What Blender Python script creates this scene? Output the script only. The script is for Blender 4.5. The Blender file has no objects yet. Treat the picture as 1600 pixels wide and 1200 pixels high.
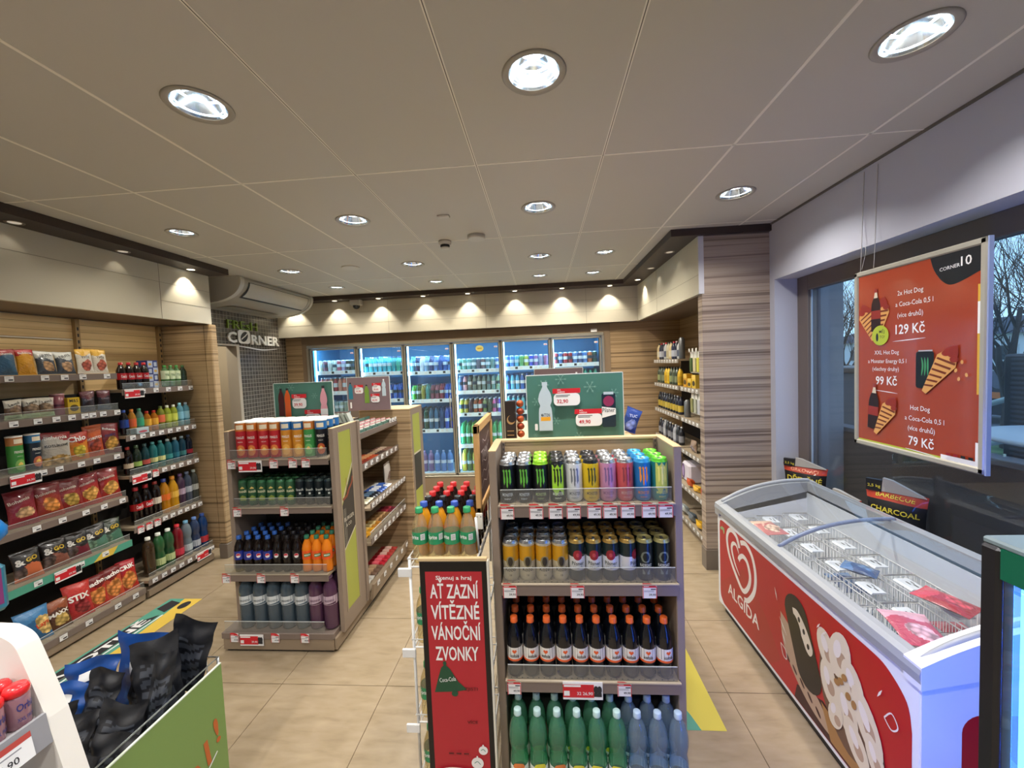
import bpy, math, random
from mathutils import Vector, Matrix
random.seed(7)
SC = bpy.context.scene
COL = SC.collection
PI = math.pi

# ---------------------------------------------------------------- camera
def setup_camera():
    cam = bpy.data.cameras.new('camera')
    cam.sensor_width = 36.0
    cam.lens = 630.0 / 1600.0 * 36.0
    cam.clip_start = 0.02
    ob = bpy.data.objects.new('camera', cam)
    COL.objects.link(ob)
    yaw, pitch, roll = map(math.radians, (-4.37, -2.81, -2.39))
    fwd = Vector((math.sin(yaw) * math.cos(pitch), math.cos(yaw) * math.cos(pitch), math.sin(pitch)))
    right = Vector((math.cos(yaw), -math.sin(yaw), 0))
    up = right.cross(fwd)
    r2 = math.cos(roll) * right + math.sin(roll) * up
    u2 = -math.sin(roll) * right + math.cos(roll) * up
    M = Matrix((r2, u2, -fwd)).transposed().to_4x4()
    M.translation = (0, 0, 1.75)
    ob.matrix_world = M
    SC.camera = ob
setup_camera()

# ---------------------------------------------------------------- exposure, sky
SC.view_settings.view_transform = 'Standard'
SC.view_settings.look = 'None'
SC.view_settings.exposure = 0.0
SC.view_settings.gamma = 1.0
SC.view_settings.use_curve_mapping = False

def setup_world():
    w = bpy.data.worlds.new('evening_sky'); SC.world = w
    w.use_nodes = True
    nt = w.node_tree; n = nt.nodes; l = nt.links
    n.clear()
    out = n.new('ShaderNodeOutputWorld'); bg = n.new('ShaderNodeBackground')
    tc = n.new('ShaderNodeTexCoord'); sep = n.new('ShaderNodeSeparateXYZ')
    cr = n.new('ShaderNodeValToRGB')
    cr.color_ramp.elements[0].position = 0.45; cr.color_ramp.elements[0].color = (0.10, 0.19, 0.27, 1)
    cr.color_ramp.elements[1].position = 0.80; cr.color_ramp.elements[1].color = (0.22, 0.42, 0.80, 1)
    e = cr.color_ramp.elements.new(0.52); e.color = (0.40, 0.68, 0.92, 1)
    mr = n.new('ShaderNodeMapRange'); mr.inputs[1].default_value = -1; mr.inputs[2].default_value = 1
    no = n.new('ShaderNodeTexNoise'); no.inputs['Scale'].default_value = 3.0; no.inputs['Detail'].default_value = 5
    cr2 = n.new('ShaderNodeValToRGB'); cr2.color_ramp.elements[0].position = .45; cr2.color_ramp.elements[1].position = .7
    mx = n.new('ShaderNodeMix'); mx.data_type = 'RGBA'
    mx.inputs['B'].default_value = (0.55, 0.75, 0.95, 1)
    l.new(tc.outputs['Generated'], sep.inputs[0]); l.new(sep.outputs['Z'], mr.inputs[0]); l.new(mr.outputs[0], cr.inputs[0])
    l.new(tc.outputs['Generated'], no.inputs['Vector']); l.new(no.outputs['Fac'], cr2.inputs[0])
    l.new(cr.outputs[0], mx.inputs['A']); l.new(cr2.outputs[0], mx.inputs['Factor'])
    l.new(mx.outputs['Result'], bg.inputs[0]); bg.inputs[1].default_value = 1.7
    l.new(bg.outputs[0], out.inputs[0])
setup_world()

LAMP_W = 11.6        # each large ceiling downlight
SPOT_W = 4.4         # each small wall-wash spot in the dark band
COOLER_W = 7.5      # each cooler tube
WARM = (1.0, 0.90, 0.72)
NEUT = (1.0, 0.96, 0.90)

# ---------------------------------------------------------------- materials
MATS = {}
def mat(name, col=(.8, .8, .8), rough=.5, metal=0., spec=.5, emit=None, es=1.0, alpha=1.0, coat=0., trans=0., ior=1.45):
    if name in MATS: return MATS[name]
    m = bpy.data.materials.new(name); m.use_nodes = True
    b = m.node_tree.nodes['Principled BSDF']
    b.inputs['Base Color'].default_value = (*col, 1)
    b.inputs['Roughness'].default_value = rough
    b.inputs['Metallic'].default_value = metal
    b.inputs['Specular IOR Level'].default_value = spec
    b.inputs['Alpha'].default_value = alpha
    b.inputs['IOR'].default_value = ior
    b.inputs['Transmission Weight'].default_value = trans
    if coat: b.inputs['Coat Weight'].default_value = coat; b.inputs['Coat Roughness'].default_value = .08
    if emit:
        b.inputs['Emission Color'].default_value = (*emit, 1); b.inputs['Emission Strength'].default_value = es
    m.diffuse_color = (*col, 1)
    MATS[name] = m
    return m

def hexc(h):
    h = h.lstrip('#'); c = [int(h[i:i + 2], 16) / 255 for i in (0, 2, 4)]
    return tuple(x / 12.92 if x <= .04045 else ((x + .055) / 1.055) ** 2.4 for x in c)

def glassy(name, col, dens=.25, rough=.05):
    """thin see-through glass or clear plastic: tinted transparent plus a fresnel reflection"""
    if name in MATS: return MATS[name]
    m = bpy.data.materials.new(name); m.use_nodes = True
    nt = m.node_tree; n = nt.nodes; l = nt.links; n.clear()
    out = n.new('ShaderNodeOutputMaterial')
    tr = n.new('ShaderNodeBsdfTransparent'); tr.inputs[0].default_value = (*col, 1)
    df = n.new('ShaderNodeBsdfPrincipled'); df.inputs['Base Color'].default_value = (*col, 1); df.inputs['Roughness'].default_value = rough
    gl = n.new('ShaderNodeBsdfGlossy'); gl.inputs['Roughness'].default_value = rough
    lw = n.new('ShaderNodeLayerWeight'); lw.inputs[0].default_value = .5
    pw = n.new('ShaderNodeMath'); pw.operation = 'POWER'; pw.inputs[1].default_value = 5.0
    fr = n.new('ShaderNodeMath'); fr.operation = 'MULTIPLY_ADD'; fr.inputs[1].default_value = .9; fr.inputs[2].default_value = .04
    l.new(lw.outputs['Facing'], pw.inputs[0]); l.new(pw.outputs[0], fr.inputs[0])
    m1 = n.new('ShaderNodeMixShader'); m1.inputs[0].default_value = dens
    m2 = n.new('ShaderNodeMixShader')
    l.new(tr.outputs[0], m1.inputs[1]); l.new(df.outputs[0], m1.inputs[2])
    l.new(fr.outputs[0], m2.inputs[0]); l.new(m1.outputs[0], m2.inputs[1]); l.new(gl.outputs[0], m2.inputs[2])
    l.new(m2.outputs[0], out.inputs[0])
    MATS[name] = m
    return m

def nodes_of(m):
    return m.node_tree, m.node_tree.nodes, m.node_tree.links, m.node_tree.nodes['Principled BSDF']

def ramp_mat(name, scale, cols, rough=.5, nscale=1., detail=6, bump=0., distort=0., spec=.5, coat=0.):
    """stretched-noise material: scale = xyz stretch, cols = [(pos, rgb)...]"""
    if name in MATS: return MATS[name]
    m = mat(name, cols[0][1], rough, spec=spec, coat=coat)
    nt, n, l, b = nodes_of(m)
    tc = n.new('ShaderNodeTexCoord'); mp = n.new('ShaderNodeMapping'); mp.inputs['Scale'].default_value = scale
    no = n.new('ShaderNodeTexNoise'); no.inputs['Scale'].default_value = nscale; no.inputs['Detail'].default_value = detail
    no.inputs['Distortion'].default_value = distort
    cr = n.new('ShaderNodeValToRGB')
    els = cr.color_ramp.elements
    els[0].position = cols[0][0]; els[0].color = (*cols[0][1], 1)
    els[1].position = cols[-1][0]; els[1].color = (*cols[-1][1], 1)
    for p, c in cols[1:-1]:
        e = els.new(p); e.color = (*c, 1)
    l.new(tc.outputs['Object'], mp.inputs[0]); l.new(mp.outputs[0], no.inputs['Vector'])
    l.new(no.outputs['Fac'], cr.inputs[0]); l.new(cr.outputs[0], b.inputs['Base Color'])
    if bump:
        bp = n.new('ShaderNodeBump'); bp.inputs['Strength'].default_value = bump; bp.inputs['Distance'].default_value = .01
        l.new(no.outputs['Fac'], bp.inputs['Height']); l.new(bp.outputs[0], b.inputs['Normal'])
    return m

M_WOOD = ramp_mat('zebrano_wood', (.22, .22, 24), [(.30, hexc('6c5842')), (.40, hexc('90795a')), (.47, hexc('a68d6b')), (.54, hexc('b39a78')), (.60, hexc('9d8462')), (.72, hexc('826b4e'))], .42, 1.5, 4)
M_WOODC = ramp_mat('zebrano_wood_cool', (.22, .22, 24), [(.30, hexc('66564b')), (.40, hexc('84746a')), (.47, hexc('a19184')), (.54, hexc('ab9b8c')), (.60, hexc('988778')), (.72, hexc('786759'))], .42, 1.5, 4)
M_SLAT = ramp_mat('slatted_oak', (.3, .3, 14), [(.32, hexc('b8986a')), (.5, hexc('dabc88')), (.7, hexc('e6cc9a'))], .45, 1.5, 5)
M_EDGE = mat('light_oak_edge', hexc('c9ae84'), .45)
M_TAUPE = mat('taupe_laminate', hexc('8a7968'), .5)
M_TAUPED = mat('taupe_metal', hexc('6f6056'), .45)
M_STRIP = mat('shelf_strip', hexc('776961'), .4)
M_DECK = mat('shelf_deck', hexc('9a8a74'), .45)
M_DARKB = mat('dark_shelf_back', hexc('2b2826'), .6)
M_BAND = mat('dark_brown_band', hexc('3a2f2a'), .5)
M_WHITE = mat('white_laminate', hexc('d8d4c8'), .45)
M_CREAM = mat('cream_panel', hexc('c9c4b4'), .35)
M_JOINT = mat('panel_joint', hexc('857f72'), .6)
M_BLACK = mat('black_plastic', (.01, .01, .012), .35)
M_PAPER = mat('white_paper', hexc('e6e6e6'), .6)
M_RED = mat('tag_red', hexc('c8202c'), .5)
M_INK = mat('dark_ink', hexc('26262a'), .6)
M_CHROME = mat('chrome', (.75, .75, .75), .18, 1)
M_ALU = mat('aluminium', hexc('b0b2b4'), .32, 1)
M_STEEL = mat('grey_metal', hexc('8c8d8f'), .35, .8)
M_WIRE = mat('white_wire', hexc('dcdcdc'), .35)
M_GLASS = glassy('window_glass', (.93, .96, .98), .02, .0)
M_GUARD = glassy('acrylic_guard', (.92, .93, .92), .05, .05)
M_LIME = mat('lime_panel', hexc('a1a648'), .5)

# ---------------------------------------------------------------- mesh builder
TEXTC = {}
def text_mesh(s, bold=0.0):
    """verts (x,y) and faces of a line of text at size 1, left aligned on the baseline"""
    k = (s, bold)
    if k in TEXTC: return TEXTC[k]
    cu = bpy.data.curves.new('t', 'FONT'); cu.body = s; cu.size = 1.0; cu.offset = bold; cu.resolution_u = 2
    cu.fill_mode = 'FRONT'
    ob = bpy.data.objects.new('t', cu)
    me = bpy.data.meshes.new_from_object(ob)
    vs = [(v.co.x, v.co.y) for v in me.vertices]; fs = [tuple(p.vertices) for p in me.polygons]
    bpy.data.objects.remove(ob); bpy.data.curves.remove(cu); bpy.data.meshes.remove(me)
    if vs:
        x0 = min(v[0] for v in vs); x1 = max(v[0] for v in vs); y0 = min(v[1] for v in vs); y1 = max(v[1] for v in vs)
    else: x0 = x1 = y0 = y1 = 0
    TEXTC[k] = (vs, fs, x0, x1, y0, y1)
    return TEXTC[k]

class MB:
    def __init__(s): s.v = []; s.f = []; s.m = []; s.sm = []
    def add(s, vs, fs, mi=0, smooth=False):
        o = len(s.v); s.v.extend([tuple(p) for p in vs])
        for i, f in enumerate(fs):
            s.f.append(tuple(o + k for k in f)); s.m.append(mi[i] if isinstance(mi, list) else mi); s.sm.append(smooth)
        return s
    def box(s, x0, x1, y0, y1, z0, z1, mi=0, b=0.):
        if x0 > x1: x0, x1 = x1, x0
        if y0 > y1: y0, y1 = y1, y0
        if z0 > z1: z0, z1 = z1, z0
        if b <= 0:
            v = [(x, y, z) for z in (z0, z1) for y in (y0, y1) for x in (x0, x1)]
            return s.add(v, [(0, 2, 3, 1), (4, 5, 7, 6), (0, 1, 5, 4), (2, 6, 7, 3), (0, 4, 6, 2), (1, 3, 7, 5)], mi)
        b = min(b, (x1 - x0) * .45, (y1 - y0) * .45, (z1 - z0) * .45)
        v = []; idx = {}
        X = (x0, x1); Y = (y0, y1); Z = (z0, z1); sg = (1, -1)
        for k in range(2):
            for j in range(2):
                for i in range(2):
                    bx, by, bz = b * sg[i], b * sg[j], b * sg[k]
                    for a, p in (('x', (X[i], Y[j] + by, Z[k] + bz)), ('y', (X[i] + bx, Y[j], Z[k] + bz)), ('z', (X[i] + bx, Y[j] + by, Z[k]))):
                        idx[(i, j, k, a)] = len(v); v.append(p)
        g = lambda i, j, k, a: idx[(i, j, k, a)]
        F = []
        for i in (0, 1): q = [g(i, 0, 0, 'x'), g(i, 1, 0, 'x'), g(i, 1, 1, 'x'), g(i, 0, 1, 'x')]; F.append(q if i else q[::-1])
        for j in (0, 1): q = [g(0, j, 0, 'y'), g(1, j, 0, 'y'), g(1, j, 1, 'y'), g(0, j, 1, 'y')]; F.append(q[::-1] if j else q)
        for k in (0, 1): q = [g(0, 0, k, 'z'), g(1, 0, k, 'z'), g(1, 1, k, 'z'), g(0, 1, k, 'z')]; F.append(q if k else q[::-1])
        for j in (0, 1):
            for k in (0, 1): q = [g(0, j, k, 'y'), g(1, j, k, 'y'), g(1, j, k, 'z'), g(0, j, k, 'z')]; F.append(q if (j == 1) != (k == 1) else q[::-1])
        for i in (0, 1):
            for k in (0, 1): q = [g(i, 0, k, 'x'), g(i, 1, k, 'x'), g(i, 1, k, 'z'), g(i, 0, k, 'z')]; F.append(q[::-1] if (i == 1) != (k == 1) else q)
        for i in (0, 1):
            for j in (0, 1): q = [g(i, j, 0, 'x'), g(i, j, 1, 'x'), g(i, j, 1, 'y'), g(i, j, 0, 'y')]; F.append(q if (i == 1) != (j == 1) else q[::-1])
        for i in (0, 1):
            for j in (0, 1):
                for k in (0, 1): q = [g(i, j, k, 'x'), g(i, j, k, 'y'), g(i, j, k, 'z')]; F.append(q if (i + j + k) % 2 else q[::-1])
        return s.add(v, F, mi)
    def lathe(s, prof, n=18, c=(0, 0, 0), mi=0, smooth=True, cap0=True, cap1=True):
        """prof: list of (r, z) or (r, z, mi of the band that starts here), bottom to top"""
        vs = []; fs = []; ms = []
        for p in prof:
            for k in range(n):
                a = 2 * PI * k / n
                vs.append((c[0] + p[0] * math.cos(a), c[1] + p[0] * math.sin(a), c[2] + p[1]))
        for i in range(len(prof) - 1):
            mm = prof[i][2] if len(prof[i]) > 2 else mi
            for k in range(n):
                k2 = (k + 1) % n
                fs.append((i * n + k, i * n + k2, (i + 1) * n + k2, (i + 1) * n + k)); ms.append(mm)
        o = len(s.v); s.v.extend(vs)
        for f, m_ in zip(fs, ms): s.f.append(tuple(o + k for k in f)); s.m.append(m_); s.sm.append(smooth)
        if cap0 and prof[0][0] > 1e-5: s.f.append(tuple(o + k for k in range(n - 1, -1, -1))); s.m.append(prof[0][2] if len(prof[0]) > 2 else mi); s.sm.append(False)
        if cap1 and prof[-1][0] > 1e-5: s.f.append(tuple(o + (len(prof) - 1) * n + k for k in range(n))); s.m.append(prof[-2][2] if len(prof[-2]) > 2 else mi); s.sm.append(False)
        return s
    def tube(s, pts, r, n=8, mi=0, closed=False, smooth=True):
        P = [Vector(p) for p in pts]; N = len(P); vs = []
        up = Vector((0, 0, 1))
        prev = None
        for i, p in enumerate(P):
            a = P[i - 1] if i > 0 else (P[-1] if closed else p); b_ = P[(i + 1) % N] if i < N - 1 or closed else p
            d = (b_ - a).normalized() if (b_ - a).length > 1e-9 else Vector((0, 0, 1))
            u = d.cross(up)
            if u.length < .05: u = d.cross(Vector((0, 1, 0)))
            u.normalize()
            if prev and u.dot(prev) < 0: u = -u
            prev = u
            w = d.cross(u).normalized()
            rr = r[i] if isinstance(r, (list, tuple)) else r
            for k in range(n):
                t = 2 * PI * k / n
                vs.append(p + u * (rr * math.cos(t)) + w * (rr * math.sin(t)))
        fs = []
        for i in range(N if closed else N - 1):
            i2 = (i + 1) % N
            for k in range(n):
                k2 = (k + 1) % n
                fs.append((i * n + k, i2 * n + k, i2 * n + k2, i * n + k2))
        if not closed: fs.append(tuple(range(n))); fs.append(tuple((N - 1) * n + k for k in range(n - 1, -1, -1)))
        return s.add(vs, fs, mi, smooth)
    def prism(s, poly, axis, a, b, mi=0, capmi=None, smooth=False):
        """extrude a 2-D polygon along axis ('x': poly=(y,z), 'y': poly=(x,z), 'z': poly=(x,y))"""
        def P(p, t): return {'x': (t, p[0], p[1]), 'y': (p[0], t, p[1]), 'z': (p[0], p[1], t)}[axis]
        n = len(poly)
        area = sum(poly[i][0] * poly[(i + 1) % n][1] - poly[(i + 1) % n][0] * poly[i][1] for i in range(n))
        flip = (area < 0) != (axis == 'y')
        vs = [P(p, a) for p in poly] + [P(p, b) for p in poly]
        if a > b: flip = not flip
        fs = []
        for i in range(n):
            j = (i + 1) % n; f = (i, j, n + j, n + i); fs.append(f[::-1] if flip else f)
        s.add(vs, fs, mi, smooth)
        c0 = tuple(range(n))[::-1]; c1 = tuple(n + i for i in range(n))
        if flip: c0, c1 = c0[::-1], c1[::-1]
        return s.add(vs, [c0, c1], mi if capmi is None else capmi)
    def grid(s, fn, nu, nv, mi=0, smooth=True, flip=False, mfn=None):
        vs = [fn(i / nu, j / nv) for j in range(nv + 1) for i in range(nu + 1)]
        fs = []; ms = []
        for j in range(nv):
            for i in range(nu):
                a = j * (nu + 1) + i; f = (a, a + 1, a + nu + 2, a + nu + 1)
                fs.append(f[::-1] if flip else f); ms.append(mfn((i + .5) / nu, (j + .5) / nv) if mfn else mi)
        o = len(s.v); s.v.extend([tuple(p) for p in vs])
        for f, m_ in zip(fs, ms): s.f.append(tuple(o + k for k in f)); s.m.append(m_); s.sm.append(smooth)
        return s
    def wtext(s, txt, r, z, size, mi, bold=0., ang=-PI / 2, sx=1., maxw=None, up=False):
        """text wrapped round a cylinder of radius r about the local z axis, centred at angle ang"""
        vs, fs, x0, x1, y0, y1 = text_mesh(txt, bold)
        w = (x1 - x0) * size * sx
        if maxw and w > maxw: sx *= maxw / w
        xc = (x0 + x1) / 2; yc = (y0 + y1) / 2
        out = []
        for x, y in vs:
            sx_, sy_ = (x - xc) * size * sx, (y - yc) * size
            if up: sx_, sy_ = -sy_, sx_
            a = ang + sx_ / r
            out.append((r * math.cos(a), r * math.sin(a), z + sy_))
        return s.add(out, fs, mi)
    def wfill(s, fn, r, w, n, mi, ang=-PI / 2, cz=0., cs=0.):
        """fill on a cylinder: fn(t) for t in -1..1 gives (zlo, zhi) ; w = half arc width"""
        vs = []; fs = []
        for i in range(n + 1):
            t = -1 + 2 * i / n; lo, hi = fn(t); a = ang + (cs + t * w) / r
            vs += [(r * math.cos(a), r * math.sin(a), cz + lo), (r * math.cos(a), r * math.sin(a), cz + hi)]
        for i in range(n): fs.append((2 * i, 2 * i + 2, 2 * i + 3, 2 * i + 1))
        return s.add(vs, fs, mi)
    def build(s, name, mats, parent=None, loc=None):
        me = bpy.data.meshes.new(name)
        me.from_pydata(s.v, [], s.f)
        for m_ in (mats if isinstance(mats, (list, tuple)) else [mats]): me.materials.append(m_)
        me.polygons.foreach_set('material_index', s.m)
        me.polygons.foreach_set('use_smooth', s.sm)
        me.update()
        ob = bpy.data.objects.new(name, me); COL.objects.link(ob)
        if parent is not None: ob.parent = parent
        if loc is not None: ob.location = loc
        return ob

class Canvas:
    """flat artwork on a plane: s to the right, t upward, small layer offsets along the normal"""
    def __init__(c, mb, o, sd, td, nd, step=.0006):
        c.mb = mb; c.o = Vector(o); c.s = Vector(sd); c.t = Vector(td); c.n = Vector(nd); c.k = 0; c.step = step
    def P(c, s, t): return tuple(c.o + c.s * s + c.t * t + c.n * (c.step * c.k))
    def poly(c, pts, mi):
        c.k += 1
        area = sum(pts[i][0] * pts[(i + 1) % len(pts)][1] - pts[(i + 1) % len(pts)][0] * pts[i][1] for i in range(len(pts)))
        if area < 0: pts = pts[::-1]
        c.mb.add([c.P(*p) for p in pts], [tuple(range(len(pts)))], mi)
    def rect(c, s0, s1, t0, t1, mi): c.poly([(s0, t0), (s1, t0), (s1, t1), (s0, t1)], mi)
    def rrect(c, s0, s1, t0, t1, r, mi, n=6):
        pts = []
        for cx, cy, a0 in ((s1 - r, t0 + r, -PI / 2), (s1 - r, t1 - r, 0), (s0 + r, t1 - r, PI / 2), (s0 + r, t0 + r, PI)):
            for k in range(n + 1): a = a0 + PI / 2 * k / n; pts.append((cx + r * math.cos(a), cy + r * math.sin(a)))
        c.poly(pts, mi)
    def ell(c, cs, ct, a, b, mi, rot=0., n=20):
        ca, sa = math.cos(rot), math.sin(rot)
        c.poly([(cs + a * math.cos(t) * ca - b * math.sin(t) * sa, ct + a * math.cos(t) * sa + b * math.sin(t) * ca) for t in [2 * PI * k / n for k in range(n)]], mi)
    def stroke(c, pts, w, mi, taper=False):
        c.k += 1; n = len(pts); vs = []; fs = []
        for i, p in enumerate(pts):
            a = pts[max(i - 1, 0)]; b = pts[min(i + 1, n - 1)]
            dx, dy = b[0] - a[0], b[1] - a[1]; L = math.hypot(dx, dy) or 1
            ww = (w[i] if isinstance(w, (list, tuple)) else w) / 2
            if taper: ww *= (1 - .85 * abs(2 * i / (n - 1) - 1) ** 2)
            nx, ny = -dy / L * ww, dx / L * ww
            vs += [c.P(p[0] - nx, p[1] - ny), c.P(p[0] + nx, p[1] + ny)]
        for i in range(n - 1): fs.append((2 * i, 2 * i + 2, 2 * i + 3, 2 * i + 1))
        c.mb.add(vs, fs, mi)
    def text(c, txt, s, t, size, mi, bold=0., sx=1., align='l', maxw=None, rot=0.):
        c.k += 1
        vs, fs, x0, x1, y0, y1 = text_mesh(txt, bold)
        w = (x1 - x0) * size * sx
        if maxw and w > maxw: sx *= maxw / w; w = maxw
        off = {'l': 0, 'c': -w / 2, 'r': -w}[align]
        ca, sa = math.cos(rot), math.sin(rot); out = []
        for x, y in vs:
            a, b = (x - x0) * size * sx + off, y * size
            out.append(c.P(s + a * ca - b * sa, t + a * sa + b * ca))
        c.mb.add(out, fs, mi)

def smoothpath(pts, k=6):
    """Catmull-Rom through 2-D or 3-D points"""
    out = []; n = len(pts)
    for i in range(n - 1):
        p0 = pts[max(i - 1, 0)]; p1 = pts[i]; p2 = pts[i + 1]; p3 = pts[min(i + 2, n - 1)]
        for j in range(k):
            t = j / k
            out.append(tuple(.5 * ((2 * b) + (c_ - a) * t + (2 * a - 5 * b + 4 * c_ - d) * t * t + (-a + 3 * b - 3 * c_ + d) * t ** 3) for a, b, c_, d in zip(p0, p1, p2, p3)))
    out.append(tuple(pts[-1])); return out

# ---------------------------------------------------------------- scene tree helpers
KIDS = {}
def props(o, label=None, cat=None, group=None, kind=None):
    if label: o['label'] = label
    if cat: o['category'] = cat
    if group: o['group'] = group
    if kind: o['kind'] = kind
    return o
def thing(name, label, cat, loc=(0, 0, 0), rz=0., group=None):
    o = bpy.data.objects.new(name, None); COL.objects.link(o)
    o.empty_display_size = .05; o.location = loc; o.rotation_euler = (0, 0, rz)
    KIDS[o] = []
    return props(o, label, cat, group)
def part(name, mb, mats, parent, label=None, world=False, kind=None):
    """world=True: the mesh was written in world coordinates under a parent that only has a location"""
    o = mb.build(name, mats, parent)
    if world:
        p = parent; off = Vector((0, 0, 0))
        while p is not None: off += Vector(p.location); p = p.parent
        o.location = -off
    KIDS.setdefault(parent, []).append(o); KIDS.setdefault(o, [])
    props(o, label, kind=kind)
    return o
def struct(name, mb, mats):
    o = mb.build(name, mats); KIDS[o] = []
    return props(o, kind='structure')
def single(name, mb, mats, label, cat, group=None, loc=None, kind=None):
    o = mb.build(name, mats, None, loc); KIDS[o] = []
    return props(o, label, cat, group, kind)
def dup(src, loc=None, rz=None, label=None, group=None, parent=None):
    c = src.copy(); COL.objects.link(c); c.parent = parent
    if loc is not None: c.location = loc
    if rz is not None: c.rotation_euler = (0, 0, rz)
    if label: c['label'] = label
    if group: c['group'] = group
    KIDS[c] = []
    for k in KIDS.get(src, []):
        kk = dup(k, parent=c); KIDS[c].append(kk)
    return c
ORD = ['first', 'second', 'third', 'fourth', 'fifth', 'sixth', 'seventh', 'eighth', 'ninth', 'tenth', 'eleventh', 'twelfth', 'thirteenth', 'fourteenth', 'fifteenth', 'sixteenth']
ROW = ['front row', 'second row', 'third row', 'fourth row', 'fifth row', 'sixth row']
class Stock:
    """one kind of product: the first placement moves the built thing itself, then copies"""
    def __init__(s, proto, group): s.p = proto; s.g = group; s.used = False
    def put(s, loc, label, rz=0., group=None):
        if not s.used:
            s.used = True; o = s.p; o.location = loc; o.rotation_euler = (0, 0, rz); o['label'] = label; o['group'] = group or s.g
            return o
        return dup(s.p, loc, rz, label, group or s.g)
# ================================================================ SETTING
CZ = 2.75
def floor_():
    m = MB()
    m.box(-5.6, 2.6, -2.6, 7.5, -.05, -.003, 1)
    px, py = .607, .592
    x = -.319 - px * 9
    while x < 2.6:
        y = 2.086 - py * 9
        while y < 7.4:
            m.box(x + .0018, x + px - .0018, y + .0018, y + py - .0018, -.01, 0, 0)
            y += py
        x += px
    tile = ramp_mat('floor_tile', (1.6, 5.5, 1), [(.30, hexc('8c7b63')), (.45, hexc('96856b')), (.55, hexc('998870')), (.7, hexc('a08f75'))], .36, 4.5, 12, distort=.3)
    struct('floor', m, [tile, mat('grout', hexc('6a5740'), .8)])
floor_()

BIG = [(-1.225, 1.45), (.01, 1.45), (1.237, 1.45), (-1.221, 2.66), (.014, 2.66), (1.238, 2.66), (-2.44, 3.855), (-1.204, 3.855), (.015, 3.855),
       (-2.44, .24), (-1.225, .24), (.01, .24), (-2.44, -.97), (-1.225, -.97), (.01, -.97)]
SMALL = [(-2.445, 2.66), (.621, 3.855), (-2.409, 4.70), (-1.2, 4.70), (.01, 4.70), (.618, 4.70)]
def ceiling_():
    m = MB()
    X0, X1, Y0, Y1 = -3.7, 1.97, -2.6, 5.6
    holes = [(x, y, .088) for x, y in BIG] + [(x, y, .072) for x, y in SMALL]
    h = .1
    ys = sorted({y for _, y, _ in holes}); cur = Y0
    for y in ys:
        m.add([(X0, cur, CZ), (X1, cur, CZ), (X1, y - h, CZ), (X0, y - h, CZ)], [(3, 2, 1, 0)], 0)
        cx = X0
        for hx, hy, r in sorted([q for q in holes if q[1] == y]):
            m.add([(cx, y - h, CZ), (hx - h, y - h, CZ), (hx - h, y + h, CZ), (cx, y + h, CZ)], [(3, 2, 1, 0)], 0)
            n = 32; vs = []; fs = []
            for k in range(n):
                a = 2 * PI * k / n; c_, s_ = math.cos(a), math.sin(a); q = h / max(abs(c_), abs(s_))
                vs += [(hx + r * c_, y + r * s_, CZ), (hx + q * c_, y + q * s_, CZ)]
            for k in range(n): k2 = (k + 1) % n; fs.append((2 * k, 2 * k2, 2 * k2 + 1, 2 * k + 1))
            m.add(vs, fs, 0); cx = hx + h
        m.add([(cx, y - h, CZ), (X1, y - h, CZ), (X1, y + h, CZ), (cx, y + h, CZ)], [(3, 2, 1, 0)], 0)
        cur = y + h
    m.add([(X0, cur, CZ), (X1, cur, CZ), (X1, Y1, CZ), (X0, Y1, CZ)], [(3, 2, 1, 0)], 0)
    m.box(X0, X1, Y0, Y1, CZ + .25, CZ + .3, 0)
    for x in (-2.75, -2.14, -1.53, -.915, -.29, .335, .95, 1.56):
        m.box(x - .0065, x + .0065, Y0, Y1, CZ - .0015, CZ + .001, 1)
        if x in (-.29, .335, -.915): m.box(x - .0015, x + .0015, Y0, Y1, CZ - .002, CZ, 2)
    for y in (-1.5, -.33, .87, 2.05, 3.22, 4.39): m.box(X0, X1, y - .005, y + .005, CZ - .0015, CZ + .001, 1)
    m.box(1.79, 1.8, Y0, 3.3, CZ - .012, CZ, 2)
    struct('ceiling', m, [mat('ceiling_panel', hexc('c2bfb6'), .55), mat('ceiling_seam', hexc('f0ece0'), .5), mat('ceiling_shadow_gap', hexc('6b675f'), .8)])
ceiling_()

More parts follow.
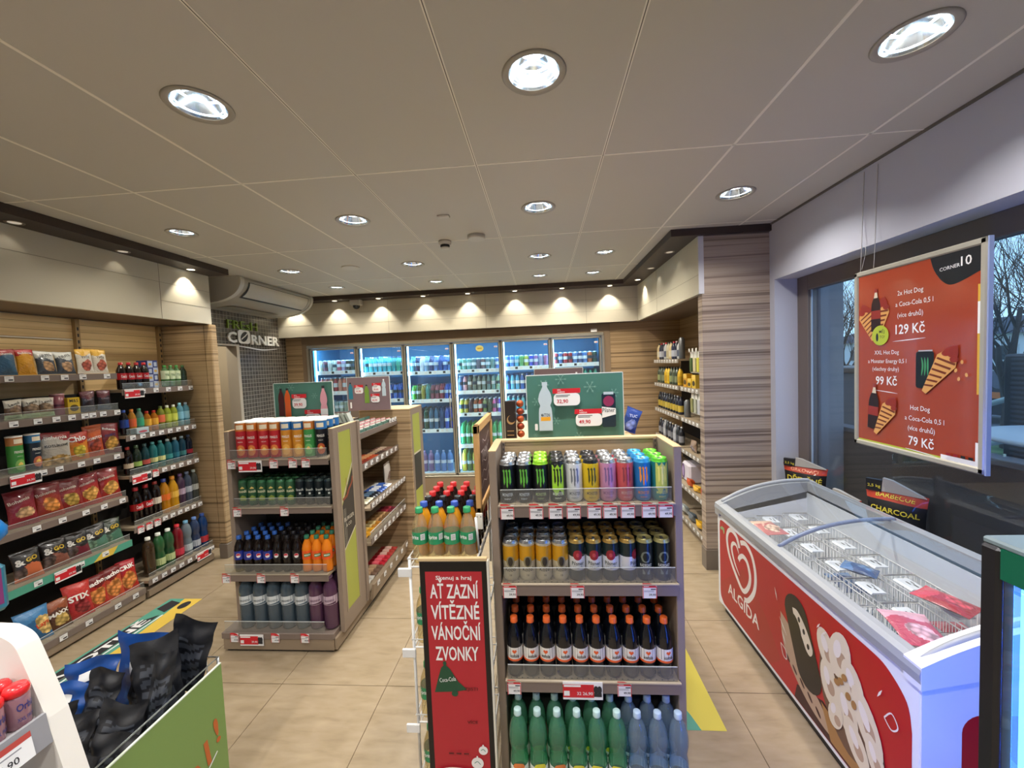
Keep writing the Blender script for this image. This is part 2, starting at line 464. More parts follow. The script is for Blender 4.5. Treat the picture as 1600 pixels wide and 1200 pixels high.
M_WALL = mat('painted_wall', hexc('bcbecb'), .8)
CORR = []
def walls():
    # left wall: closed behind the shelving, opening to a corridor from Y 3.70 to 4.59, tiled beyond and above
    m = MB()
    m.box(-3.75, -3.62, -2.6, 3.70, 0, 3.0, 0)
    struct('wall_left', m, [M_WHITE])
    mos = mat('mosaic_tile', hexc('4a4640'), .25)
    nt, n, l, b = nodes_of(mos)
    tc = n.new('ShaderNodeTexCoord'); mp = n.new('ShaderNodeMapping'); mp.inputs['Rotation'].default_value = (0, PI / 2, PI / 2)
    br = n.new('ShaderNodeTexBrick'); br.offset = 0; br.inputs['Scale'].default_value = 1
    br.inputs['Brick Width'].default_value = .05; br.inputs['Row Height'].default_value = .05; br.inputs['Mortar Size'].default_value = .0022
    br.inputs['Color1'].default_value = (*hexc('45403b'), 1); br.inputs['Color2'].default_value = (*hexc('57514a'), 1); br.inputs['Mortar'].default_value = (*hexc('a39c90'), 1)
    sp = n.new('ShaderNodeSeparateXYZ'); cb = n.new('ShaderNodeCombineXYZ')
    l.new(tc.outputs['Object'], sp.inputs[0]); l.new(sp.outputs['Y'], cb.inputs['X']); l.new(sp.outputs['Z'], cb.inputs['Y'])
    l.new(cb.outputs[0], br.inputs['Vector']); l.new(br.outputs['Color'], b.inputs['Base Color'])
    m = MB()
    m.box(-3.72, -3.62, 4.59, 5.6, 0, 3.0, 0)
    m.box(-3.72, -3.62, 3.70, 4.59, 2.10, 3.0, 0)
    struct('wall_mosaic', m, [mos])
    m = MB(); m.box(-3.74, -3.605, 4.545, 4.59, 0, 2.10, 0); m.box(-3.74, -3.605, 3.70, 3.74, 0, 2.10, 0); m.box(-3.74, -3.605, 3.70, 4.59, 2.10, 2.12, 0)
    struct('trim_1', m, [mat('door_trim', hexc('b5ab9c'), .5)])
    m = MB(); m.box(-5.6, -3.72, 5.1, 5.2, 0, 3.0, 0); m.box(-5.6, -5.5, 2.0, 5.2, 0, 3, 0); m.box(-5.6, -3.75, 2.0, 2.1, 0, 3, 0); m.box(-5.6, -3.72, 2.0, 5.2, 2.6, 2.7, 0)
    struct('wall_corridor', m, [mat('corridor_paint', hexc('b5a893'), .7)])
    t = thing('ceiling_spotlight', 'small downlight in the side corridor ceiling', 'ceiling light', (-4.2, 4.3, 2.6)); m = MB(); m.lathe([(.0001, -.004), (.08, -.004), (.085, 0)], 20); part('lens', m, [mat('corridor_lens', (1, .95, .85), .3, emit=(1, .93, .8), es=4)], t); CORR.append(t)
    m = MB(); m.box(-5.5, -3.73, 5.085, 5.1, 0, .09, 0); struct('baseboard_corridor', m, [M_TAUPED])
    # back wall with opening for the cooler
    m = MB()
    m.box(-3.62, -3.38, 5.5, 5.62, 0, 2.75, 0); m.box(.92, 1.97, 5.5, 5.62, 0, 2.75, 0)
    struct('wall_back', m, [M_WOOD])
    m = MB()
    m.box(-3.38, -3.285, 5.49, 5.62, 0, 2.115, 0); m.box(.82, .92, 5.49, 5.62, 0, 2.115, 0); m.box(-3.38, .92, 5.49, 5.62, 2.115, 2.75, 0)
    m.box(-3.285, .82, 5.47, 5.62, 0, .215, 0)
    struct('trim_2', m, [mat('cooler_surround', hexc('85725c'), .5)])
    # band and fascias
    m = MB()
    m.box(-3.62, -2.906, -2.6, 3.633, 2.695, 2.7495); struct('trim_3', m, [M_BAND])
    m = MB(); m.box(-3.62, 1.045, 5.17, 5.5, 2.695, 2.7495); struct('trim_4', m, [M_BAND])
    m = MB(); m.box(1.045, 1.8, 3.30, 5.5, 2.695, 2.7495); struct('trim_5', m, [M_BAND])
    def fascia(name, axis, c, a0, a1, seams, hl, ends=None):
        m = MB(); z0, z1 = 2.245, 2.697
        if axis == 'x': m.box(min(c), max(c), a0, a1, z0, z1, 0)
        else: m.box(a0, a1, min(c), max(c), z0, z1, 0)
        f = c[0]; e = .0012 if c[0] > c[1] else -.0012
        for s in seams:
            if axis == 'x': m.box(f - e, f + e, s - .0015, s + .0015, z0, z1, 1)
            else: m.box(s - .0015, s + .0015, f - e, f + e, z0, z1, 1)
        for (h, b0, b1) in hl:
            if axis == 'x': m.box(f - e, f + e, b0, b1, h - .001, h + .001, 1)
            else: m.box(b0, b1, f - e, f + e, h - .001, h + .001, 1)
        struct(name, m, [M_CREAM, M_JOINT])
    fascia('trim_6', 'x', (-3.1, -3.14), -2.6, 3.62, (3.12, 1.6, .1), [(2.545, 3.12, 3.62), (2.395, 3.12, 3.62), (2.545, -2.6, 3.12)])
    m = MB(); m.box(-3.62, -3.14, -2.6, 3.62, 2.245, 2.265); m.box(-3.62, -3.14, 3.6, 3.62, 2.265, 2.695); struct('trim_7', m, [M_TAUPED])
    fascia('trim_8', 'y', (5.36, 5.40), -3.62, 1.26, (-2.05, -.72, .6), [(2.545, -3.62, 1.26), (2.395, -3.62, 1.26)])
    m = MB(); m.box(-3.62, 1.26, 5.40, 5.5, 2.245, 2.26); struct('trim_9', m, [M_BAND])
    fascia('trim_10', 'x', (1.26, 1.30), 3.335, 5.40, (4.5,), [(2.395, 3.335, 5.40)])
    m = MB(); m.box(1.30, 1.83, 3.42, 5.5, 2.245, 2.26); struct('trim_11', m, [M_TAUPED])
    m = MB(); m.box(1.262, 1.302, 3.331, 3.3345, 2.245, 2.697); struct('trim_12', m, [mat('pale_edge', hexc('c9c9cf'), .4)])
    # wooden pier in front of the alcove and alcove side
    m = MB(); m.box(1.285, 1.82, 3.335, 3.42, .165, 2.695, 0)
    struct('wall_pier', m, [M_WOODC])
    m = MB(); m.box(1.28, 1.82, 3.33, 3.425, 0, .165, 0); struct('baseboard_pier', m, [mat('pier_base', hexc('746a60'), .5)])
    m = MB(); m.box(1.83, 1.97, 3.42, 5.5, 0, 2.75, 0); struct('wall_alcove', m, [M_WOOD])
    # window wall, beam, reveal
    m = MB()
    m.box(1.8, 2.05, -2.6, 3.42, 2.313, 2.95, 0)
    m.box(1.82, 2.05, 3.27, 3.42, 0, 2.313, 0)
    m.box(1.8, 1.82, 3.27, 3.335, 0, 2.313, 0)
    struct('wall_right', m, [M_WALL])
    m = MB(); m.box(-3.75, 2.05, -2.75, -2.6, 0, 3.0, 0); struct('wall_front', m, [mat('front_wall', hexc('b9b2a6'), .8)])
walls()

def window():
    m = MB(); F = mat('window_frame_paint', hexc('6b615d'), .45)
    x0, x1 = 1.965, 2.03
    m.box(x0, x1, 3.15, 3.27, 0, 2.313, 0, .004)
    m.box(x0, x1, -2.6, 3.15, 2.205, 2.313, 0, .004)
    m.box(x0, x1, -2.6, 3.15, 0, .10, 0, .004)
    m.box(x0, x1, .95, 1.05, .1, 2.205, 0, .004)
    f = struct('window_1', m, [F])
    g = MB(); g.box(1.995, 2.0, 1.05, 3.15, .1, 2.205); part('pane', g, [M_GLASS], f)
    g = MB(); g.box(1.995, 2.0, -2.6, .95, .1, 2.205); part('pane', g, [M_GLASS], f)
    g = MB(); g.box(1.985, 1.994, 3.138, 3.149, .1, 2.205); part('pane_bead', g, [mat('bead', hexc('9fb4cc'), .3)], f)
    m = MB(); m.box(1.82, 1.962, -2.6, 3.268, .58, .62, 0, .003); m.box(1.9, 1.962, -2.6, 3.268, 0, .58, 0)
    struct('trim_13', m, [mat('window_ledge', hexc('514a4a'), .5)])
window()

# ---------------------------------------------------------------- ceiling fixtures
def area_lamp(name, loc, parent, power, size, col, target=None, shape='DISK', sy=None, spread=None):
    li = bpy.data.lights.new(name, 'AREA'); li.energy = power; li.shape = shape; li.size = size; li.color = col
    if sy: li.size_y = sy
    if spread: li.spread = spread
    o = bpy.data.objects.new(name, li); COL.objects.link(o); o.location = loc; o.parent = parent
    if target is not None: o.rotation_euler = (Vector(target)).to_track_quat('-Z', 'Y').to_euler()
    KIDS.setdefault(parent, []).append(o); KIDS[o] = []
    return o
def downlights():
    area_lamp('lamp', (0, 0, -.01), CORR[0], 16, .14, WARM)
    refl = mat('lamp_reflector', hexc('dfe9f2'), .12, 1)
    trim = mat('lamp_trim', hexc('a9a59b'), .35)
    lens = mat('lamp_lens', (.9, .95, 1), .3, emit=(.86, .94, 1), es=6.0)
    ringm = mat('lamp_glass_ring', (.9, .95, 1), .3, emit=(.75, .9, 1), es=2.2)
    warml = mat('lamp_lens_warm', (1, .95, .85), .3, emit=(1, .93, .8), es=6.0)
    def build(name, r, ln, warm, label):
        t = thing(name, label, 'ceiling light', group='round ceiling downlights')
        m = MB(); m.lathe([(r, -.001), (r + .018, -.007), (r + .024, -.001), (r + .022, 0.0)], 36, cap0=False, cap1=False); part('trim_ring', m, [trim], t)
        m = MB(); m.lathe([(r, 0), (r * .93, .02), (r * .8, .05), (r * .62, .085)][::-1], 36, cap0=False, cap1=False); part('reflector', m, [refl], t)
        m = MB(); m.lathe([(r * .62, .085), (r * .60, .0852), (0.0001, .0853)], 36, cap0=False, cap1=False); part('lens', m, [warml if warm else ln], t)
        m = MB()
        for rr, zz in ((.9, .012), (.72, .05)): m.lathe([(r * rr, zz), (r * rr - .003, zz - .003), (r * rr - .005, zz)], 36, cap0=False, cap1=False)
        part('glass_ring', m, [ringm], t)
        return t
    big = Stock(build('ceiling_downlight', .088, lens, False, ''), 'round ceiling downlights')
    sm = Stock(build('ceiling_spotlight', .070, lens, True, ''), 'small warm ceiling downlights')
    names = {0: 'large round downlight above the left gondola end, first row', 1: 'large round downlight overhead in the middle of the first row', 2: 'large round downlight of the first row beside the window wall',
             3: 'round downlight of the second row above the left gondola', 4: 'round downlight of the second row near the smoke detectors', 5: 'round downlight of the second row nearest the wood pier',
             6: 'round downlight in third row beside the air conditioner', 7: 'round downlight in third row above the middle of the aisle', 8: 'round downlight of the third row in front of the coolers'}
    for i, (x, y) in enumerate(BIG):
        o = big.put((x, y, CZ), names.get(i, 'round downlight behind the camera, %s of the near rows' % ORD[i - 9] if i > 8 else ''))
        area_lamp('lamp', (0, 0, .056), o, LAMP_W * (.60 if x > 1 else 1), .10, NEUT)
    nm2 = ['small warm downlight beside the left dark band', 'small warm downlight in third row nearest the right dark band', 'small warm downlight before the back fascia, near the air conditioner',
           'small warm downlight before the back fascia, second from left', 'small warm downlight before the back fascia, third from left', 'small warm downlight before the back fascia, rightmost']
    for i, (x, y) in enumerate(SMALL):
        o = sm.put((x, y, CZ), nm2[i]); area_lamp('lamp', (0, 0, .036), o, LAMP_W * .7, .08, WARM)
    # wash spots in the dark band
    t = thing('band_spotlight', '', 'spotlight')
    m = MB(); m.lathe([(.028, 0), (.040, -.004), (.043, 0)], 20, cap0=False, cap1=False); part('trim_ring', m, [mat('dull_ring', hexc('8b8173'), .4, .5)], t)
    m = MB(); m.lathe([(.0001, -.0012), (.028, -.0011), (.0285, 0)], 20, cap0=False, cap1=False)
    part('lens', m, [mat('spot_lens', (1, .9, .7), .3, emit=(1, .9, .66), es=5)], t)
    st = Stock(t, 'small spots in the dark band')
    spots = []
    for i, x in enumerate((-3.35, -2.739, -2.135, -1.528, -.934, -.317, .29, .896)):
        spots.append((x, 5.262, 'small spot in the back dark band, %s from left' % ORD[i], 1.0, (0, .10, -1)))
    for i, (y, p) in enumerate(((3.771, .03), (4.387, .08), (4.977, 1.0))):
        spots.append((1.178, y, 'small spot in right dark band, %s counted from the wood pier' % ORD[i], p, (.10, 0, -1)))
    for i, (y, p) in enumerate(((2.176, .02), (2.787, .03), (3.362, 1.0))):
        spots.append((-3.035, y, 'small spot in left dark band, %s from the camera' % ORD[i], p, (-.10, 0, -1)))
    offm = mat('spot_lens_dim', (.5, .45, .38), .3, emit=(1, .88, .7), es=.35)
    for x, y, lab, p, d in spots:
        o = st.put((x, y, 2.6945), lab)
        if p < .5:
            k = KIDS[o][1]; k.data = k.data.copy(); k.data.materials[0] = offm
        li = bpy.data.lights.new('spot', 'SPOT'); li.energy = SPOT_W * p * 4; li.spot_size = math.radians(88); li.spot_blend = .5; li.color = WARM; li.shadow_soft_size = .015
        lo = bpy.data.objects.new('spot', li); COL.objects.link(lo); lo.parent = o; lo.location = (0, 0, -.006); lo.rotation_euler = Vector(d).to_track_quat('-Z', 'Y').to_euler()
downlights()

def fixtures():
    W = mat('white_plastic', hexc('c6c3ba'), .4)
    # ceiling air conditioner
    t = thing('air_conditioner', 'white ceiling-mounted air conditioner above the tiled wall sign', 'air conditioner', (-3.3, 4.53, 2.5))
    prof = [(-3.0, 2.748), (-2.985, 2.72), (-2.995, 2.66), (-3.04, 2.60), (-3.12, 2.55), (-3.24, 2.515), (-3.40, 2.50), (-3.617, 2.495), (-3.617, 2.748)]
    m = MB(); m.prism(smoothpath(prof[:8], 4)[::1] + [prof[8]], 'y', 3.93, 5.12, 0, smooth=False)
    for a, b in ((3.875, 3.93), (5.12, 5.165)):
        pr = [(x - (.0 if i in (7, 8) else -.008), z - (.006 if 2 < i < 8 else 0)) for i, (x, z) in enumerate(prof)]
        m.prism(smoothpath(pr[:8], 4) + [pr[8]], 'y', a, b, 1)
    part('housing', m, [mat('ac_body', hexc('a8a397'), .4), W], t, world=True)
    p2 = smoothpath([(-2.984, 2.705), (-2.992, 2.66), (-3.03, 2.60), (-3.095, 2.555)], 5)
    def off(i, d):
        a = p2[max(i - 1, 0)]; b = p2[min(i + 1, len(p2) - 1)]; dx, dz = b[0] - a[0], b[1] - a[1]; L = math.hypot(dx, dz)
        return (p2[i][0] - dz / L * d, p2[i][1] + dx / L * d)
    m = MB(); m.grid(lambda u, v: ((lambda q: (q[0], 3.99 + 1.07 * u, q[1]))(off(int(round(v * (len(p2) - 1))), .003))), 1, len(p2) - 1, 0)
    part('vent_gap', m, [mat('vent_dark', hexc('2a2725'), .6)], t, world=True)
    m = MB(); m.grid(lambda u, v: ((lambda q: (q[0], 4.005 + 1.04 * u, q[1]))(off(1 + int(round(v * (len(p2) - 4))), .0075))), 1, len(p2) - 4, 0)
    part('louver', m, [mat('louver_white', hexc('bdb6a8'), .4)], t, world=True)
    m = MB(); m.box(-3.5, -3.3, 4.15, 4.9, 2.4955, 2.4985); part('intake_grille', m, [mat('grille_grey', hexc('8f897d'), .5)], t, world=True)
    # security dome camera on the back fascia
    t = thing('security_camera', 'small dome camera hanging from the back dark band', 'camera', (-2.45, 5.28, 2.695))
    m = MB(); m.box(-.075, .075, -.045, .045, -.075, 0, 0, .008); part('mount', m, [W], t)
    m = MB(); m.lathe([(.0001, -.125), (.025, -.118), (.042, -.1), (.046, -.08), (.046, -.075)], 20); part('dome', m, [mat('dome_glass', (.02, .02, .025), .05)], t)
    for i, (x, y, lab) in enumerate(((-.735, 3.22, 'white smoke detector with dark chamber on the ceiling'), )):
        t = thing('smoke_detector', lab, 'smoke detector', (x, y, CZ))
        m = MB(); m.lathe([(.05, 0), (.052, -.02), (.045, -.028), (.045, -.03)][::-1], 24); part('base', m, [W], t)
        m = MB(); m.lathe([(.03, -.048), (.038, -.042), (.036, -.03)], 24)
        part('chamber', m, [M_INK], t)
        m = MB(); m.lathe([(.0001, -.06), (.03, -.058), (.034, -.05), (.03, -.048)], 24); part('cover', m, [W], t)
    m = MB(); m.lathe([(.062, -.03), (.068, -.022), (.068, 0)], 28); single('ceiling_cover', m, [W], 'blank round white cover right of the smoke detector', 'ceiling cover', loc=(-.468, 3.13, CZ))
    m = MB(); m.lathe([(.08, -.008), (.086, 0)], 28); single('ceiling_cover', m, [W], 'flat round ceiling cover nearest the air conditioner', 'ceiling cover', loc=(-1.812, 3.834, CZ))
    m = MB(); m.box(-.04, .04, -.02, .02, -.012, 0, 0, .003); single('ceiling_sensor', m, [W], 'tiny white rectangular sensor nearest the second downlight row', 'sensor', loc=(-.613, 2.683, CZ))
fixtures()

# ---------------------------------------------------------------- wall sign
def corner_sign():
    t = thing('wall_sign', 'green and white raised lettering sign on the dark tiled wall', 'sign', (-3.6, 4.9, 2.2))
    def letters(name, txt, y, z, size, w, mi, bold, hand=False):
        m = MB()
        vs, fs, x0, x1, y0, y1 = text_mesh(txt, bold)
        s = w / (x1 - x0)
        for dx in (0, .018):
            m.add([(-3.618 + dx, y + (a - x0) * s, z + b * size) for a, b in vs], fs, 0)
        n = len(vs)
        ed = {}
        for f in fs:
            for i in range(len(f)):
                e = (f[i], f[(i + 1) % len(f)]); ed[e] = 1
        for (a, b) in ed:
            if (b, a) not in ed: m.add([(-3.618, y + (vs[a][0] - x0) * s, z + vs[a][1] * size), (-3.618, y + (vs[b][0] - x0) * s, z + vs[b][1] * size), (-3.6, y + (vs[b][0] - x0) * s, z + vs[b][1] * size), (-3.6, y + (vs[a][0] - x0) * s, z + vs[a][1] * size)], [(0, 1, 2, 3)], 0)
        return part(name, m, [mi], t, world=True)
    G = mat('sign_green', hexc('7f9a3a'), .5); Wt = mat('sign_white', hexc('eceae6'), .45)
    letters('green_letters', 'FREsH', 4.43, 2.305, .145, .49, G, .0)
    letters('white_letters', 'C', 4.42, 2.145, .17, .14, Wt, .03)
    letters('white_letters', 'RNER', 4.80, 2.135, .165, .53, Wt, .03)
    m = MB(); c = Canvas(m, (-3.60, 4.575, 2.135), (0, 1, 0), (0, 0, 1), (1, 0, 0), .002)
    c.rrect(0, .20, 0, .165, .045, 0)
    c.ell(.10, .083, .072, .05, 1, .8)
    c.stroke(smoothpath([(.05, .05), (.085, .075), (.11, .09), (.15, .125)]), .014, 0)
    m.box(-3.618, -3.60, 4.59, 4.76, 2.145, 2.29, 0)
    part('bean_letter', m, [Wt, M_INK], t, world=True)
    m = MB(); c = Canvas(m, (-3.612, 4.5, 2.07), (0, 1, 0), (0, 0, 1), (1, 0, 0), .002)
    c.stroke(smoothpath([(0.02, .04), (.25, .02), (.5, .0), (.8, .02)], 8), .016, 0, taper=True)
    part('swoosh', m, [Wt], t, world=True)
corner_sign()
# ================================================================ TAGS AND SIGNS
M_GREYTXT = mat('faint_print', hexc('8a8a90'), .6)
def tag_mesh(kind, price='49,90'):
    m = MB()
    c = Canvas(m, (0, -.0022 if kind == 'promo' else -.0012, 0), (1, 0, 0), (0, 0, 1), (0, -1, 0), .0003)
    if kind == 'red':
        w, h = .054, .056
        m.box(-w / 2, w / 2, -.001, 0, -h, 0, 0)
        c.poly([(-w / 2, -.014), (w / 2, -.014), (w / 2, -.010), (w * .25, -.001), (0, .004), (-w / 2, .004)], 1)
        c.rect(-w * .42, -w * .05, -.010, -.008, 0)
        c.rect(.004, w * .42, -.022, -.018, 2)
        for z in (-.026, -.030): c.rect(-w * .40, w * .30, z, z + .0014, 3)
        c.text(price, w * .42, -.045, .012, 2, .01, align='r')
        c.rect(w / 2 - .003, w / 2 - .0005, -h, -.014, 1); c.rect(-w / 2 + .0005, -w / 2 + .003, -h, -.014, 1)
    elif kind == 'white':
        w, h = .044, .034
        m.box(-w / 2, w / 2, -.001, 0, -h, 0, 0)
        for z in (-.008, -.013): c.rect(-w * .40, w * .1, z, z + .0014, 3)
        c.rect(-w * .1, w * .4, -.028, -.020, 2)
    elif kind == 'promo':
        w, h = .155, .072
        m.box(-w / 2, w / 2, -.002, 0, -h, 0, 0)
        c.rect(-w / 2, w * .28, -h * .88, -.010, 1)
        c.rect(-w / 2 + .004, -w * .05, -.020, -.012, 0)
        c.rect(-w / 2 + .004, -w / 2 + .026, -.056, -.036, 0)
        c.text(price, w * .25, -.052, .018, 0, .01, align='r')
        for q in (.33, .42): c.ell(w * q, -.03, .009, .016, 2); c.rect(w * q - .008, w * q + .008, -.058, -.042, 2)
    ob = m.build('tag', [M_PAPER, M_RED, M_INK, M_GREYTXT]); me = ob.data; bpy.data.objects.remove(ob)
    return me
TAGM = {'red': tag_mesh('red'), 'red2': tag_mesh('red', '39,90'), 'white': tag_mesh('white'), 'promo': tag_mesh('promo', '32 26,90'), 'promo2': tag_mesh('promo', '39,90')}
def stick(parent, kind, loc, rz=0., tilt=0.):
    o = bpy.data.objects.new('price_tag', TAGM[kind]); COL.objects.link(o); o.parent = parent
    p = parent; off = Vector((0, 0, 0))
    while p is not None: off += Vector(p.location) if p.type != 'X' else 0; p = p.parent
    o.location = Vector(loc) - off; o.rotation_euler = (tilt, 0, rz)
    KIDS.setdefault(parent, []).append(o); KIDS[o] = []
    return o

def endcap_shelf(t, x0, x1, yf, yb, z, sh=.045, guard=.06, perf=True):
    """shelf with price strip in front (facing -Y); z = top of deck"""
    m = MB()
    m.box(x0, x1, yf + .004, yb, z - .018, z, 0, .002)
    m.box(x0, x1, yf - .004, yf + .004, z - sh, z, 1, .001)
    m.box(x0, x1, yf - .008, yf + .002, z - .003, z + .002, 2)
    if perf:
        n = int((x1 - x0) / .022)
        for i in range(n):
            for j in range(2): m.box(x0 + .02 + i * .022, x0 + .025 + i * .022, yf + .012 + j * .02, yf + .016 + j * .02, z, z + .0004, 3)
    s = part('shelf', m, [M_DECK, M_STRIP, mat('strip_lip', hexc('a39684'), .3), M_INK], t, world=True)
    if guard:
        g = MB(); g.box(x0 + .01, x1 - .01, yf + .006, yf + .008, z, z + guard); g.box(x0 + .01, x1 - .01, yf + .0055, yf + .0085, z + guard - .002, z + guard, 1)
        part('guard', g, [M_GUARD, mat('guard_edge', (.75, .78, .78), .2, alpha=.7)], s, world=True)
    return s

def sign_board(name, label, x0, x1, y, z0, z1, col, art, group='price offer signs on the gondolas'):
    t = thing(name, label, 'sign', ((x0 + x1) / 2, y, z0), group=group)
    m = MB(); m.box(x0, x1, y, y + .006, z0, z1, 0, .001); m.box(x0 - .001, x1 + .001, y - .001, y + .008, z1 - .001, z1 + .003, 1); m.box(x0 - .003, x0, y - .001, y + .008, z0, z1, 1); m.box(x1, x1 + .003, y - .001, y + .008, z0, z1, 1)
    part('board', m, [col, mat('board_edge', (.7, .78, .75), .2)], t, world=True)
    m = MB(); c = Canvas(m, (x0, y - .001, z0), (1, 0, 0), (0, 0, 1), (0, -1, 0), .0002)
    pal = [M_PAPER, M_RED, M_INK, mat('sign_price', hexc('c0182c'), .5), mat('print_clear', hexc('b9c9d2'), .3), mat('print_gold', hexc('e2a32c'), .4), mat('print_navy', hexc('1d2e3a'), .3), mat('print_plum', hexc('8c2f55'), .4),
           mat('print_frost', hexc('7fa79a'), .5), mat('print_pink', hexc('d79aa8'), .4), mat('print_orange', hexc('cf5a24'), .4), mat('print_cola', hexc('4b1c22'), .4), mat('print_teal', hexc('2f7a90'), .4), mat('print_green', hexc('71913a'), .4)]
    art(c, x1 - x0, z1 - z0)
    part('print', m, pal, t, world=True)
    return t
def bubble(c, x, y, w, h, price, maxf=.09):
    """red header over a rounded white price field"""
    c.rrect(x, x + w, y - h * .72, y, .25 * h, 0)
    c.poly([(x - w * .04, y), (x + w, y), (x + w * 1.02, y + h * .05), (x + w * 1.02, y + h * .28), (x - w * .03, y + h * .28)], 1)
    c.text('MOL', x + w * .15, y + h * .165, h * .10, 0, .02); c.text('NABÍDKA', x + w * .15, y + h * .045, h * .10, 0, .02)
    for k in (.12, .2): c.rect(x + w * .08, x + w * (.75 - k), y - h * k, y - h * k + h * .03, 2)
    c.text(price, x + w * .12, y - h * .56, h * .30, 3, .015, maxw=w * .6)
def flake(c, x, y, r, mi):
    for k in range(6):
        a = PI / 3 * k; c.stroke([(x, y), (x + r * math.cos(a), y + r * math.sin(a))], r * .07, mi)
        for s in (.45, -.45):
            bx, by = x + r * .6 * math.cos(a), y + r * .6 * math.sin(a)
            c.stroke([(bx, by), (bx + r * .3 * math.cos(a + s), by + r * .3 * math.sin(a + s))], r * .06, mi)
def bottle_art(c, x, y, h, w, body, capm, lab=None, pinch=True):
    pts = [(-.5, 0), (-.5, .3), (-.46, .45), (-.38, .52) if pinch else (-.5, .52), (-.5, .62), (-.42, .76), (-.2, .88), (-.17, .93)]
    P = smoothpath([(x + a * w, y + b * h) for a, b in pts], 4)
    c.poly(P + [(2 * x - a, b) for a, b in P[::-1]], body)
    c.rect(x - .2 * w, x + .2 * w, y + .93 * h, y + h, capm)
    if lab is not None: c.rect(x - .5 * w, x + .5 * w, y + .24 * h, y + .40 * h, lab)
def art_big(c, W, H):
    for x, y, r in ((.18, .85, .05), (.36, .93, .05), (.66, .80, .055), (.1, .6, .04), (.3, .3, .035), (.53, .06, .04), (.9, .7, .04), (.08, .1, .02)): flake(c, x * W, y * H, r * W * 1.2, 8)
    bottle_art(c, .19 * W, .16 * H, .74 * H, .14 * W, 4, 4, None)
    c.rect(.14 * W, .24 * W, .31 * H, .37 * H, 5); c.text('MATTONI', .145 * W, .375 * H, .022, 2, .01, maxw=.09 * W)
    bubble(c, .28 * W, .72 * H, .27 * W, .26 * H, '32,90'); bubble(c, .50 * W, .40 * H, .27 * W, .26 * H, '49,90')
    c.rrect(.77 * W, .91 * W, .19 * H, .70 * H, .02 * W, 6); c.rect(.79 * W, .89 * W, .68 * H, .72 * H, 4)
    c.ell(.84 * W, .58 * H, .055 * W, .055 * W, 7); c.poly([(.77 * W, .33 * H), (.91 * W, .38 * H), (.91 * W, .47 * H), (.77 * W, .50 * H)], 0); c.text('Pilsner', .775 * W, .415 * H, .03, 2, .01, maxw=.125 * W)
    c.rrect(.075 * W, .105 * W, .17 * H, .27 * H, .004, 0)
def art_left(c, W, H):
    for x, y, r in ((.3, .9, .06), (.7, .7, .05), (.1, .9, .04), (.4, .15, .06)): flake(c, x * W, y * H, r * W, 8)
    bottle_art(c, .14 * W, .27 * H, .62 * H, .10 * W, 11, 2, None, False); bottle_art(c, .25 * W, .25 * H, .64 * H, .10 * W, 10, 2, None, False)
    bubble(c, .33 * W, .66 * H, .24 * W, .32 * H, '39,90'); bubble(c, .54 * W, .30 * H, .26 * W, .32 * H, '39,90')
    bottle_art(c, .87 * W, .06 * H, .86 * H, .12 * W, 9, 2, 0)
    c.rrect(.10 * W, .14 * W, .05 * H, .22 * H, .003, 0)
def art_mauve(c, W, H):
    bottle_art(c, .08 * W, .35 * H, .5 * H, .10 * W, 12, 2, None, False); bottle_art(c, .46 * W, .22 * H, .55 * H, .11 * W, 13, 2, None); bottle_art(c, .87 * W, .42 * H, .5 * H, .09 * W, 4, 0, None)
    bubble(c, .18 * W, .70 * H, .20 * W, .26 * H, '39,90'); bubble(c, .60 * W, .74 * H, .20 * W, .26 * H, '29,90'); bubble(c, .56 * W, .42 * H, .20 * W, .26 * H, '42,90')
    c.rrect(.06 * W, .10 * W, .08 * H, .26 * H, .003, 0)

M_TEAL = mat('offer_teal', hexc('4c7a6e'), .3); M_MAUVE = mat('offer_mauve', hexc('7c686c'), .3)
sign_board('offer_sign', 'green offer sign standing on the near gondola above the energy cans', -.082, .392, 2.02, 1.362, 1.688, M_TEAL, art_big)
sign_board('offer_sign', 'mauve offer sign mostly hidden behind the large green one', -.052, .262, 2.66, 1.362, 1.71, M_MAUVE, art_mauve)
sign_board('offer_sign', 'green offer sign standing above the tube crisps of left gondola', -1.93, -1.495, 2.76, 1.362, 1.68, M_TEAL, art_left)
sign_board('offer_sign', 'mauve offer sign standing at the far end of the left gondola', -1.73, -1.345, 3.45, 1.395, 1.69, M_MAUVE, art_mauve)

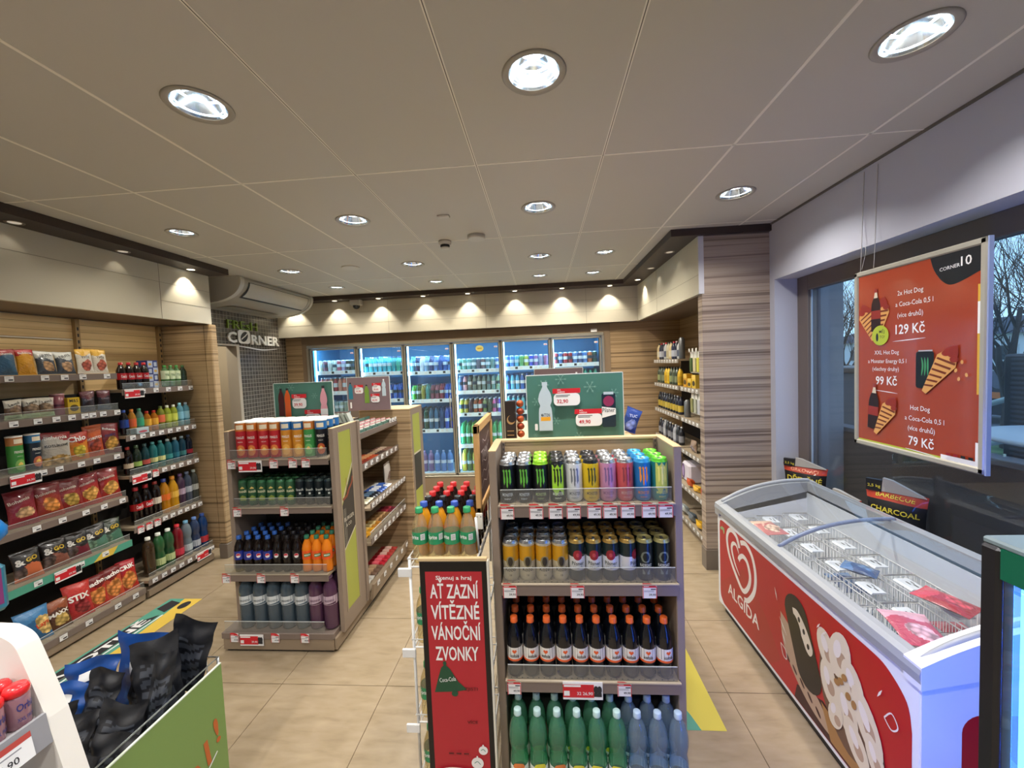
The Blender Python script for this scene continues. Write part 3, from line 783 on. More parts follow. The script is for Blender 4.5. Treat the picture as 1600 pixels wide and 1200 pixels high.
# ================================================================ NEAR GONDOLA
def near_gondola():
    t = thing('gondola', 'near wood and taupe gondola end with energy cans, beer and cola', 'shelf', (.145, 1.6, 0))
    m = MB()
    m.box(-.225, -.195, 1.56, 1.82, 0, 1.41, 0, .003); part('side_panel', m, [mat('panel_taupe', hexc('8b7b6d'), .45)], t, world=True)
    m = MB(); m.box(.485, .515, 1.56, 1.82, 0, 1.41, 0, .003); part('side_panel', m, [MATS['panel_taupe']], t, world=True)
    m = MB(); m.box(-.195, .485, 1.792, 1.82, 0, 1.40, 0); m.box(-.225, .515, 1.787, 1.824, 1.40, 1.412, 1, .002); m.box(-.225, -.195, 1.56, 1.787, 1.4095, 1.412, 1); m.box(.485, .515, 1.56, 1.787, 1.4095, 1.412, 1)
    part('back_panel', m, [M_WOOD, M_EDGE], t, world=True)
    m = MB(); m.box(-.19, .48, 1.782, 1.791, .1, 1.17, 0); part('liner', m, [M_DARKB], t, world=True)
    m = MB()
    for x in (-.192, .470):
        m.box(x, x + .012, 1.775, 1.79, .1, 1.40, 0)
        for k in range(60): m.box(x + .004, x + .008, 1.7745, 1.775, .12 + k * .0215, .13 + k * .0215, 1)
    part('upright', m, [M_TAUPED, M_INK], t, world=True)
    for z, g in ((1.198, .062), (.884, .062), (.489, .060)):
        s = endcap_shelf(t, -.193, .483 if z > 1 else .49, 1.545, 1.79, z, .047, g)
        if z > 1:
            for i, x in enumerate((-.157, -.044, .031, .100, .179, .239, .305, .384, .446)): stick(s, 'red', (x, 1.5405, z + .004))
        elif z > .6:
            for x in (-.160, .104, .379): stick(s, 'red2', (x, 1.5405, z + .002))
        else:
            for x in (-.159, .273): stick(s, 'red', (x, 1.5405, z + .002))
            stick(s, 'promo', (.111, 1.538, z + .004))
    m = MB(); m.box(-.229, .525, 1.44, 1.82, .0, .075, 0, .003); m.box(-.225, .515, 1.45, 1.79, .075, .08, 1); part('base', m, [M_TAUPE, M_DECK], t, world=True)
    # body that runs away behind the end, carrying the signs
    m = MB(); m.box(.13, .16, 1.82, 2.74, .1, 1.345, 0); m.box(-.15, .45, 1.82, 2.74, 1.345, 1.36, 1, .002); m.box(-.16, .46, 1.82, 2.74, 0, .12, 2)
    part('spine', m, [M_TAUPE, M_EDGE, M_TAUPED], t, world=True)
    for z in (.42, .74, 1.06):
        m = MB(); m.box(-.15, .13, 1.84, 2.72, z - .02, z, 0); m.box(.16, .45, 1.84, 2.72, z - .02, z, 0); m.box(-.154, -.148, 1.84, 2.72, z - .04, z + .002, 1); m.box(.448, .454, 1.84, 2.72, z - .04, z + .002, 1)
        part('shelf', m, [M_DECK, M_STRIP], t, world=True)
    m = MB(); m.box(-.2, .50, 2.72, 2.75, 0, 1.36, 0, .003); part('back_panel', m, [M_WOOD], t, world=True)
near_gondola()

# ================================================================ LEFT GONDOLA
def left_gondola():
    t = thing('gondola', 'left gondola end with tube crisps, cans, cola and large water bottles', 'shelf', (-1.69, 2.9, 0))
    PT = MATS['panel_taupe']
    for x0, x1 in ((-2.035, -2.005), (-1.345, -1.315)):
        m = MB(); m.box(x0, x1, 2.40, 2.72, .085, 1.395, 0, .003); m.box(x0, x1, 2.40, 2.72, 1.395, 1.398, 1); part('side_panel', m, [PT, M_EDGE], t, world=True)
    # printed strip on the outer face of the right panel
    m = MB(); x = -1.3148
    c = Canvas(m, (x, 2.46, .20), (0, 1, 0), (0, 0, 1), (1, 0, 0), .0004)
    c.rect(0, .16, 0, 1.16, 0)
    c.poly([(0, .40), (.16, .50), (.16, .90), (0, .68)], 1); c.poly([(0, .695), (.16, .915), (.16, .935), (0, .71)], 2); c.poly([(0, .39), (.16, .49), (.16, .502), (0, .402)], 2)
    c.stroke(smoothpath([(.01, .72), (.07, .735), (.10, .77), (.14, .80), (.155, .84)], 4), .018, 3); c.stroke([(.07, .72), (.065, .85)], .004, 3)
    for k in range(3): c.rect(.01 + .012 * k, .012 + .012 * k, .42, .66, 2)
    c.text('BURGER', .012, .575, .035, 2, .01, maxw=.135)
    c.text('& CO', .03, .535, .03, 2, .01)
    m.box(-1.3155, -1.3125, 2.448, 2.46, .19, 1.37, 4); m.box(-1.3155, -1.3125, 2.62, 2.632, .19, 1.37, 4)
    part('printed_strip', m, [M_LIME, mat('strip_dark', hexc('3b3733'), .5), mat('strip_light', hexc('c6bfae'), .5), mat('strip_red', hexc('8f4a32'), .5), mat('strip_rail', hexc('9b8b77'), .4)], t, world=True)
    m = MB(); m.box(-1.34, -1.305, 2.72, 2.755, .10, 1.40, 0, .003); part('post', m, [PT], t, world=True)
    m = MB(); m.box(-2.005, -1.345, 2.69, 2.72, .085, 1.39, 0); part('back_panel', m, [M_DARKB], t, world=True)
    defs = ((1.215, 2.385, .065, [(-1.98, 'red2'), (-1.70, 'red2'), (-1.575, 'red2'), (-1.49, 'red2')]), (.907, 2.39, .06, [(-1.97, 'red'), (-1.655, 'red')]))
    for z, yf, g, tags in defs:
        s = endcap_shelf(t, -2.003, -1.347, yf, 2.69, z, .04, g, False)
        for x, k in tags: stick(s, k, (x, yf - .0048, z + .003))
        if z > 1: stick(s, 'promo2', (-1.855, yf - .006, z - .002))
    s = endcap_shelf(t, -2.055, -1.365, 2.335, 2.69, .503, .045, .06, False)
    for x in (-2.03, -1.80, -1.58): stick(s, 'red', (x, 2.33, .507))
    m = MB(); m.box(-2.085, -1.355, 2.33, 2.72, .015, .090, 0, .004); m.box(-2.09, -1.350, 2.325, 2.72, .088, .128, 1, .003); m.box(-2.07, -1.37, 2.345, 2.72, 0, .015, 2)
    m.box(-1.352, -1.335, 2.335, 3.52, .02, .095, 0, .002); m.box(-1.9, -1.345, 2.72, 3.52, 0, .09, 2)
    b = part('base', m, [mat('base_laminate', hexc('8d7c68'), .5), M_STRIP, M_BLACK], t, world=True)
    g = MB(); g.box(-2.07, -1.41, 2.333, 2.335, .128, .20); g.box(-2.07, -1.41, 2.332, 2.336, .198, .20, 1); part('guard', g, [M_GUARD, MATS['guard_edge']], b, world=True)
    for x in (-2.0, -1.73, -1.535): stick(b, 'red', (x, 2.3235, .127))
    stick(b, 'promo2', (-1.885, 2.322, .122))
    # side bays facing the aisle
    m = MB(); m.box(-1.69, -1.66, 2.72, 3.5, .09, 1.33, 0); m.box(-1.9, -1.69, 2.72, 3.5, 1.30, 1.33, 1); part('spine', m, [mat('spine_dark', hexc('4c4038'), .6), M_EDGE], t, world=True)
    def bay(z, xf, sh, lip, y1=3.49):
        m = MB(); m.box(-1.66, xf, 2.757, y1, z - .018, z, 0); m.box(xf, xf + .006, 2.757, y1, z - .012, z - .012 + sh, 1, .001)
        s = part('shelf', m, [M_DECK, M_STRIP], t, world=True)
        if lip:
            g = MB(); g.box(xf - .002, xf, 2.757, y1, z - .012 + sh, z + lip); g.box(xf - .003, xf + .001, 2.757, y1, z + lip - .003, z + lip, 1); part('guard', g, [M_GUARD, MATS['guard_edge']], s, world=True)
        return s
    s1 = bay(1.275, -1.315, .04, 0); s2 = bay(1.04, -1.315, .05, .03); s3 = bay(.76, -1.265, .045, 0); s4 = bay(.505, -1.275, .045, .08)
    for k in range(11): stick(s3, 'white', (-1.2575, 2.79 + k * .066, .792), PI / 2)
    for k in range(8): stick(s4, 'white', (-1.2675, 2.82 + k * .09, .536), PI / 2)
    for k in range(7): stick(s2, 'white', (-1.3075, 2.82 + k * .10, 1.072), PI / 2)
    for y in (3.33, 3.39, 3.45): stick(s1, 'white', (-1.3075, y, 1.33), PI / 2)
    m = MB(); m.box(-1.66, -1.31, 2.757, 3.5, .09, .14, 0); m.prism([(-1.31, .09), (-1.285, .09), (-1.27, .20), (-1.285, .20)], 'y', 2.757, 3.5, 1)
    s5 = part('bottom_tray', m, [M_DECK, MATS['base_laminate']], t, world=True)
    for k in range(6): stick(s5, 'white', (-1.2685, 2.83 + k * .125, .195), PI / 2)
    # far end of the gondola
    m = MB(); m.box(-1.66, -1.195, 3.50, 3.53, 0, 1.385, 0, .003); m.box(-1.66, -1.195, 3.499, 3.86, 1.385, 1.392, 1); part('end_panel', m, [M_WOOD, M_EDGE], t, world=True)
    m = MB(); m.box(-1.225, -1.195, 3.53, 3.86, 0, 1.385, 0, .003); m.box(-1.9, -1.225, 3.83, 3.86, 0, 1.385, 0)
    c = Canvas(m, (-1.1948, 3.57, .16), (0, 1, 0), (0, 0, 1), (1, 0, 0), .0004)
    c.rect(0, .20, 0, 1.17, 1); c.rect(0, .20, .47, .80, 2); c.rect(0, .2, .80, .815, 3)
    part('end_panel', m, [PT, M_LIME, MATS['strip_dark'], MATS['strip_light']], t, world=True)
left_gondola()

# ================================================================ LEFT WALL SHELVING
LB1 = (1.808, 1.528, 1.192, .845, .497, .112); LB2 = (1.677, 1.313, .992, .578, .150)
def left_shelving():
    t = thing('wall_shelving', 'long wall shelving with oak slat back, crisps and bottled drinks', 'shelf', (-3.4, 2.3, 0))
    m = MB(); m.box(-3.615, -3.60, -.4, 3.57, 1.30, 2.24, 0)
    for k in range(6): m.box(-3.5995, -3.599, -.4, 3.57, 1.92 + k * .055, 1.922 + k * .055, 1)
    area_lamp('added_fill_lamp', Vector((-3.30, 1.5, 2.235)) - Vector(t.location), t, 5.5, .05, WARM, (.0, 0, -1), 'RECTANGLE', 4.0)  # added fill lamp without a fixture, brightens the shelves and slatted back
    part('slatted_back', m, [M_SLAT, mat('slat_gap', hexc('6a5636'), .6)], t, world=True)
    m = MB(); m.box(-3.598, -3.59, -.4, 3.57, .10, 1.66, 0); part('dark_back', m, [M_DARKB], t, world=True)
    for y in (1.55, 2.22, 2.88, 3.555):
        m = MB(); m.box(-3.6, -3.57, y - .015, y + .015, .1, 2.24, 0)
        for k in range(40): m.box(-3.5705, -3.5695, y - .006, y + .006, .2 + k * .05, .225 + k * .05, 1)
        part('upright', m, [mat('upright_wood', hexc('9b7f56'), .5), M_INK], t, world=True)
    m = MB(); m.box(-3.595, -3.585, 1.6, 2.85, 2.075, 2.083, 0); part('rail', m, [mat('painted_light_streak', hexc('d8d2c4'), .3)], t, world=True)  # thin pale strip painted for a streak of light along the slats
    M_GT = mat('promo_teal', hexc('4f9a84'), .5); M_GY = mat('promo_yellow', hexc('d9b84a'), .5)
    for bi, (zs, y0, y1) in enumerate(((LB1, .9, 2.875), (LB2, 2.90, 3.545))):
        for si, z in enumerate(zs):
            last = si == len(zs) - 1
            xf = -3.19 if last else -3.275
            m = MB()
            sh = .045
            m.box(-3.59, xf, y0, y1, z - .022, z, 0); m.box(xf, xf + .006, y0, y1, z - sh, z, 1, .001)
            if bi == 0 and si == 4:
                m.box(xf + .006, xf + .0072, y0, y1, z - sh - .004, z + .002, 2); m.prism([(2.60, z - sh - .004), (2.73, z - sh - .004), (2.77, z + .002), (2.66, z + .002)], 'x', xf + .0072, xf + .0078, 3)
            s = part('shelf', m, [M_DECK, M_STRIP, M_GT, M_GY], t, world=True)
            if not (bi == 0 and si < 1):
                g = MB(); g.box(xf + .001, xf + .003, y0 + .01, y1 - .01, z, z + .05); g.box(xf + .0005, xf + .0035, y0 + .01, y1 - .01, z + .048, z + .05, 1)
                part('guard', g, [M_GUARD, MATS['guard_edge']], s, world=True)
            xs = xf + .0085
            if bi == 0:
                tg = {0: (2.24, 2.42, 2.53, 2.64, 2.80), 1: (2.24, 2.36, 2.46, 2.55, 2.63, 2.68, 2.75, 2.85), 2: (2.36, 2.45, 2.58, 2.68, 2.82), 3: (2.30, 2.44, 2.58, 2.70, 2.83), 4: (2.28, 2.52, 2.68), 5: (2.32, 2.47, 2.66, 2.79)}[si]
            else:
                n = (5, 7, 7, 8, 7)[si]; tg = [y0 + .05 + k * (y1 - y0 - .08) / n for k in range(n + 1)]
            for k, y in enumerate(tg): stick(s, 'red2' if bi and si in (2, 3) and k < 3 else 'white', (xs, y, z - .003), PI / 2)
            if bi == 1 and si in (0, 2, 4): stick(s, 'promo2', (xs + .004, 2.99 if si != 4 else 3.42, z + .002), PI / 2)
            if bi == 0 and si in (2, 4): stick(s, 'promo2', (xs + .004, 2.27 if si == 2 else 2.44, z + .0), PI / 2)
        if True:
            m = MB(); m.box(-3.59, -3.20, y0, y1, .008, .07, 0, .003); m.box(-3.196, -3.188, y0, y1 - .006, .02, .068, 0); m.box(-3.59, -3.22, y0, y1, 0, .02, 1)
            part('plinth', m, [MATS['base_laminate'], M_BLACK], t, world=True)
    m = MB(); m.box(-3.6, -3.155, 3.58, 3.62, 0.1, 2.24, 0); part('end_panel', m, [M_WOOD], t, world=True)
    m = MB(); m.box(-3.155, -3.08, 3.578, 3.65, 0.14, 2.24, 0, .008); m.box(-3.16, -3.075, 3.57, 3.655, 0, .14, 1, .004); part('end_post', m, [M_WOOD, MATS['pier_base']], t, world=True)
left_shelving()

# ================================================================ COOLERS
CX0, CX1, CYF = -3.27, .80, 5.50
DW = (CX1 - CX0) / 6
CSH = {0: (1.757, 1.462, 1.16, .86, .56), 1: (1.717, 1.328, .90, .50), 2: (1.700, 1.301, .872, .25), 3: (1.701, 1.404, 1.088, .642, .25), 4: (1.716, 1.396, 1.101, .80, .50), 5: (1.731, 1.43, 1.13, .80, .50)}
def coolers():
    t = thing('cooler', 'wall of six glass-door coolers lit pale blue across the back', 'cooler', ((CX0 + CX1) / 2, 5.7, 0))
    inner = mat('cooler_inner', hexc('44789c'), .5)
    m = MB(); m.box(CX0, CX1, 6.35, 6.38, .2, 2.12, 0); m.box(CX0, CX1, 5.56, 6.38, 2.12, 2.14, 0); m.box(CX0, CX1, 5.56, 6.38, .20, .24, 0); m.box(CX0 - .02, CX0, 5.56, 6.38, .2, 2.14, 0); m.box(CX1, CX1 + .02, 5.56, 6.38, .2, 2.14, 0)
    part('cabinet', m, [inner], t, world=True)
    fr = mat('cooler_frame', hexc('a9a598'), .35, .6); dk = mat('gasket', hexc('33302d'), .5)
    m = MB(); m.box(CX0 - .03, CX1 + .03, CYF - .03, CYF + .06, 2.085, 2.125, 0, .004); m.box(CX0 - .03, CX1 + .03, CYF - .03, CYF + .06, .205, .235, 0, .004); m.box(CX0 - .035, CX0 - .005, CYF - .03, CYF + .06, .235, 2.085, 0); m.box(CX1 + .005, CX1 + .035, CYF - .03, CYF + .06, .235, 2.085, 0)
    part('outer_frame', m, [fr], t, world=True)
    blue = (.42, .74, 1.0)
    for d in range(6):
        x0, x1 = CX0 + d * DW, CX0 + (d + 1) * DW
        m = MB()
        m.box(x0 + .004, x0 + .026, CYF - .02, CYF + .02, .24, 2.08, 0, .003); m.box(x1 - .026, x1 - .004, CYF - .02, CYF + .02, .24, 2.08, 0, .003)
        m.box(x0 + .004, x1 - .004, CYF - .02, CYF + .02, 2.055, 2.08, 0, .003); m.box(x0 + .004, x1 - .004, CYF - .02, CYF + .02, .24, .265, 0, .003)
        m.box(x0 + .026, x0 + .034, CYF - .005, CYF + .02, .265, 2.055, 1); m.box(x1 - .034, x1 - .026, CYF - .005, CYF + .02, .265, 2.055, 1)
        dr = part('cooler_door', m, [fr, dk], t, world=True)
        g = MB(); g.box(x0 + .034, x1 - .034, CYF, CYF + .004, .265, 2.055); part('pane', g, [glassy('cooler_glass', (.93, .98, 1), .015, .0)], dr, world=True)
        h = MB(); hx = x1 - .045 if d % 2 == 0 else x0 + .045
        h.tube([(hx, CYF - .022, .9), (hx, CYF - .05, .93), (hx, CYF - .05, 1.33), (hx, CYF - .022, 1.36)], .006, 8); part('handle', h, [fr], dr, world=True)
        s = MB(); c = Canvas(s, (x1 - .09, CYF - .0008, 1.99), (1, 0, 0), (0, 0, 1), (0, -1, 0), .0003)
        c.rrect(0, .045, 0, .022, .004, 0); c.rect(.005, .04, .004, .01, 1)
        part('sticker', s, [M_PAPER, M_RED], dr, world=True)
        if d == 3:
            s = MB(); c = Canvas(s, (x1 - .29, CYF - .0008, 1.985), (1, 0, 0), (0, 0, 1), (0, -1, 0), .0003); c.ell(0, 0, .055, .042, 0, 0, 28); c.rect(-.03, .03, -.008, .008, 1); part('round_sticker', s, [mat('sticker_yellow', hexc('d8cf7e'), .5), mat('sticker_gold', hexc('b89a2e'), .5)], dr, world=True)
        m = MB(); m.box(x0 - .018, x0 + .003, CYF + .0, CYF + .05, .24, 2.08, 0); part('mullion', m, [dk], t, world=True)
        for si, z in enumerate(CSH[d]):
            m = MB(); m.box(x0 + .012, x1 - .012, 5.60, 6.2, z - .012, z, 0); m.box(x0 + .012, x1 - .012, 5.592, 5.60, z - .050, z + .004, 1)
            n = 9
            for k in range(n):
                if (k * 7 + d * 3 + si) % 4: m.box(x0 + .05 + k * .067, x0 + .085 + k * .067, 5.5905, 5.592, z - .036, z - .004, 2 if (k + d + si) % 3 else 3)
            part('cooler_shelf', m, [mat('cooler_wire', hexc('b8d6e6'), .4), mat('cooler_strip', hexc('e6f4fb'), .4), M_PAPER, M_INK], t, world=True)
        for xx in (x0 + .035, ):
            m = MB(); m.tube([(xx, 5.575, .3), (xx, 5.575, 2.06)], .011, 8)
            part('light_tube', m, [mat('cooler_tube', (.6, .85, 1), .4, emit=(.55, .85, 1.0), es=5)], t, world=True)
        area_lamp('lamp', Vector(((x0 + x1) / 2, 5.60, 2.09)) - Vector(t.location), t, COOLER_W * .8, DW * .9, blue, (0, .45, -1), 'RECTANGLE', .05)
        area_lamp('lamp', Vector((x0 + .015, 5.58, 1.2)) - Vector(t.location), t, COOLER_W * .8, .04, blue, (.6, 1, 0), 'RECTANGLE', 1.7)
    m = MB(); m.box(.665, .745, 5.465, 5.475, 2.135, 2.175, 0); part('notice', m, [M_PAPER], t, world=True)
coolers()

# ================================================================ ALCOVE SHELVING
AL = (1.73, 1.44, 1.12, .785, .45, .115)
def alcove():
    t = thing('wall_shelving', 'narrow alcove shelving of car care goods behind the wood pier', 'shelf', (1.6, 4.4, 0))
    m = MB(); m.box(1.80, 1.825, 3.43, 5.40, .1, 1.72, 0); part('dark_back', m, [mat('navy_back', hexc('24262e'), .6)], t, world=True)
    for si, z in enumerate(AL):
        xf = 1.45 if si < 4 else 1.40
        for (y0, y1) in ((4.42, 5.36), (3.46, 4.38)):
            if si == 0 and y0 < 4: continue
            m = MB(); m.box(xf, 1.80, y0, y1, z - .02, z, 0); m.box(xf - .006, xf, y0, y1, z - .042, z + .002, 1)
            s = part('shelf', m, [M_DECK, mat('alcove_strip', hexc('8f877c'), .45)], t, world=True)
            for k in range(9): stick(s, 'white', (xf - .0075, y1 - .07 - k * .10, z - .003), -PI / 2)
    m = MB(); m.box(1.43, 1.82, 3.46, 5.38, 0, .095, 0, .003); part('plinth', m, [MATS['base_laminate']], t, world=True)
    for k in range(6):
        m = MB(); y = 3.92 + (k % 3) * .09; z = 1.80 - .40 * (k // 3); m.tube([(1.80, y, z), (1.46, y, z), (1.45, y, z + .012)], .0035, 6); m.box(1.447, 1.450, y - .018, y + .018, z - .005, z + .03, 0)
        part('hook', m, [M_WIRE], t, world=True)
alcove()
# ================================================================ BOTTLE RACK WITH POSTER
def rack():
    t = thing('drinks_rack', 'slim white wire drinks rack with a red poster panel in front', 'rack', (-.41, 1.75, 0))
    zs = (.962, .632, .318, .05)
    for si, z in enumerate(zs):
        m = MB()
        m.tube([(-.555, 1.53, z), (-.555, 1.53, z), (-.285, 1.53, z), (-.285, 1.985, z), (-.555, 1.985, z)], .0035, 6, closed=True)
        m.tube([(-.56, 1.525, z + .035), (-.28, 1.525, z + .035), (-.28, 1.99, z + .035), (-.56, 1.99, z + .035)], .003, 6, closed=True)
        for k in range(9): x = -.545 + k * .032; m.tube([(x, 1.53, z - .003), (x, 1.985, z - .003)], .002, 5)
        for k in range(5):
            for x in (-.557, -.283): y = 1.55 + k * .1; m.tube([(x, y, z), (x, y, z + .035)], .002, 5)
        s = part('wire_shelf', m, [M_WIRE], t, world=True)
        m = MB(); m.box(-.60, -.545, 1.515, 1.525, z - .035, z + .0, 0, .002); part('label_holder', m, [M_WIRE], s, world=True)
    m = MB()
    for x, y in ((-.285, 1.53), (-.285, 1.985), (-.555, 1.985), (-.555, 1.53)): m.tube([(x, y, 0), (x, y, 1.0 if y < 1.6 else 1.12)], .006, 8)
    m.tube([(-.285, 1.55, 1.15), (-.285, 1.6, .97)], .005, 6); m.tube([(-.285, 1.94, 1.15), (-.285, 1.9, .8)], .005, 6)
    part('frame', m, [M_WIRE], t, world=True)
    # poster panel
    m = MB(); m.box(-.506, -.243, 1.497, 1.512, .02, 1.0, 0, .002); m.box(-.51, -.240, 1.496, 1.514, 1.0, 1.012, 1, .001); m.box(-.242, -.234, 1.498, 1.516, .02, 1.0, 2)
    p = part('poster_panel', m, [mat('poster_black', hexc('0c0c10'), .3), M_EDGE, M_WHITE], t, world=True)
    m = MB(); W, H = .222, .90
    c = Canvas(m, (-.484, 1.4968, .06), (1, 0, 0), (0, 0, 1), (0, -1, 0), .0003)
    c.rect(0, W, 0, H, 0)
    c.text('Skenuj a hraj', W / 2, .868, .022, 1, .015, align='c', sx=1.25, maxw=.175)
    for i, s in enumerate(('AŤ ZAZNÍ', 'VÍTĚZNÉ', 'VÁNOČNÍ', 'ZVONKY')):
        c.text(s, W / 2, .795 - i * .083, .078, 1, .018, sx=.62, align='c', maxw=(.19, .19, .195, .17)[i])
    bx, by = .06, .415
    c.poly([(bx - .045, by), (bx - .028, by + .06), (bx - .015, by + .10), (bx, by + .115), (bx + .02, by + .095), (bx + .05, by + .045), (bx + .085, by + .012), (bx + .04, by + .004)], 2)
    c.ell(bx, by + .118, .007, .009, 2); c.ell(bx + .035, by - .004, .013, .012, 2)
    c.text('Coca-Cola', bx + .01, by + .045, .024, 1, .005, align='c', maxw=.065, rot=.12)
    c.text('ZJISTI', W * .72, .425, .018, 3, .01, align='c', sx=1.2, maxw=.075); c.text('VÍCE', W * .72, .29, .017, 3, .01, align='c', sx=1.2, maxw=.055)
    for x, y, r in ((.172, .128, .024), (.197, .182, .018)): c.ell(x, y, r, r, 1, 0, 24); c.rect(x - .003, x + .003, y + r - .001, y + r + .006, 1); c.stroke(smoothpath([(x - r * .5, y), (x, y + r * .3), (x + r * .5, y - r * .2)], 4), .003, 4)
    for k in range(3): c.rect(.06 + k * .03, .08 + k * .03, .165, .171, 3)
    c.stroke(smoothpath([(.01, .085), (.06, .10), (.13, .095), (.18, .07)], 5), .02, 1)
    part('printed_poster', m, [mat('poster_red', hexc('ad2631'), .45), M_PAPER, mat('bell_green', hexc('1d4a33'), .5), mat('poster_ink', hexc('571218'), .5), mat('ball_ink', hexc('5c8f86'), .5)], p, world=True)
    # chalkboard on the right side, facing the gondola
    m = MB(); y0, y1, z0, z1 = 1.59, 2.04, 1.14, 1.51; X0, X1 = -.288, -.267; f = .036
    m.box(X0, X1, y0, y0 + f, z0, z1, 0, .003); m.box(X0, X1, y1 - f, y1, z0, z1, 0, .003); m.box(X0, X1, y0, y1, z1 - f, z1, 0, .003); m.box(X0, X1, y0, y1, z0, z0 + f, 0, .003)
    b = part('chalkboard_frame', m, [mat('pine', hexc('c79a62'), .45)], t, world=True)
    m = MB(); m.box(X0 + .008, X1 - .008, y0 + f, y1 - f, z0 + f, z1 - f, 0)
    c = Canvas(m, (X1 - .0078, y0 + f, z0 + f), (0, 1, 0), (0, 0, 1), (1, 0, 0), .0004)
    for k in range(5): c.stroke(smoothpath([(.05 + .02 * k, .05 + .045 * k), (.12, .07 + .045 * k), (.2, .05 + .045 * k), (.3, .08 + .045 * k)], 5), .004, 1)
    c.text('TWIN', .06, .16, .07, 1, .005)
    part('chalkboard', m, [mat('chalk_brown', hexc('5b4340'), .6), mat('chalk', hexc('c9b9b4'), .8)], b, world=True)
    m = MB(); m.box(-.290, -.262, 1.580, 1.590, 1.09, 1.155, 0, .002); m.box(-.286, -.282, 1.579, 1.5795, 1.14, 1.144, 1); m.box(-.271, -.267, 1.579, 1.5795, 1.14, 1.144, 1); part('bracket', m, [M_WHITE, M_INK], t, world=True)
rack()

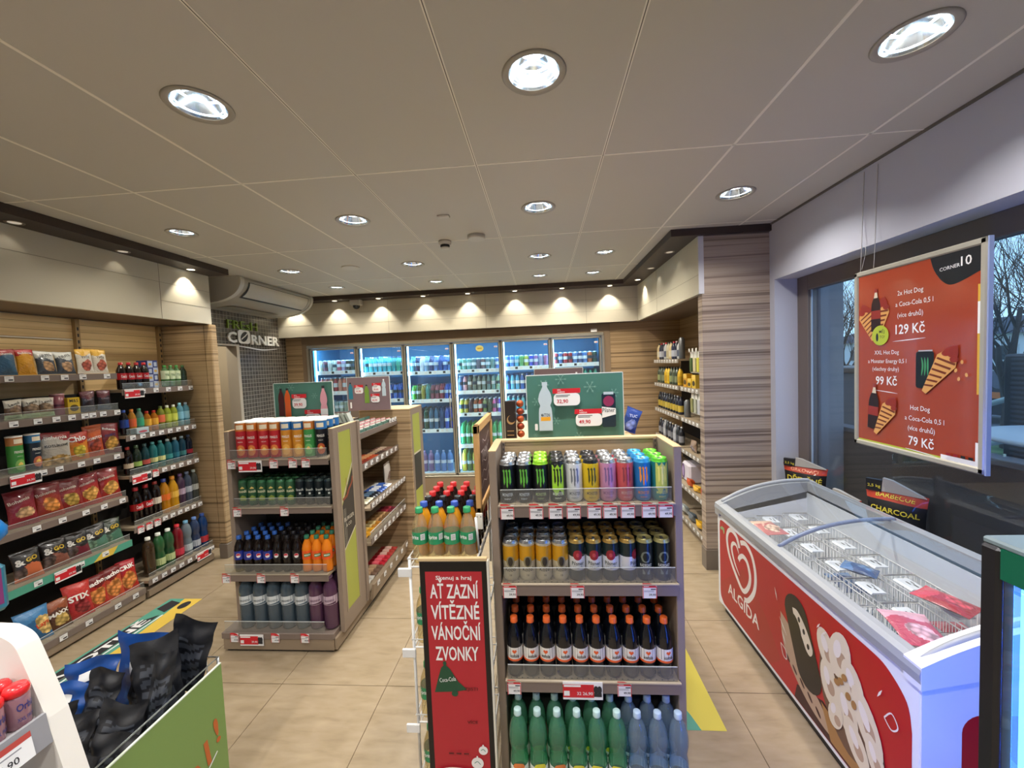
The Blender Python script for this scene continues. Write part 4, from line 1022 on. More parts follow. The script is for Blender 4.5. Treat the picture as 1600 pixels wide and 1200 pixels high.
# ================================================================ ICE CREAM FREEZER
def freezer():
    t = thing('ice_cream_freezer', 'long red and white ice cream freezer with a curved glass lid', 'freezer', (1.46, 2.07, 0))
    X0, X1, Y0, Y1 = 1.16, 1.76, 1.32, 2.81
    Wm = mat('freezer_white', hexc('dfe1e6'), .3); G = mat('freezer_rim_grey', hexc('9a9da1'), .35)
    m = MB(); m.box(X0, X0 + .045, Y0, Y1, .06, .70, 0, .006); m.box(X1 - .045, X1, Y0, Y1, .06, .84, 0, .006)
    prof = [(X0 + .001, .06), (X1 - .001, .06), (X1 - .001, .84), (X0 + .001, .70)]
    m.prism(prof, 'y', Y0 - .001, Y0 + .05, 0); m.prism(prof, 'y', Y1 - .05, Y1 + .001, 0); m.box(X0 + .03, X1 - .03, Y0, Y1, .06, .34, 0)
    part('body', m, [Wm], t, world=True)
    m = MB(); m.box(X0 + .03, X1 - .03, Y0 + .03, Y1 - .03, 0, .06, 0); part('plinth', m, [M_BLACK], t, world=True)
    # rim: sloping frame
    def rimz(x): return .755 + (x - X0) / (X1 - X0) * .14
    m = MB()
    m.prism([(X0 - .012, .69), (X0 - .016, .72), (X0 - .01, .745), (X0 + .01, .755), (X0 + .035, .757), (X0 + .04, .74), (X0 + .055, .737), (X0 + .055, .69)], 'y', Y0 - .012, Y1 + .012, 0, smooth=False)
    m.prism([(X1 + .012, .82), (X1 + .012, .885), (X1 - .045, .89), (X1 - .045, .82)], 'y', Y0 - .012, Y1 + .012, 0)
    for ya, yb in ((Y0 - .014, Y0 + .05), (Y1 - .05, Y1 + .014)):
        pts = smoothpath([(X0 - .012, .745), (X0 + .10, .80), (X0 + .25, .855), (X0 + .42, .885), (X1 + .012, .89)], 5)
        m.prism(pts + [(X1 + .012, .80), (X0 - .012, .67)], 'y', ya, yb, 1 if ya < 2 else 0)
    part('rim', m, [G, Wm], t, world=True)
    # inner basin
    m = MB(); a = X0 + .05; b = X1 - .05
    m.box(a, b, Y0 + .05, Y1 - .05, .34, .35, 0)
    m.box(a - .004, a, Y0 + .05, Y1 - .05, .34, .735, 0); m.box(b, b + .004, Y0 + .05, Y1 - .05, .34, .82, 0)
    part('basin', m, [mat('basin_white', hexc('c9ced4'), .35)], t, world=True)
    # curved glass lids
    gl = glassy('lid_glass', (.95, .97, .98), .03, .02)
    curve = [(X0 + .02, .762), (X0 + .12, .818), (X0 + .25, .865), (X0 + .40, .893), (X0 + .53, .90), (X1 - .02, .897)]
    cp = smoothpath(curve, 4)
    for ya, yb, dz in ((Y0 + .02, 2.13, -.012), (2.06, Y1 - .02, 0)):
        m = MB(); m.grid(lambda u, v: (cp[int(round(v * (len(cp) - 1)))][0], ya + (yb - ya) * u, cp[int(round(v * (len(cp) - 1)))][1] + dz), 2, len(cp) - 1, 0)
        l = part('glass_lid', m, [gl], t, world=True)
        if dz: m = MB(); m.tube([(x, yb, z + dz + .004) for x, z in cp], .010, 8, 0); part('lid_handle', m, [mat('lid_edge_blue', hexc('6f7c98'), .3), G], l, world=True)
        m = MB(); m.tube([(x, ya if dz else yb, z + dz) for x, z in cp], .011, 8, 0); part('lid_edge', m, [G], l, world=True)
    # baskets with price flags
    by = [Y0 + .06 + k * .196 for k in range(8)]
    xm = (a + b) / 2
    for r, (xa, xb) in enumerate(((a + .01, a + .165), (a + .175, a + .33), (a + .34, b - .01))):
        for k in range(7):
            y0, y1 = by[k] + .004, by[k + 1] - .004; zt = .66 + r * .015; zb = .40
            m = MB()
            m.tube([(xa, y0, zt), (xb, y0, zt), (xb, y1, zt), (xa, y1, zt)], .003, 5, closed=True)
            for q in range(9): yy = y0 + (y1 - y0) * q / 8; m.tube([(xa, yy, zt), (xa + .006, yy, zb)], .0013, 4); m.tube([(xb, yy, zt), (xb - .006, yy, zb)], .0013, 4)
            for q in range(8): xx = xa + (xb - xa) * q / 7; m.tube([(xx, y0, zt), (xx, y0 + .006, zb)], .0013, 4); m.tube([(xx, y1, zt), (xx, y1 - .006, zb)], .0013, 4)
            bk = part('basket', m, [M_WIRE], t, world=True)
            m = MB(); c = Canvas(m, (xa + .018, y1 - .055, zt + .012), (0, -1, 0), (1, 0, 0), (0, 0, 1), .0004)
            m.prism([(xa + .01, zt + .004), (xa + .018, zt + .011), (xa + .075, zt + .011), (xa + .075, zt + .008)], 'y', y1 - .055 - .085, y1 - .045, 0)
            c.rect(.02, .045, .02, .026, 1); c.rect(.045, .07, .032, .038, 1); c.rect(.02, .04, .04, .044, 1)
            part('price_flag', m, [mat('flag_white', hexc('cfd3d8'), .3), M_INK], bk, world=True)
    # printed side
    m = MB(); x = X0 - .0006
    c = Canvas(m, (x, Y1 - .03, .085), (0, -1, 0), (0, 0, 1), (-1, 0, 0), .0001)
    W, H = 1.43, .565
    pts = [(.03, 0), (W - .05, 0)]
    pts = smoothpath([(0, .10), (.006, .035), (.05, 0)], 5) + smoothpath([(W - .05, 0), (W - .006, .03), (W, .09)], 5) + [(W, H - .16)] + smoothpath([(W, H - .16), (W - .02, H - .07), (W - .10, H - .01), (W - .18, H)], 6) + [(.05, H)] + smoothpath([(.05, H), (.01, H - .01), (0, H - .05)], 5)
    c.poly(pts, 0)
    c.poly([(0, .12), (.32, .38), (.55, .25), (.70, .10), (.60, 0.003), (.06, .003)], 1)
    c.poly([(W - .62, 0.003), (W - .20, .003), (W - .25, .10), (W - .42, .15), (W - .60, .08)], 2)
    # leaf
    for a in (0.4, 1.3, 2.2): c.ell(.045 + .02 * math.cos(a), H - .055 + .012 * math.sin(a) - .01, .022, .010, 8, a - 1.9)
    # heart swirl
    hx, hy = .115, .24
    S = lambda pts: smoothpath([(hx + p[0], hy + p[1]) for p in pts], 6)
    outer = [(.16, .245), (.125, .30), (.06, .315), (.012, .285), (-.005, .22), (.03, .13), (.12, .045), (.20, .0), (.262, .055), (.285, .13), (.255, .20), (.205, .215), (.165, .19), (.150, .165)]
    c.stroke(S(outer), [.030] * 0 or .028, 3)
    c.stroke(S([(.175, .285), (.24, .305), (.31, .265), (.345, .175), (.33, .07), (.265, -.02), (.215, -.045)]), .028, 3, taper=False)
    c.stroke(S([(.155, .205), (.12, .245), (.075, .235), (.06, .19), (.10, .12), (.16, .07)]), .024, 3, taper=True)
    c.text('ALGIDA', .115, .115, .105, 3, .015, maxw=.38, sx=1.0)
    # chocolate stick
    ix, iy, ang = .86, .30, -1.25
    def stadium(cx, cy, L, R, a, mi, n=10):
        pts = []
        for k in range(n + 1): q = -PI / 2 + PI * k / n; pts.append((L + R * math.cos(q), R * math.sin(q)))
        for k in range(n + 1): q = PI / 2 + PI * k / n; pts.append((-L + R * math.cos(q), R * math.sin(q)))
        c.poly([(cx + p[0] * math.cos(a) - p[1] * math.sin(a), cy + p[0] * math.sin(a) + p[1] * math.cos(a)) for p in pts], mi)
    c.poly(smoothpath([(.70, .36), (.72, .22), (.80, .12), (.93, .05), (1.06, .04), (1.0, .12), (.88, .18), (.80, .32)], 5), 4)
    for k in range(5): c.ell(.76 + .055 * k, .16 - .022 * k, .022, .008, 2, -.7)
    stadium(.87, .315, .115, .088, -1.18, 5)
    c.poly(smoothpath([(.80, .44), (.84, .445), (.90, .40), (.945, .33), (.93, .29), (.90, .30), (.87, .34), (.82, .385), (.80, .44)], 4), 6)
    for p in ((.85, .41), (.885, .375), (.915, .325)): c.ell(p[0], p[1], .009, .013, 5)
    c.ell(.83, .365, .028, .055, 5, .55)
    # cone with scoops
    c.poly([(1.00, .14), (1.24, .10), (1.20, .015), (1.06, .015)], 7)
    c.poly(smoothpath([(.99, .28), (1.03, .15), (1.16, .06), (1.30, .12), (1.32, .22), (1.2, .34), (1.02, .42), (.99, .28)], 5), 9)
    for cx, cy, a_, b_, r in ((1.035, .40, .055, .085, .4), (1.11, .43, .06, .10, -.2), (1.18, .36, .055, .09, .35), (1.05, .27, .05, .09, .2), (1.15, .23, .055, .10, .3), (1.25, .27, .055, .12, .5), (1.20, .14, .05, .09, .6), (1.29, .17, .04, .08, .4), (1.09, .16, .04, .06, -.3)):
        c.ell(cx, cy, a_, b_, 6, r); c.ell(cx + .012, cy - .015, a_ * .45, b_ * .35, 4, r); c.ell(cx - .012, cy + .02, a_ * .35, b_ * .4, 3, r)
    for cx, cy in ((1.12, .33), (1.16, .30), (1.19, .29), (1.14, .36), (1.1, .31)): c.ell(cx, cy, .018, .013, 7, cx * 9)
    for a0, a1 in (((.66, .46), (.68, .40)), ((.98, .46), (1.0, .49)), ((1.01, .45), (1.04, .48)), ((1.30, .42), (1.32, .46)), ((.72, .27), (.75, .22)), ((.70, .33), (.76, .27))): c.stroke([a0, ((a0[0] + a1[0]) / 2, (a0[1] + a1[1]) / 2), a1], .008, 3, taper=True)
    c.stroke(smoothpath([(1.33, .37), (1.36, .41), (1.385, .38), (1.36, .35), (1.33, .37)], 5), .005, 3); c.stroke(smoothpath([(.71, .20), (.73, .15), (.76, .15), (.75, .19), (.71, .20)], 5), .005, 3)
    part('printed_side', m, [mat('fz_red', hexc('b01722'), .35), mat('fz_red_orange', hexc('a8241f'), .35), mat('fz_maroon', hexc('3a1018'), .4), mat('fz_white', hexc('e4dcd8'), .4), mat('fz_caramel', hexc('b39780'), .4), mat('fz_chocolate', hexc('231a1c'), .35),
                             mat('fz_cream', hexc('dccfb9'), .4), mat('fz_cone', hexc('a37848'), .5), mat('fz_leaf', hexc('8fae77'), .5), mat('fz_shade', hexc('6b4f3e'), .5)], t, world=True)
    m = MB(); c = Canvas(m, (X0 + .12, Y0 - .0006, .085), (1, 0, 0), (0, 0, 1), (0, -1, 0), .0005)
    c.rrect(0, .44, 0, .50, .06, 0)
    c.stroke(smoothpath([(.16, .33), (.12, .36), (.07, .34), (.06, .29), (.10, .22), (.17, .18), (.24, .23), (.25, .29), (.20, .32), (.17, .29)], 5), .018, 1)
    c.stroke(smoothpath([(.18, .36), (.24, .37), (.29, .32), (.28, .22), (.22, .15)], 5), .018, 1)
    c.text('ALGIDA', .05, .085, .055, 1, .015)
    part('printed_end', m, [MATS['fz_red'], MATS['fz_white']], t, world=True)
freezer()

# ================================================================ HANGING POSTER
def poster():
    t = thing('hanging_poster', 'orange hot dog poster in silver frame hung before the window', 'poster', (1.77, 2.09, 1.22))
    Y0, Y1, Z0, Z1 = 2.437, 1.752, 1.218, 2.178; X = 1.768; f = .028
    m = MB()
    for a in ((Y1, Y0, Z1 - f, Z1), (Y1, Y0, Z0, Z0 + f), (Y1, Y1 + f, Z0, Z1), (Y0 - f, Y0, Z0, Z1)): m.box(X, X + .018, a[0], a[1], a[2], a[3], 0, .006)
    m.box(X + .003, X + .02, Y1 - .006, Y1, Z0, Z1, 1)
    part('frame', m, [mat('snap_frame', hexc('b7b3a6'), .35, .4), mat('frame_side', hexc('8e9cc4'), .4)], t, world=True)
    m = MB(); m.box(X + .008, X + .014, Y1 + .01, Y0 - .01, Z0 + .01, Z1 - .01, 0); part('backing', m, [M_WHITE], t, world=True)
    m = MB(); c = Canvas(m, (X + .0075, Y0 - f, Z0 + f), (0, -1, 0), (0, 0, 1), (-1, 0, 0), .00008)
    W, H = Y0 - Y1 - 2 * f, Z1 - Z0 - 2 * f
    c.rect(0, W, 0, H, 0)
    c.rect(0, W, 0, .008, 8); c.rect(W * .75, W, 0, .02, 1); c.rect(W - .012, W, .02, .10, 1); c.rect(W - .010, W, .3, .75, 7); c.rect(W - .010, W, .55, .68, 1)
    c.poly([(W * .66, H)] + smoothpath([(W * .66, H), (W * .69, H - .06), (W * .76, H - .12), (W * .84, H - .135), (W, H - .10)], 5) + [(W, H)], 2)
    c.text('CORNER', W * .73, H - .07, .022, 1, .005, rot=.05); c.text('10', W * .875, H - .065, .055, 1, .01)
    def tx(s, x, y, sz, b=.0): c.text(s, x * W, y * H, sz, 1, b, align='c', sx=.85)
    tx('2x Hot Dog', .50, .845, .033); tx('a Coca-Cola 0,5 l', .53, .785, .033); tx('(více druhů)', .50, .725, .033); tx('129 Kč', .50, .635, .066, .012)
    c.stroke(smoothpath([(.35 * W, .595 * H), (.5 * W, .60 * H), (.63 * W, .605 * H)], 5), .004, 1, taper=True)
    tx('XXL Hot Dog', .29, .525, .030); tx('a Monster Energy 0,5 l', .29, .475, .030); tx('(všechny druhy)', .28, .43, .030); tx('99 Kč', .29, .35, .062, .012)
    c.stroke(smoothpath([(.18 * W, .315 * H), (.3 * W, .31 * H), (.4 * W, .305 * H)], 5), .004, 1, taper=True)
    tx('Hot Dog', .59, .225, .033); tx('a Coca-Cola 0,5 l', .62, .168, .033); tx('(více druhů)', .60, .115, .033); tx('79 Kč', .60, .035, .062, .012)
    c.stroke(smoothpath([(.47 * W, .012 * H), (.6 * W, .008 * H), (.72 * W, .002 * H)], 5), .004, 1, taper=True)
    def cola(x, y, h, r):
        w = h * .27; pts = [(-.5, 0), (-.5, .55), (-.38, .72), (-.15, .86), (-.13, 1)]; ca, sa = math.cos(r), math.sin(r)
        R = lambda q: (x + q[0] * ca - q[1] * sa, y + q[0] * sa + q[1] * ca)
        P = smoothpath([(a * w, b * h) for a, b in pts], 4); c.poly([R(q) for q in P] + [R((-q[0], q[1])) for q in P[::-1]], 3)
        c.poly([R(q) for q in ((-.2 * w, .80 * h), (.2 * w, .80 * h), (.12 * w, .93 * h), (-.12 * w, .93 * h))], 5); c.poly([R(q) for q in ((-.5 * w, .3 * h), (.5 * w, .3 * h), (.5 * w, .5 * h), (-.5 * w, .5 * h))], 6)
        c.poly([R(q) for q in ((-.16 * w, .93 * h), (.16 * w, .93 * h), (.16 * w, 1.02 * h), (-.16 * w, 1.02 * h))], 6)
    def dog(x, y, L, w, r):
        ca, sa = math.cos(r), math.sin(r); R = lambda q: (x + q[0] * ca - q[1] * sa, y + q[0] * sa + q[1] * ca)
        n = 10
        c.poly([R(q) for q in [(w * .3 * math.sin(PI * k / n), L * .8 + L * .45 * (k / n) * 1.0) for k in range(n + 1)] + [(-w * .35 * math.sin(PI * k / n), L * .8 + L * .45 * (k / n)) for k in range(n, -1, -1)]], 6)
        c.poly([R(q) for q in ((-w * .12, 0), (w * .12, 0), (w * .5, L * .85), (w * .35, L), (-w * .35, L), (-w * .5, L * .85))], 4)
        for k in range(6):
            b = L * (.12 + .13 * k); ww = w * (.14 + .36 * b / L); c.poly([R(q) for q in ((-ww, b), (ww, b + L * .10), (ww, b + L * .15), (-ww, b + L * .045))], 9)
        for q in ((-.2, .98), (.05, 1.03), (.25, .97)): p = R((q[0] * w, q[1] * L)); c.ell(p[0], p[1], w * .2, w * .13, 6)
    dog(.165 * W, .61 * H, .17, .10, .36); dog(.19 * W, .60 * H, .19, .095, -.22); cola(.19 * W, .66 * H, .22, 0)
    c.ell(.235 * W, .635 * H, .052, .052, 8, 0, 28); c.ell(.205 * W, .625 * H, .008, .022, 2); c.text('MĚJ', .225 * W, .648 * H, .022, 2, .005); c.text('TO!', .23 * W, .618 * H, .020, 2, .005)
    c.rrect(.56 * W, .70 * W, .345 * H, .535 * H, .012, 2); c.rect(.58 * W, .69 * W, .535 * H, .542 * H, 10)
    for k in (-1, 0, 1): c.stroke(smoothpath([((.63 + .025 * k) * W, .505 * H), ((.635 + .02 * k) * W, .46 * H), ((.63 + .025 * k) * W, .41 * H)], 4), .009, 11, taper=True)
    dog(.625 * W, .325 * H, .21, .10, -.62)
    cola(.16 * W, .085 * H, .24, -.06); dog(.19 * W, .06 * H, .19, .09, -.55)
    for a, b in ((.90, .48), (.93, .42), (.88, .40), (.86, .44)): c.ell(a * W, b * H, .006, .009, 4, a * 7)
    for k in range(4): c.rect((.80 + .05 * k) * W, (.83 + .05 * k) * W, .025 * H, .038 * H, (12, 12, 2, 2)[k])
    part('printed_poster', m, [mat('ps_orange', hexc('9a3b22'), .25, coat=.4), M_PAPER, mat('ps_black', hexc('15181f'), .3), mat('ps_cola', hexc('2a1416'), .3), mat('ps_bun', hexc('d19a58'), .4), mat('ps_shine', hexc('cfc3ae'), .4), mat('ps_sausage', hexc('8b2a22'), .4), mat('ps_yellow', hexc('d0a63a'), .4),
                               mat('ps_lime', hexc('a9b83c'), .4), mat('ps_grill', hexc('6e2f1c'), .4), mat('ps_can', hexc('a9a9ad'), .3), mat('ps_claw', hexc('3f8f5f'), .4), mat('ps_logo', hexc('8b1220'), .4)], t, world=True)
    for y in (2.40, 2.31):
        m = MB(); m.tube([(1.797, y, 2.72), (1.79, y + .004, 2.45), (1.776, y - .01, 2.30), (1.776, y, 2.17)], .0016, 5); part('thread', m, [mat('thread_white', hexc('c9c7c2'), .5)], t, world=True)
    m = MB(); m.tube(smoothpath([(1.79, 2.56, 2.312), (1.80, 2.45, 2.318), (1.79, 2.38, 2.30), (1.776, 2.39, 2.19)], 6), .0014, 5); part('thread', m, [MATS['thread_white']], t, world=True)
poster()

# ================================================================ BARGAIN BIN WITH BAGS
def bin_():
    t = thing('bargain_bin', 'green-sided wire bin filled with dark and blue packets', 'bin', (-1.58, 1.12, 0))
    X0, X1, Y0, Y1, Z = -1.84, -1.32, .90, 1.45, .615
    m = MB()
    g = mat('bin_green', hexc('76914f'), .5)
    m.box(X1, X1 + .006, Y0, Y1, .02, Z, 0); m.box(X1 - .001, X1 + .007, Y0, Y1, Z - .001, Z + .003, 1)
    p = part('side_board', m, [g, mat('bin_edge', hexc('c9d2c2'), .5)], t, world=True)
    m = MB(); c = Canvas(m, (X1 + .0062, Y0, 0), (0, 1, 0), (0, 0, 1), (1, 0, 0), .0004)
    for s, y, z in (('O', .26, .20), ('D', .345, .24), ('I', .455, .285), ('!', .50, .33)): c.text(s, y, z, .14, 0, .015, rot=.12)
    c.stroke([(.44, .255), (.455, .27), (.50, .30)], .006, 1)
    part('lettering', m, [mat('bin_orange', hexc('b9602c'), .5), M_PAPER], p, world=True)
    m = MB(); w = mat('bin_wire', hexc('a9adb0'), .3, .7)
    for z in (.10, .25, .40, .55, .64): m.tube([(X0, Y0, z), (X1 - .004, Y0, z), (X1 - .004, Y1, z), (X0, Y1, z)], .003, 5, closed=True)
    for k in range(11): x = X0 + (X1 - X0 - .004) * k / 10; m.tube([(x, Y1, .05), (x, Y1, .64)], .0022, 5)
    for k in range(11): y = Y0 + (Y1 - Y0) * k / 10; m.tube([(X0, y, .05), (X0, y, .64)], .0022, 5)
    for x, y in ((X0, Y0), (X1 - .006, Y0), (X1 - .006, Y1), (X0, Y1)): m.tube([(x, y, 0), (x, y, .64)], .005, 6)
    m.box(X0, X1 - .006, Y0, Y1, .24, .25, 0)
    part('wire_basket', m, [w], t, world=True)
bin_()

# ================================================================ WHITE COUNTER DISPLAY (lower left)
def gum_display():
    t = thing('gum_display', 'white moulded shop display with rounded cheek holding gum tubs', 'display', (-1.45, .6, 0))
    wm = mat('display_white', hexc('dedad2'), .35); im = mat('display_inner', hexc('b9b3b8'), .45)
    pr = [(-1.75, .0), (-1.0, 0), (-1.07, .35), (-1.17, .782), (-1.212, .948)] + smoothpath([(-1.212, .948), (-1.262, 1.09), (-1.284, 1.134), (-1.324, 1.156)], 6) + [(-1.75, 1.17)]
    m = MB(); m.prism(pr, 'y', .836, .88, 0)
    part('cheek', m, [wm], t, world=True)
    m = MB(); m.box(-1.75, -1.60, .25, .836, 0, 1.165, 0); part('back_wall', m, [im], t, world=True)
    m = MB(); m.box(-1.60, -1.16, .25, .836, 0, .66, 0, .004); part('body', m, [im], t, world=True)
    m = MB(); m.prism([(-1.60, .965), (-1.215, .948), (-1.215, .955), (-1.60, .972)], 'y', .30, .8355, 0); m.prism([(-1.212, .895), (-1.200, .895), (-1.212, .966), (-1.220, .966)], 'y', .30, .8355, 1)
    s = part('tray', m, [im, mat('tray_strip', hexc('8f8f93'), .4)], t, world=True)
    m = MB(); c = Canvas(m, (-1.1995, .45, .897), (0, 1, 0), (-.17, 0, 1), (1, 0, .17), .0004)
    for k in range(3):
        o = .0 + k * .125; c.rect(o, o + .10, .0, .045, 0); c.rect(o, o + .10, .045, .058, 1); c.text('44,90', o + .05, .010, .021, 2, .01, align='c'); c.rect(o + .01, o + .08, .035, .038, 3)
    part('price_strip', m, [M_PAPER, mat('strip_red2', hexc('b0463e'), .5), M_INK, M_GREYTXT], s, world=True)
gum_display()

# ================================================================ LIT IMPULSE COOLER (lower right)
def impulse():
    t = thing('impulse_cooler', 'dark-framed small cooler with glowing blue light beside the freezer', 'cooler', (1.1, .55, 0))
    X0, X1, Y0, Y1, Z = .80, 1.35, .30, .80, 1.385
    dk = mat('cooler_dark_post', hexc('2a2a2e'), .3, .4)
    m = MB()
    m.box(X0, X0 + .032, Y1 - .034, Y1, 0, Z, 0, .006)
    for x, y in ((X0, Y0), (X1 - .03, Y0), (X1 - .03, Y1 - .03)): m.box(x, x + .03, y, y + .03, 0, Z, 0, .004)
    part('frame', m, [dk], t, world=True)
    m = MB(); m.box(X0 + .004, X1, Y0, Y1 - .001, Z - .002, Z + .012, 0, .004); m.box(X0 + .034, X1 - .03, Y1 - .012, Y1 - .002, Z - .055, Z, 0); m.box(X0 + .002, X0 + .012, Y0, Y1 - .035, Z - .055, Z, 1)
    m.box(X0 + .034, X1 - .03, Y1 - .002, Y1 + .0, Z - .05, Z - .004, 1)
    part('canopy', m, [mat('canopy_grey', hexc('6f7f88'), .3), mat('canopy_green', hexc('0a5a44'), .35)], t, world=True)
    m = MB(); m.box(X0 + .008, X0 + .011, Y0 + .03, Y1 - .034, .12, Z - .055); m.box(X0 + .032, X1 - .03, Y1 - .012, Y1 - .009, .12, Z - .055)
    part('glass_side', m, [glassy('impulse_glass', (.8, .9, 1), .04, .02)], t, world=True)
    m = MB(); m.box(X0 + .036, X0 + .046, Y1 - .046, Y1 - .036, .14, Z - .08, 0); m.box(X0 + .036, X1 - .04, Y1 - .046, Y1 - .036, Z - .082, Z - .074, 0)
    part('light_strip', m, [mat('impulse_led', (.5, .8, 1), .4, emit=(.15, .5, 1.0), es=4)], t, world=True)
    m = MB(); m.box(X0, X1, Y0, Y1, 0, .12, 0, .004); part('base', m, [dk], t, world=True)
    for z in (.45, .75, 1.05):
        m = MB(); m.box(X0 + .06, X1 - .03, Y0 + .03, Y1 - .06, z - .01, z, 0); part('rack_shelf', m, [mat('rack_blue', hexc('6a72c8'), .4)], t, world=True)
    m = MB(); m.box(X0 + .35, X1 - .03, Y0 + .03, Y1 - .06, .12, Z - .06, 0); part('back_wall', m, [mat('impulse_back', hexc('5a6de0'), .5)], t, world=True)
    area_lamp('lamp', Vector((X0 + .06, Y1 - .03, .75)) - Vector(t.location), t, 9.5, .05, (.03, .17, 1.0), (.5, 1, 0), 'RECTANGLE', 1.1)
    area_lamp('lamp', Vector((X0 + .10, Y1 - .06, .8)) - Vector(t.location), t, 1.2, .05, (.15, .30, 1.0), (.3, -1, 0), 'RECTANGLE', 1.0)
impulse()

# ================================================================ FLOOR STICKERS
def stickers():
    pal = [mat('sticker_teal', hexc('559a86'), .5), mat('sticker_mustard', hexc('d9b84c'), .5), M_INK, M_PAPER]
    m = MB(); c = Canvas(m, (-3.02, 1.30, .0006), (0, 1, 0), (-1, 0, 0), (0, 0, 1), .0003)   # s along +Y, t to the left
    L = 1.605
    c = Canvas(m, (-2.745, 1.30, .0006), (0, 1, 0), (-1, 0, 0), (0, 0, 1), .0003)
    c.rect(0, L, 0, .27, 0); c.poly([(0, 0), (L, 0), (L, .15), (1.35, .12), (1.1, .09), (.6, .10), (0, .10)], 1)
    c.poly([(.1, .15), (1.30, .15), (1.40, .155), (1.30, .25), (.1, .25)], 2)
    c.text('ŽIVOTNĚ', .62, .163, .088, 3, .03, sx=1.9, maxw=.72)
    c.rect(.3, 1.40, .125, .137, 3)
    c.poly([(1.43, .15), (1.55, .135), (1.58, .235), (1.47, .25)], 2); c.ell(1.52, .075, .05, .035, 2)
    c.text('10', .72, .03, .05, 2, .01)
    single('floor_sticker', m, pal, 'long teal and yellow floor sticker beside the wall shelving', 'sticker')
    pal2 = [mat('sticker_teal2', hexc('4f9a84'), .5), mat('sticker_lime', hexc('cfc14e'), .5), M_INK, M_PAPER]
    m = MB(); c = Canvas(m, (.53, 1.862, .0006), (1, 0, 0), (0, 1, 0), (0, 0, 1), .0003)
    c.rect(0, .265, 0, .95, 1); c.poly([(0, 0), (.15, 0), (.13, .08), (.10, .16), (.08, .24), (0, .30)], 0)
    c.text('MAXIM', .085, .06, .06, 3, .02, rot=PI / 2); c.text('JIM', .12, .34, .07, 2, .02, rot=PI / 2)
    single('floor_sticker', m, pal2, 'yellow and teal floor sticker between near gondola and the freezer', 'sticker')
stickers()

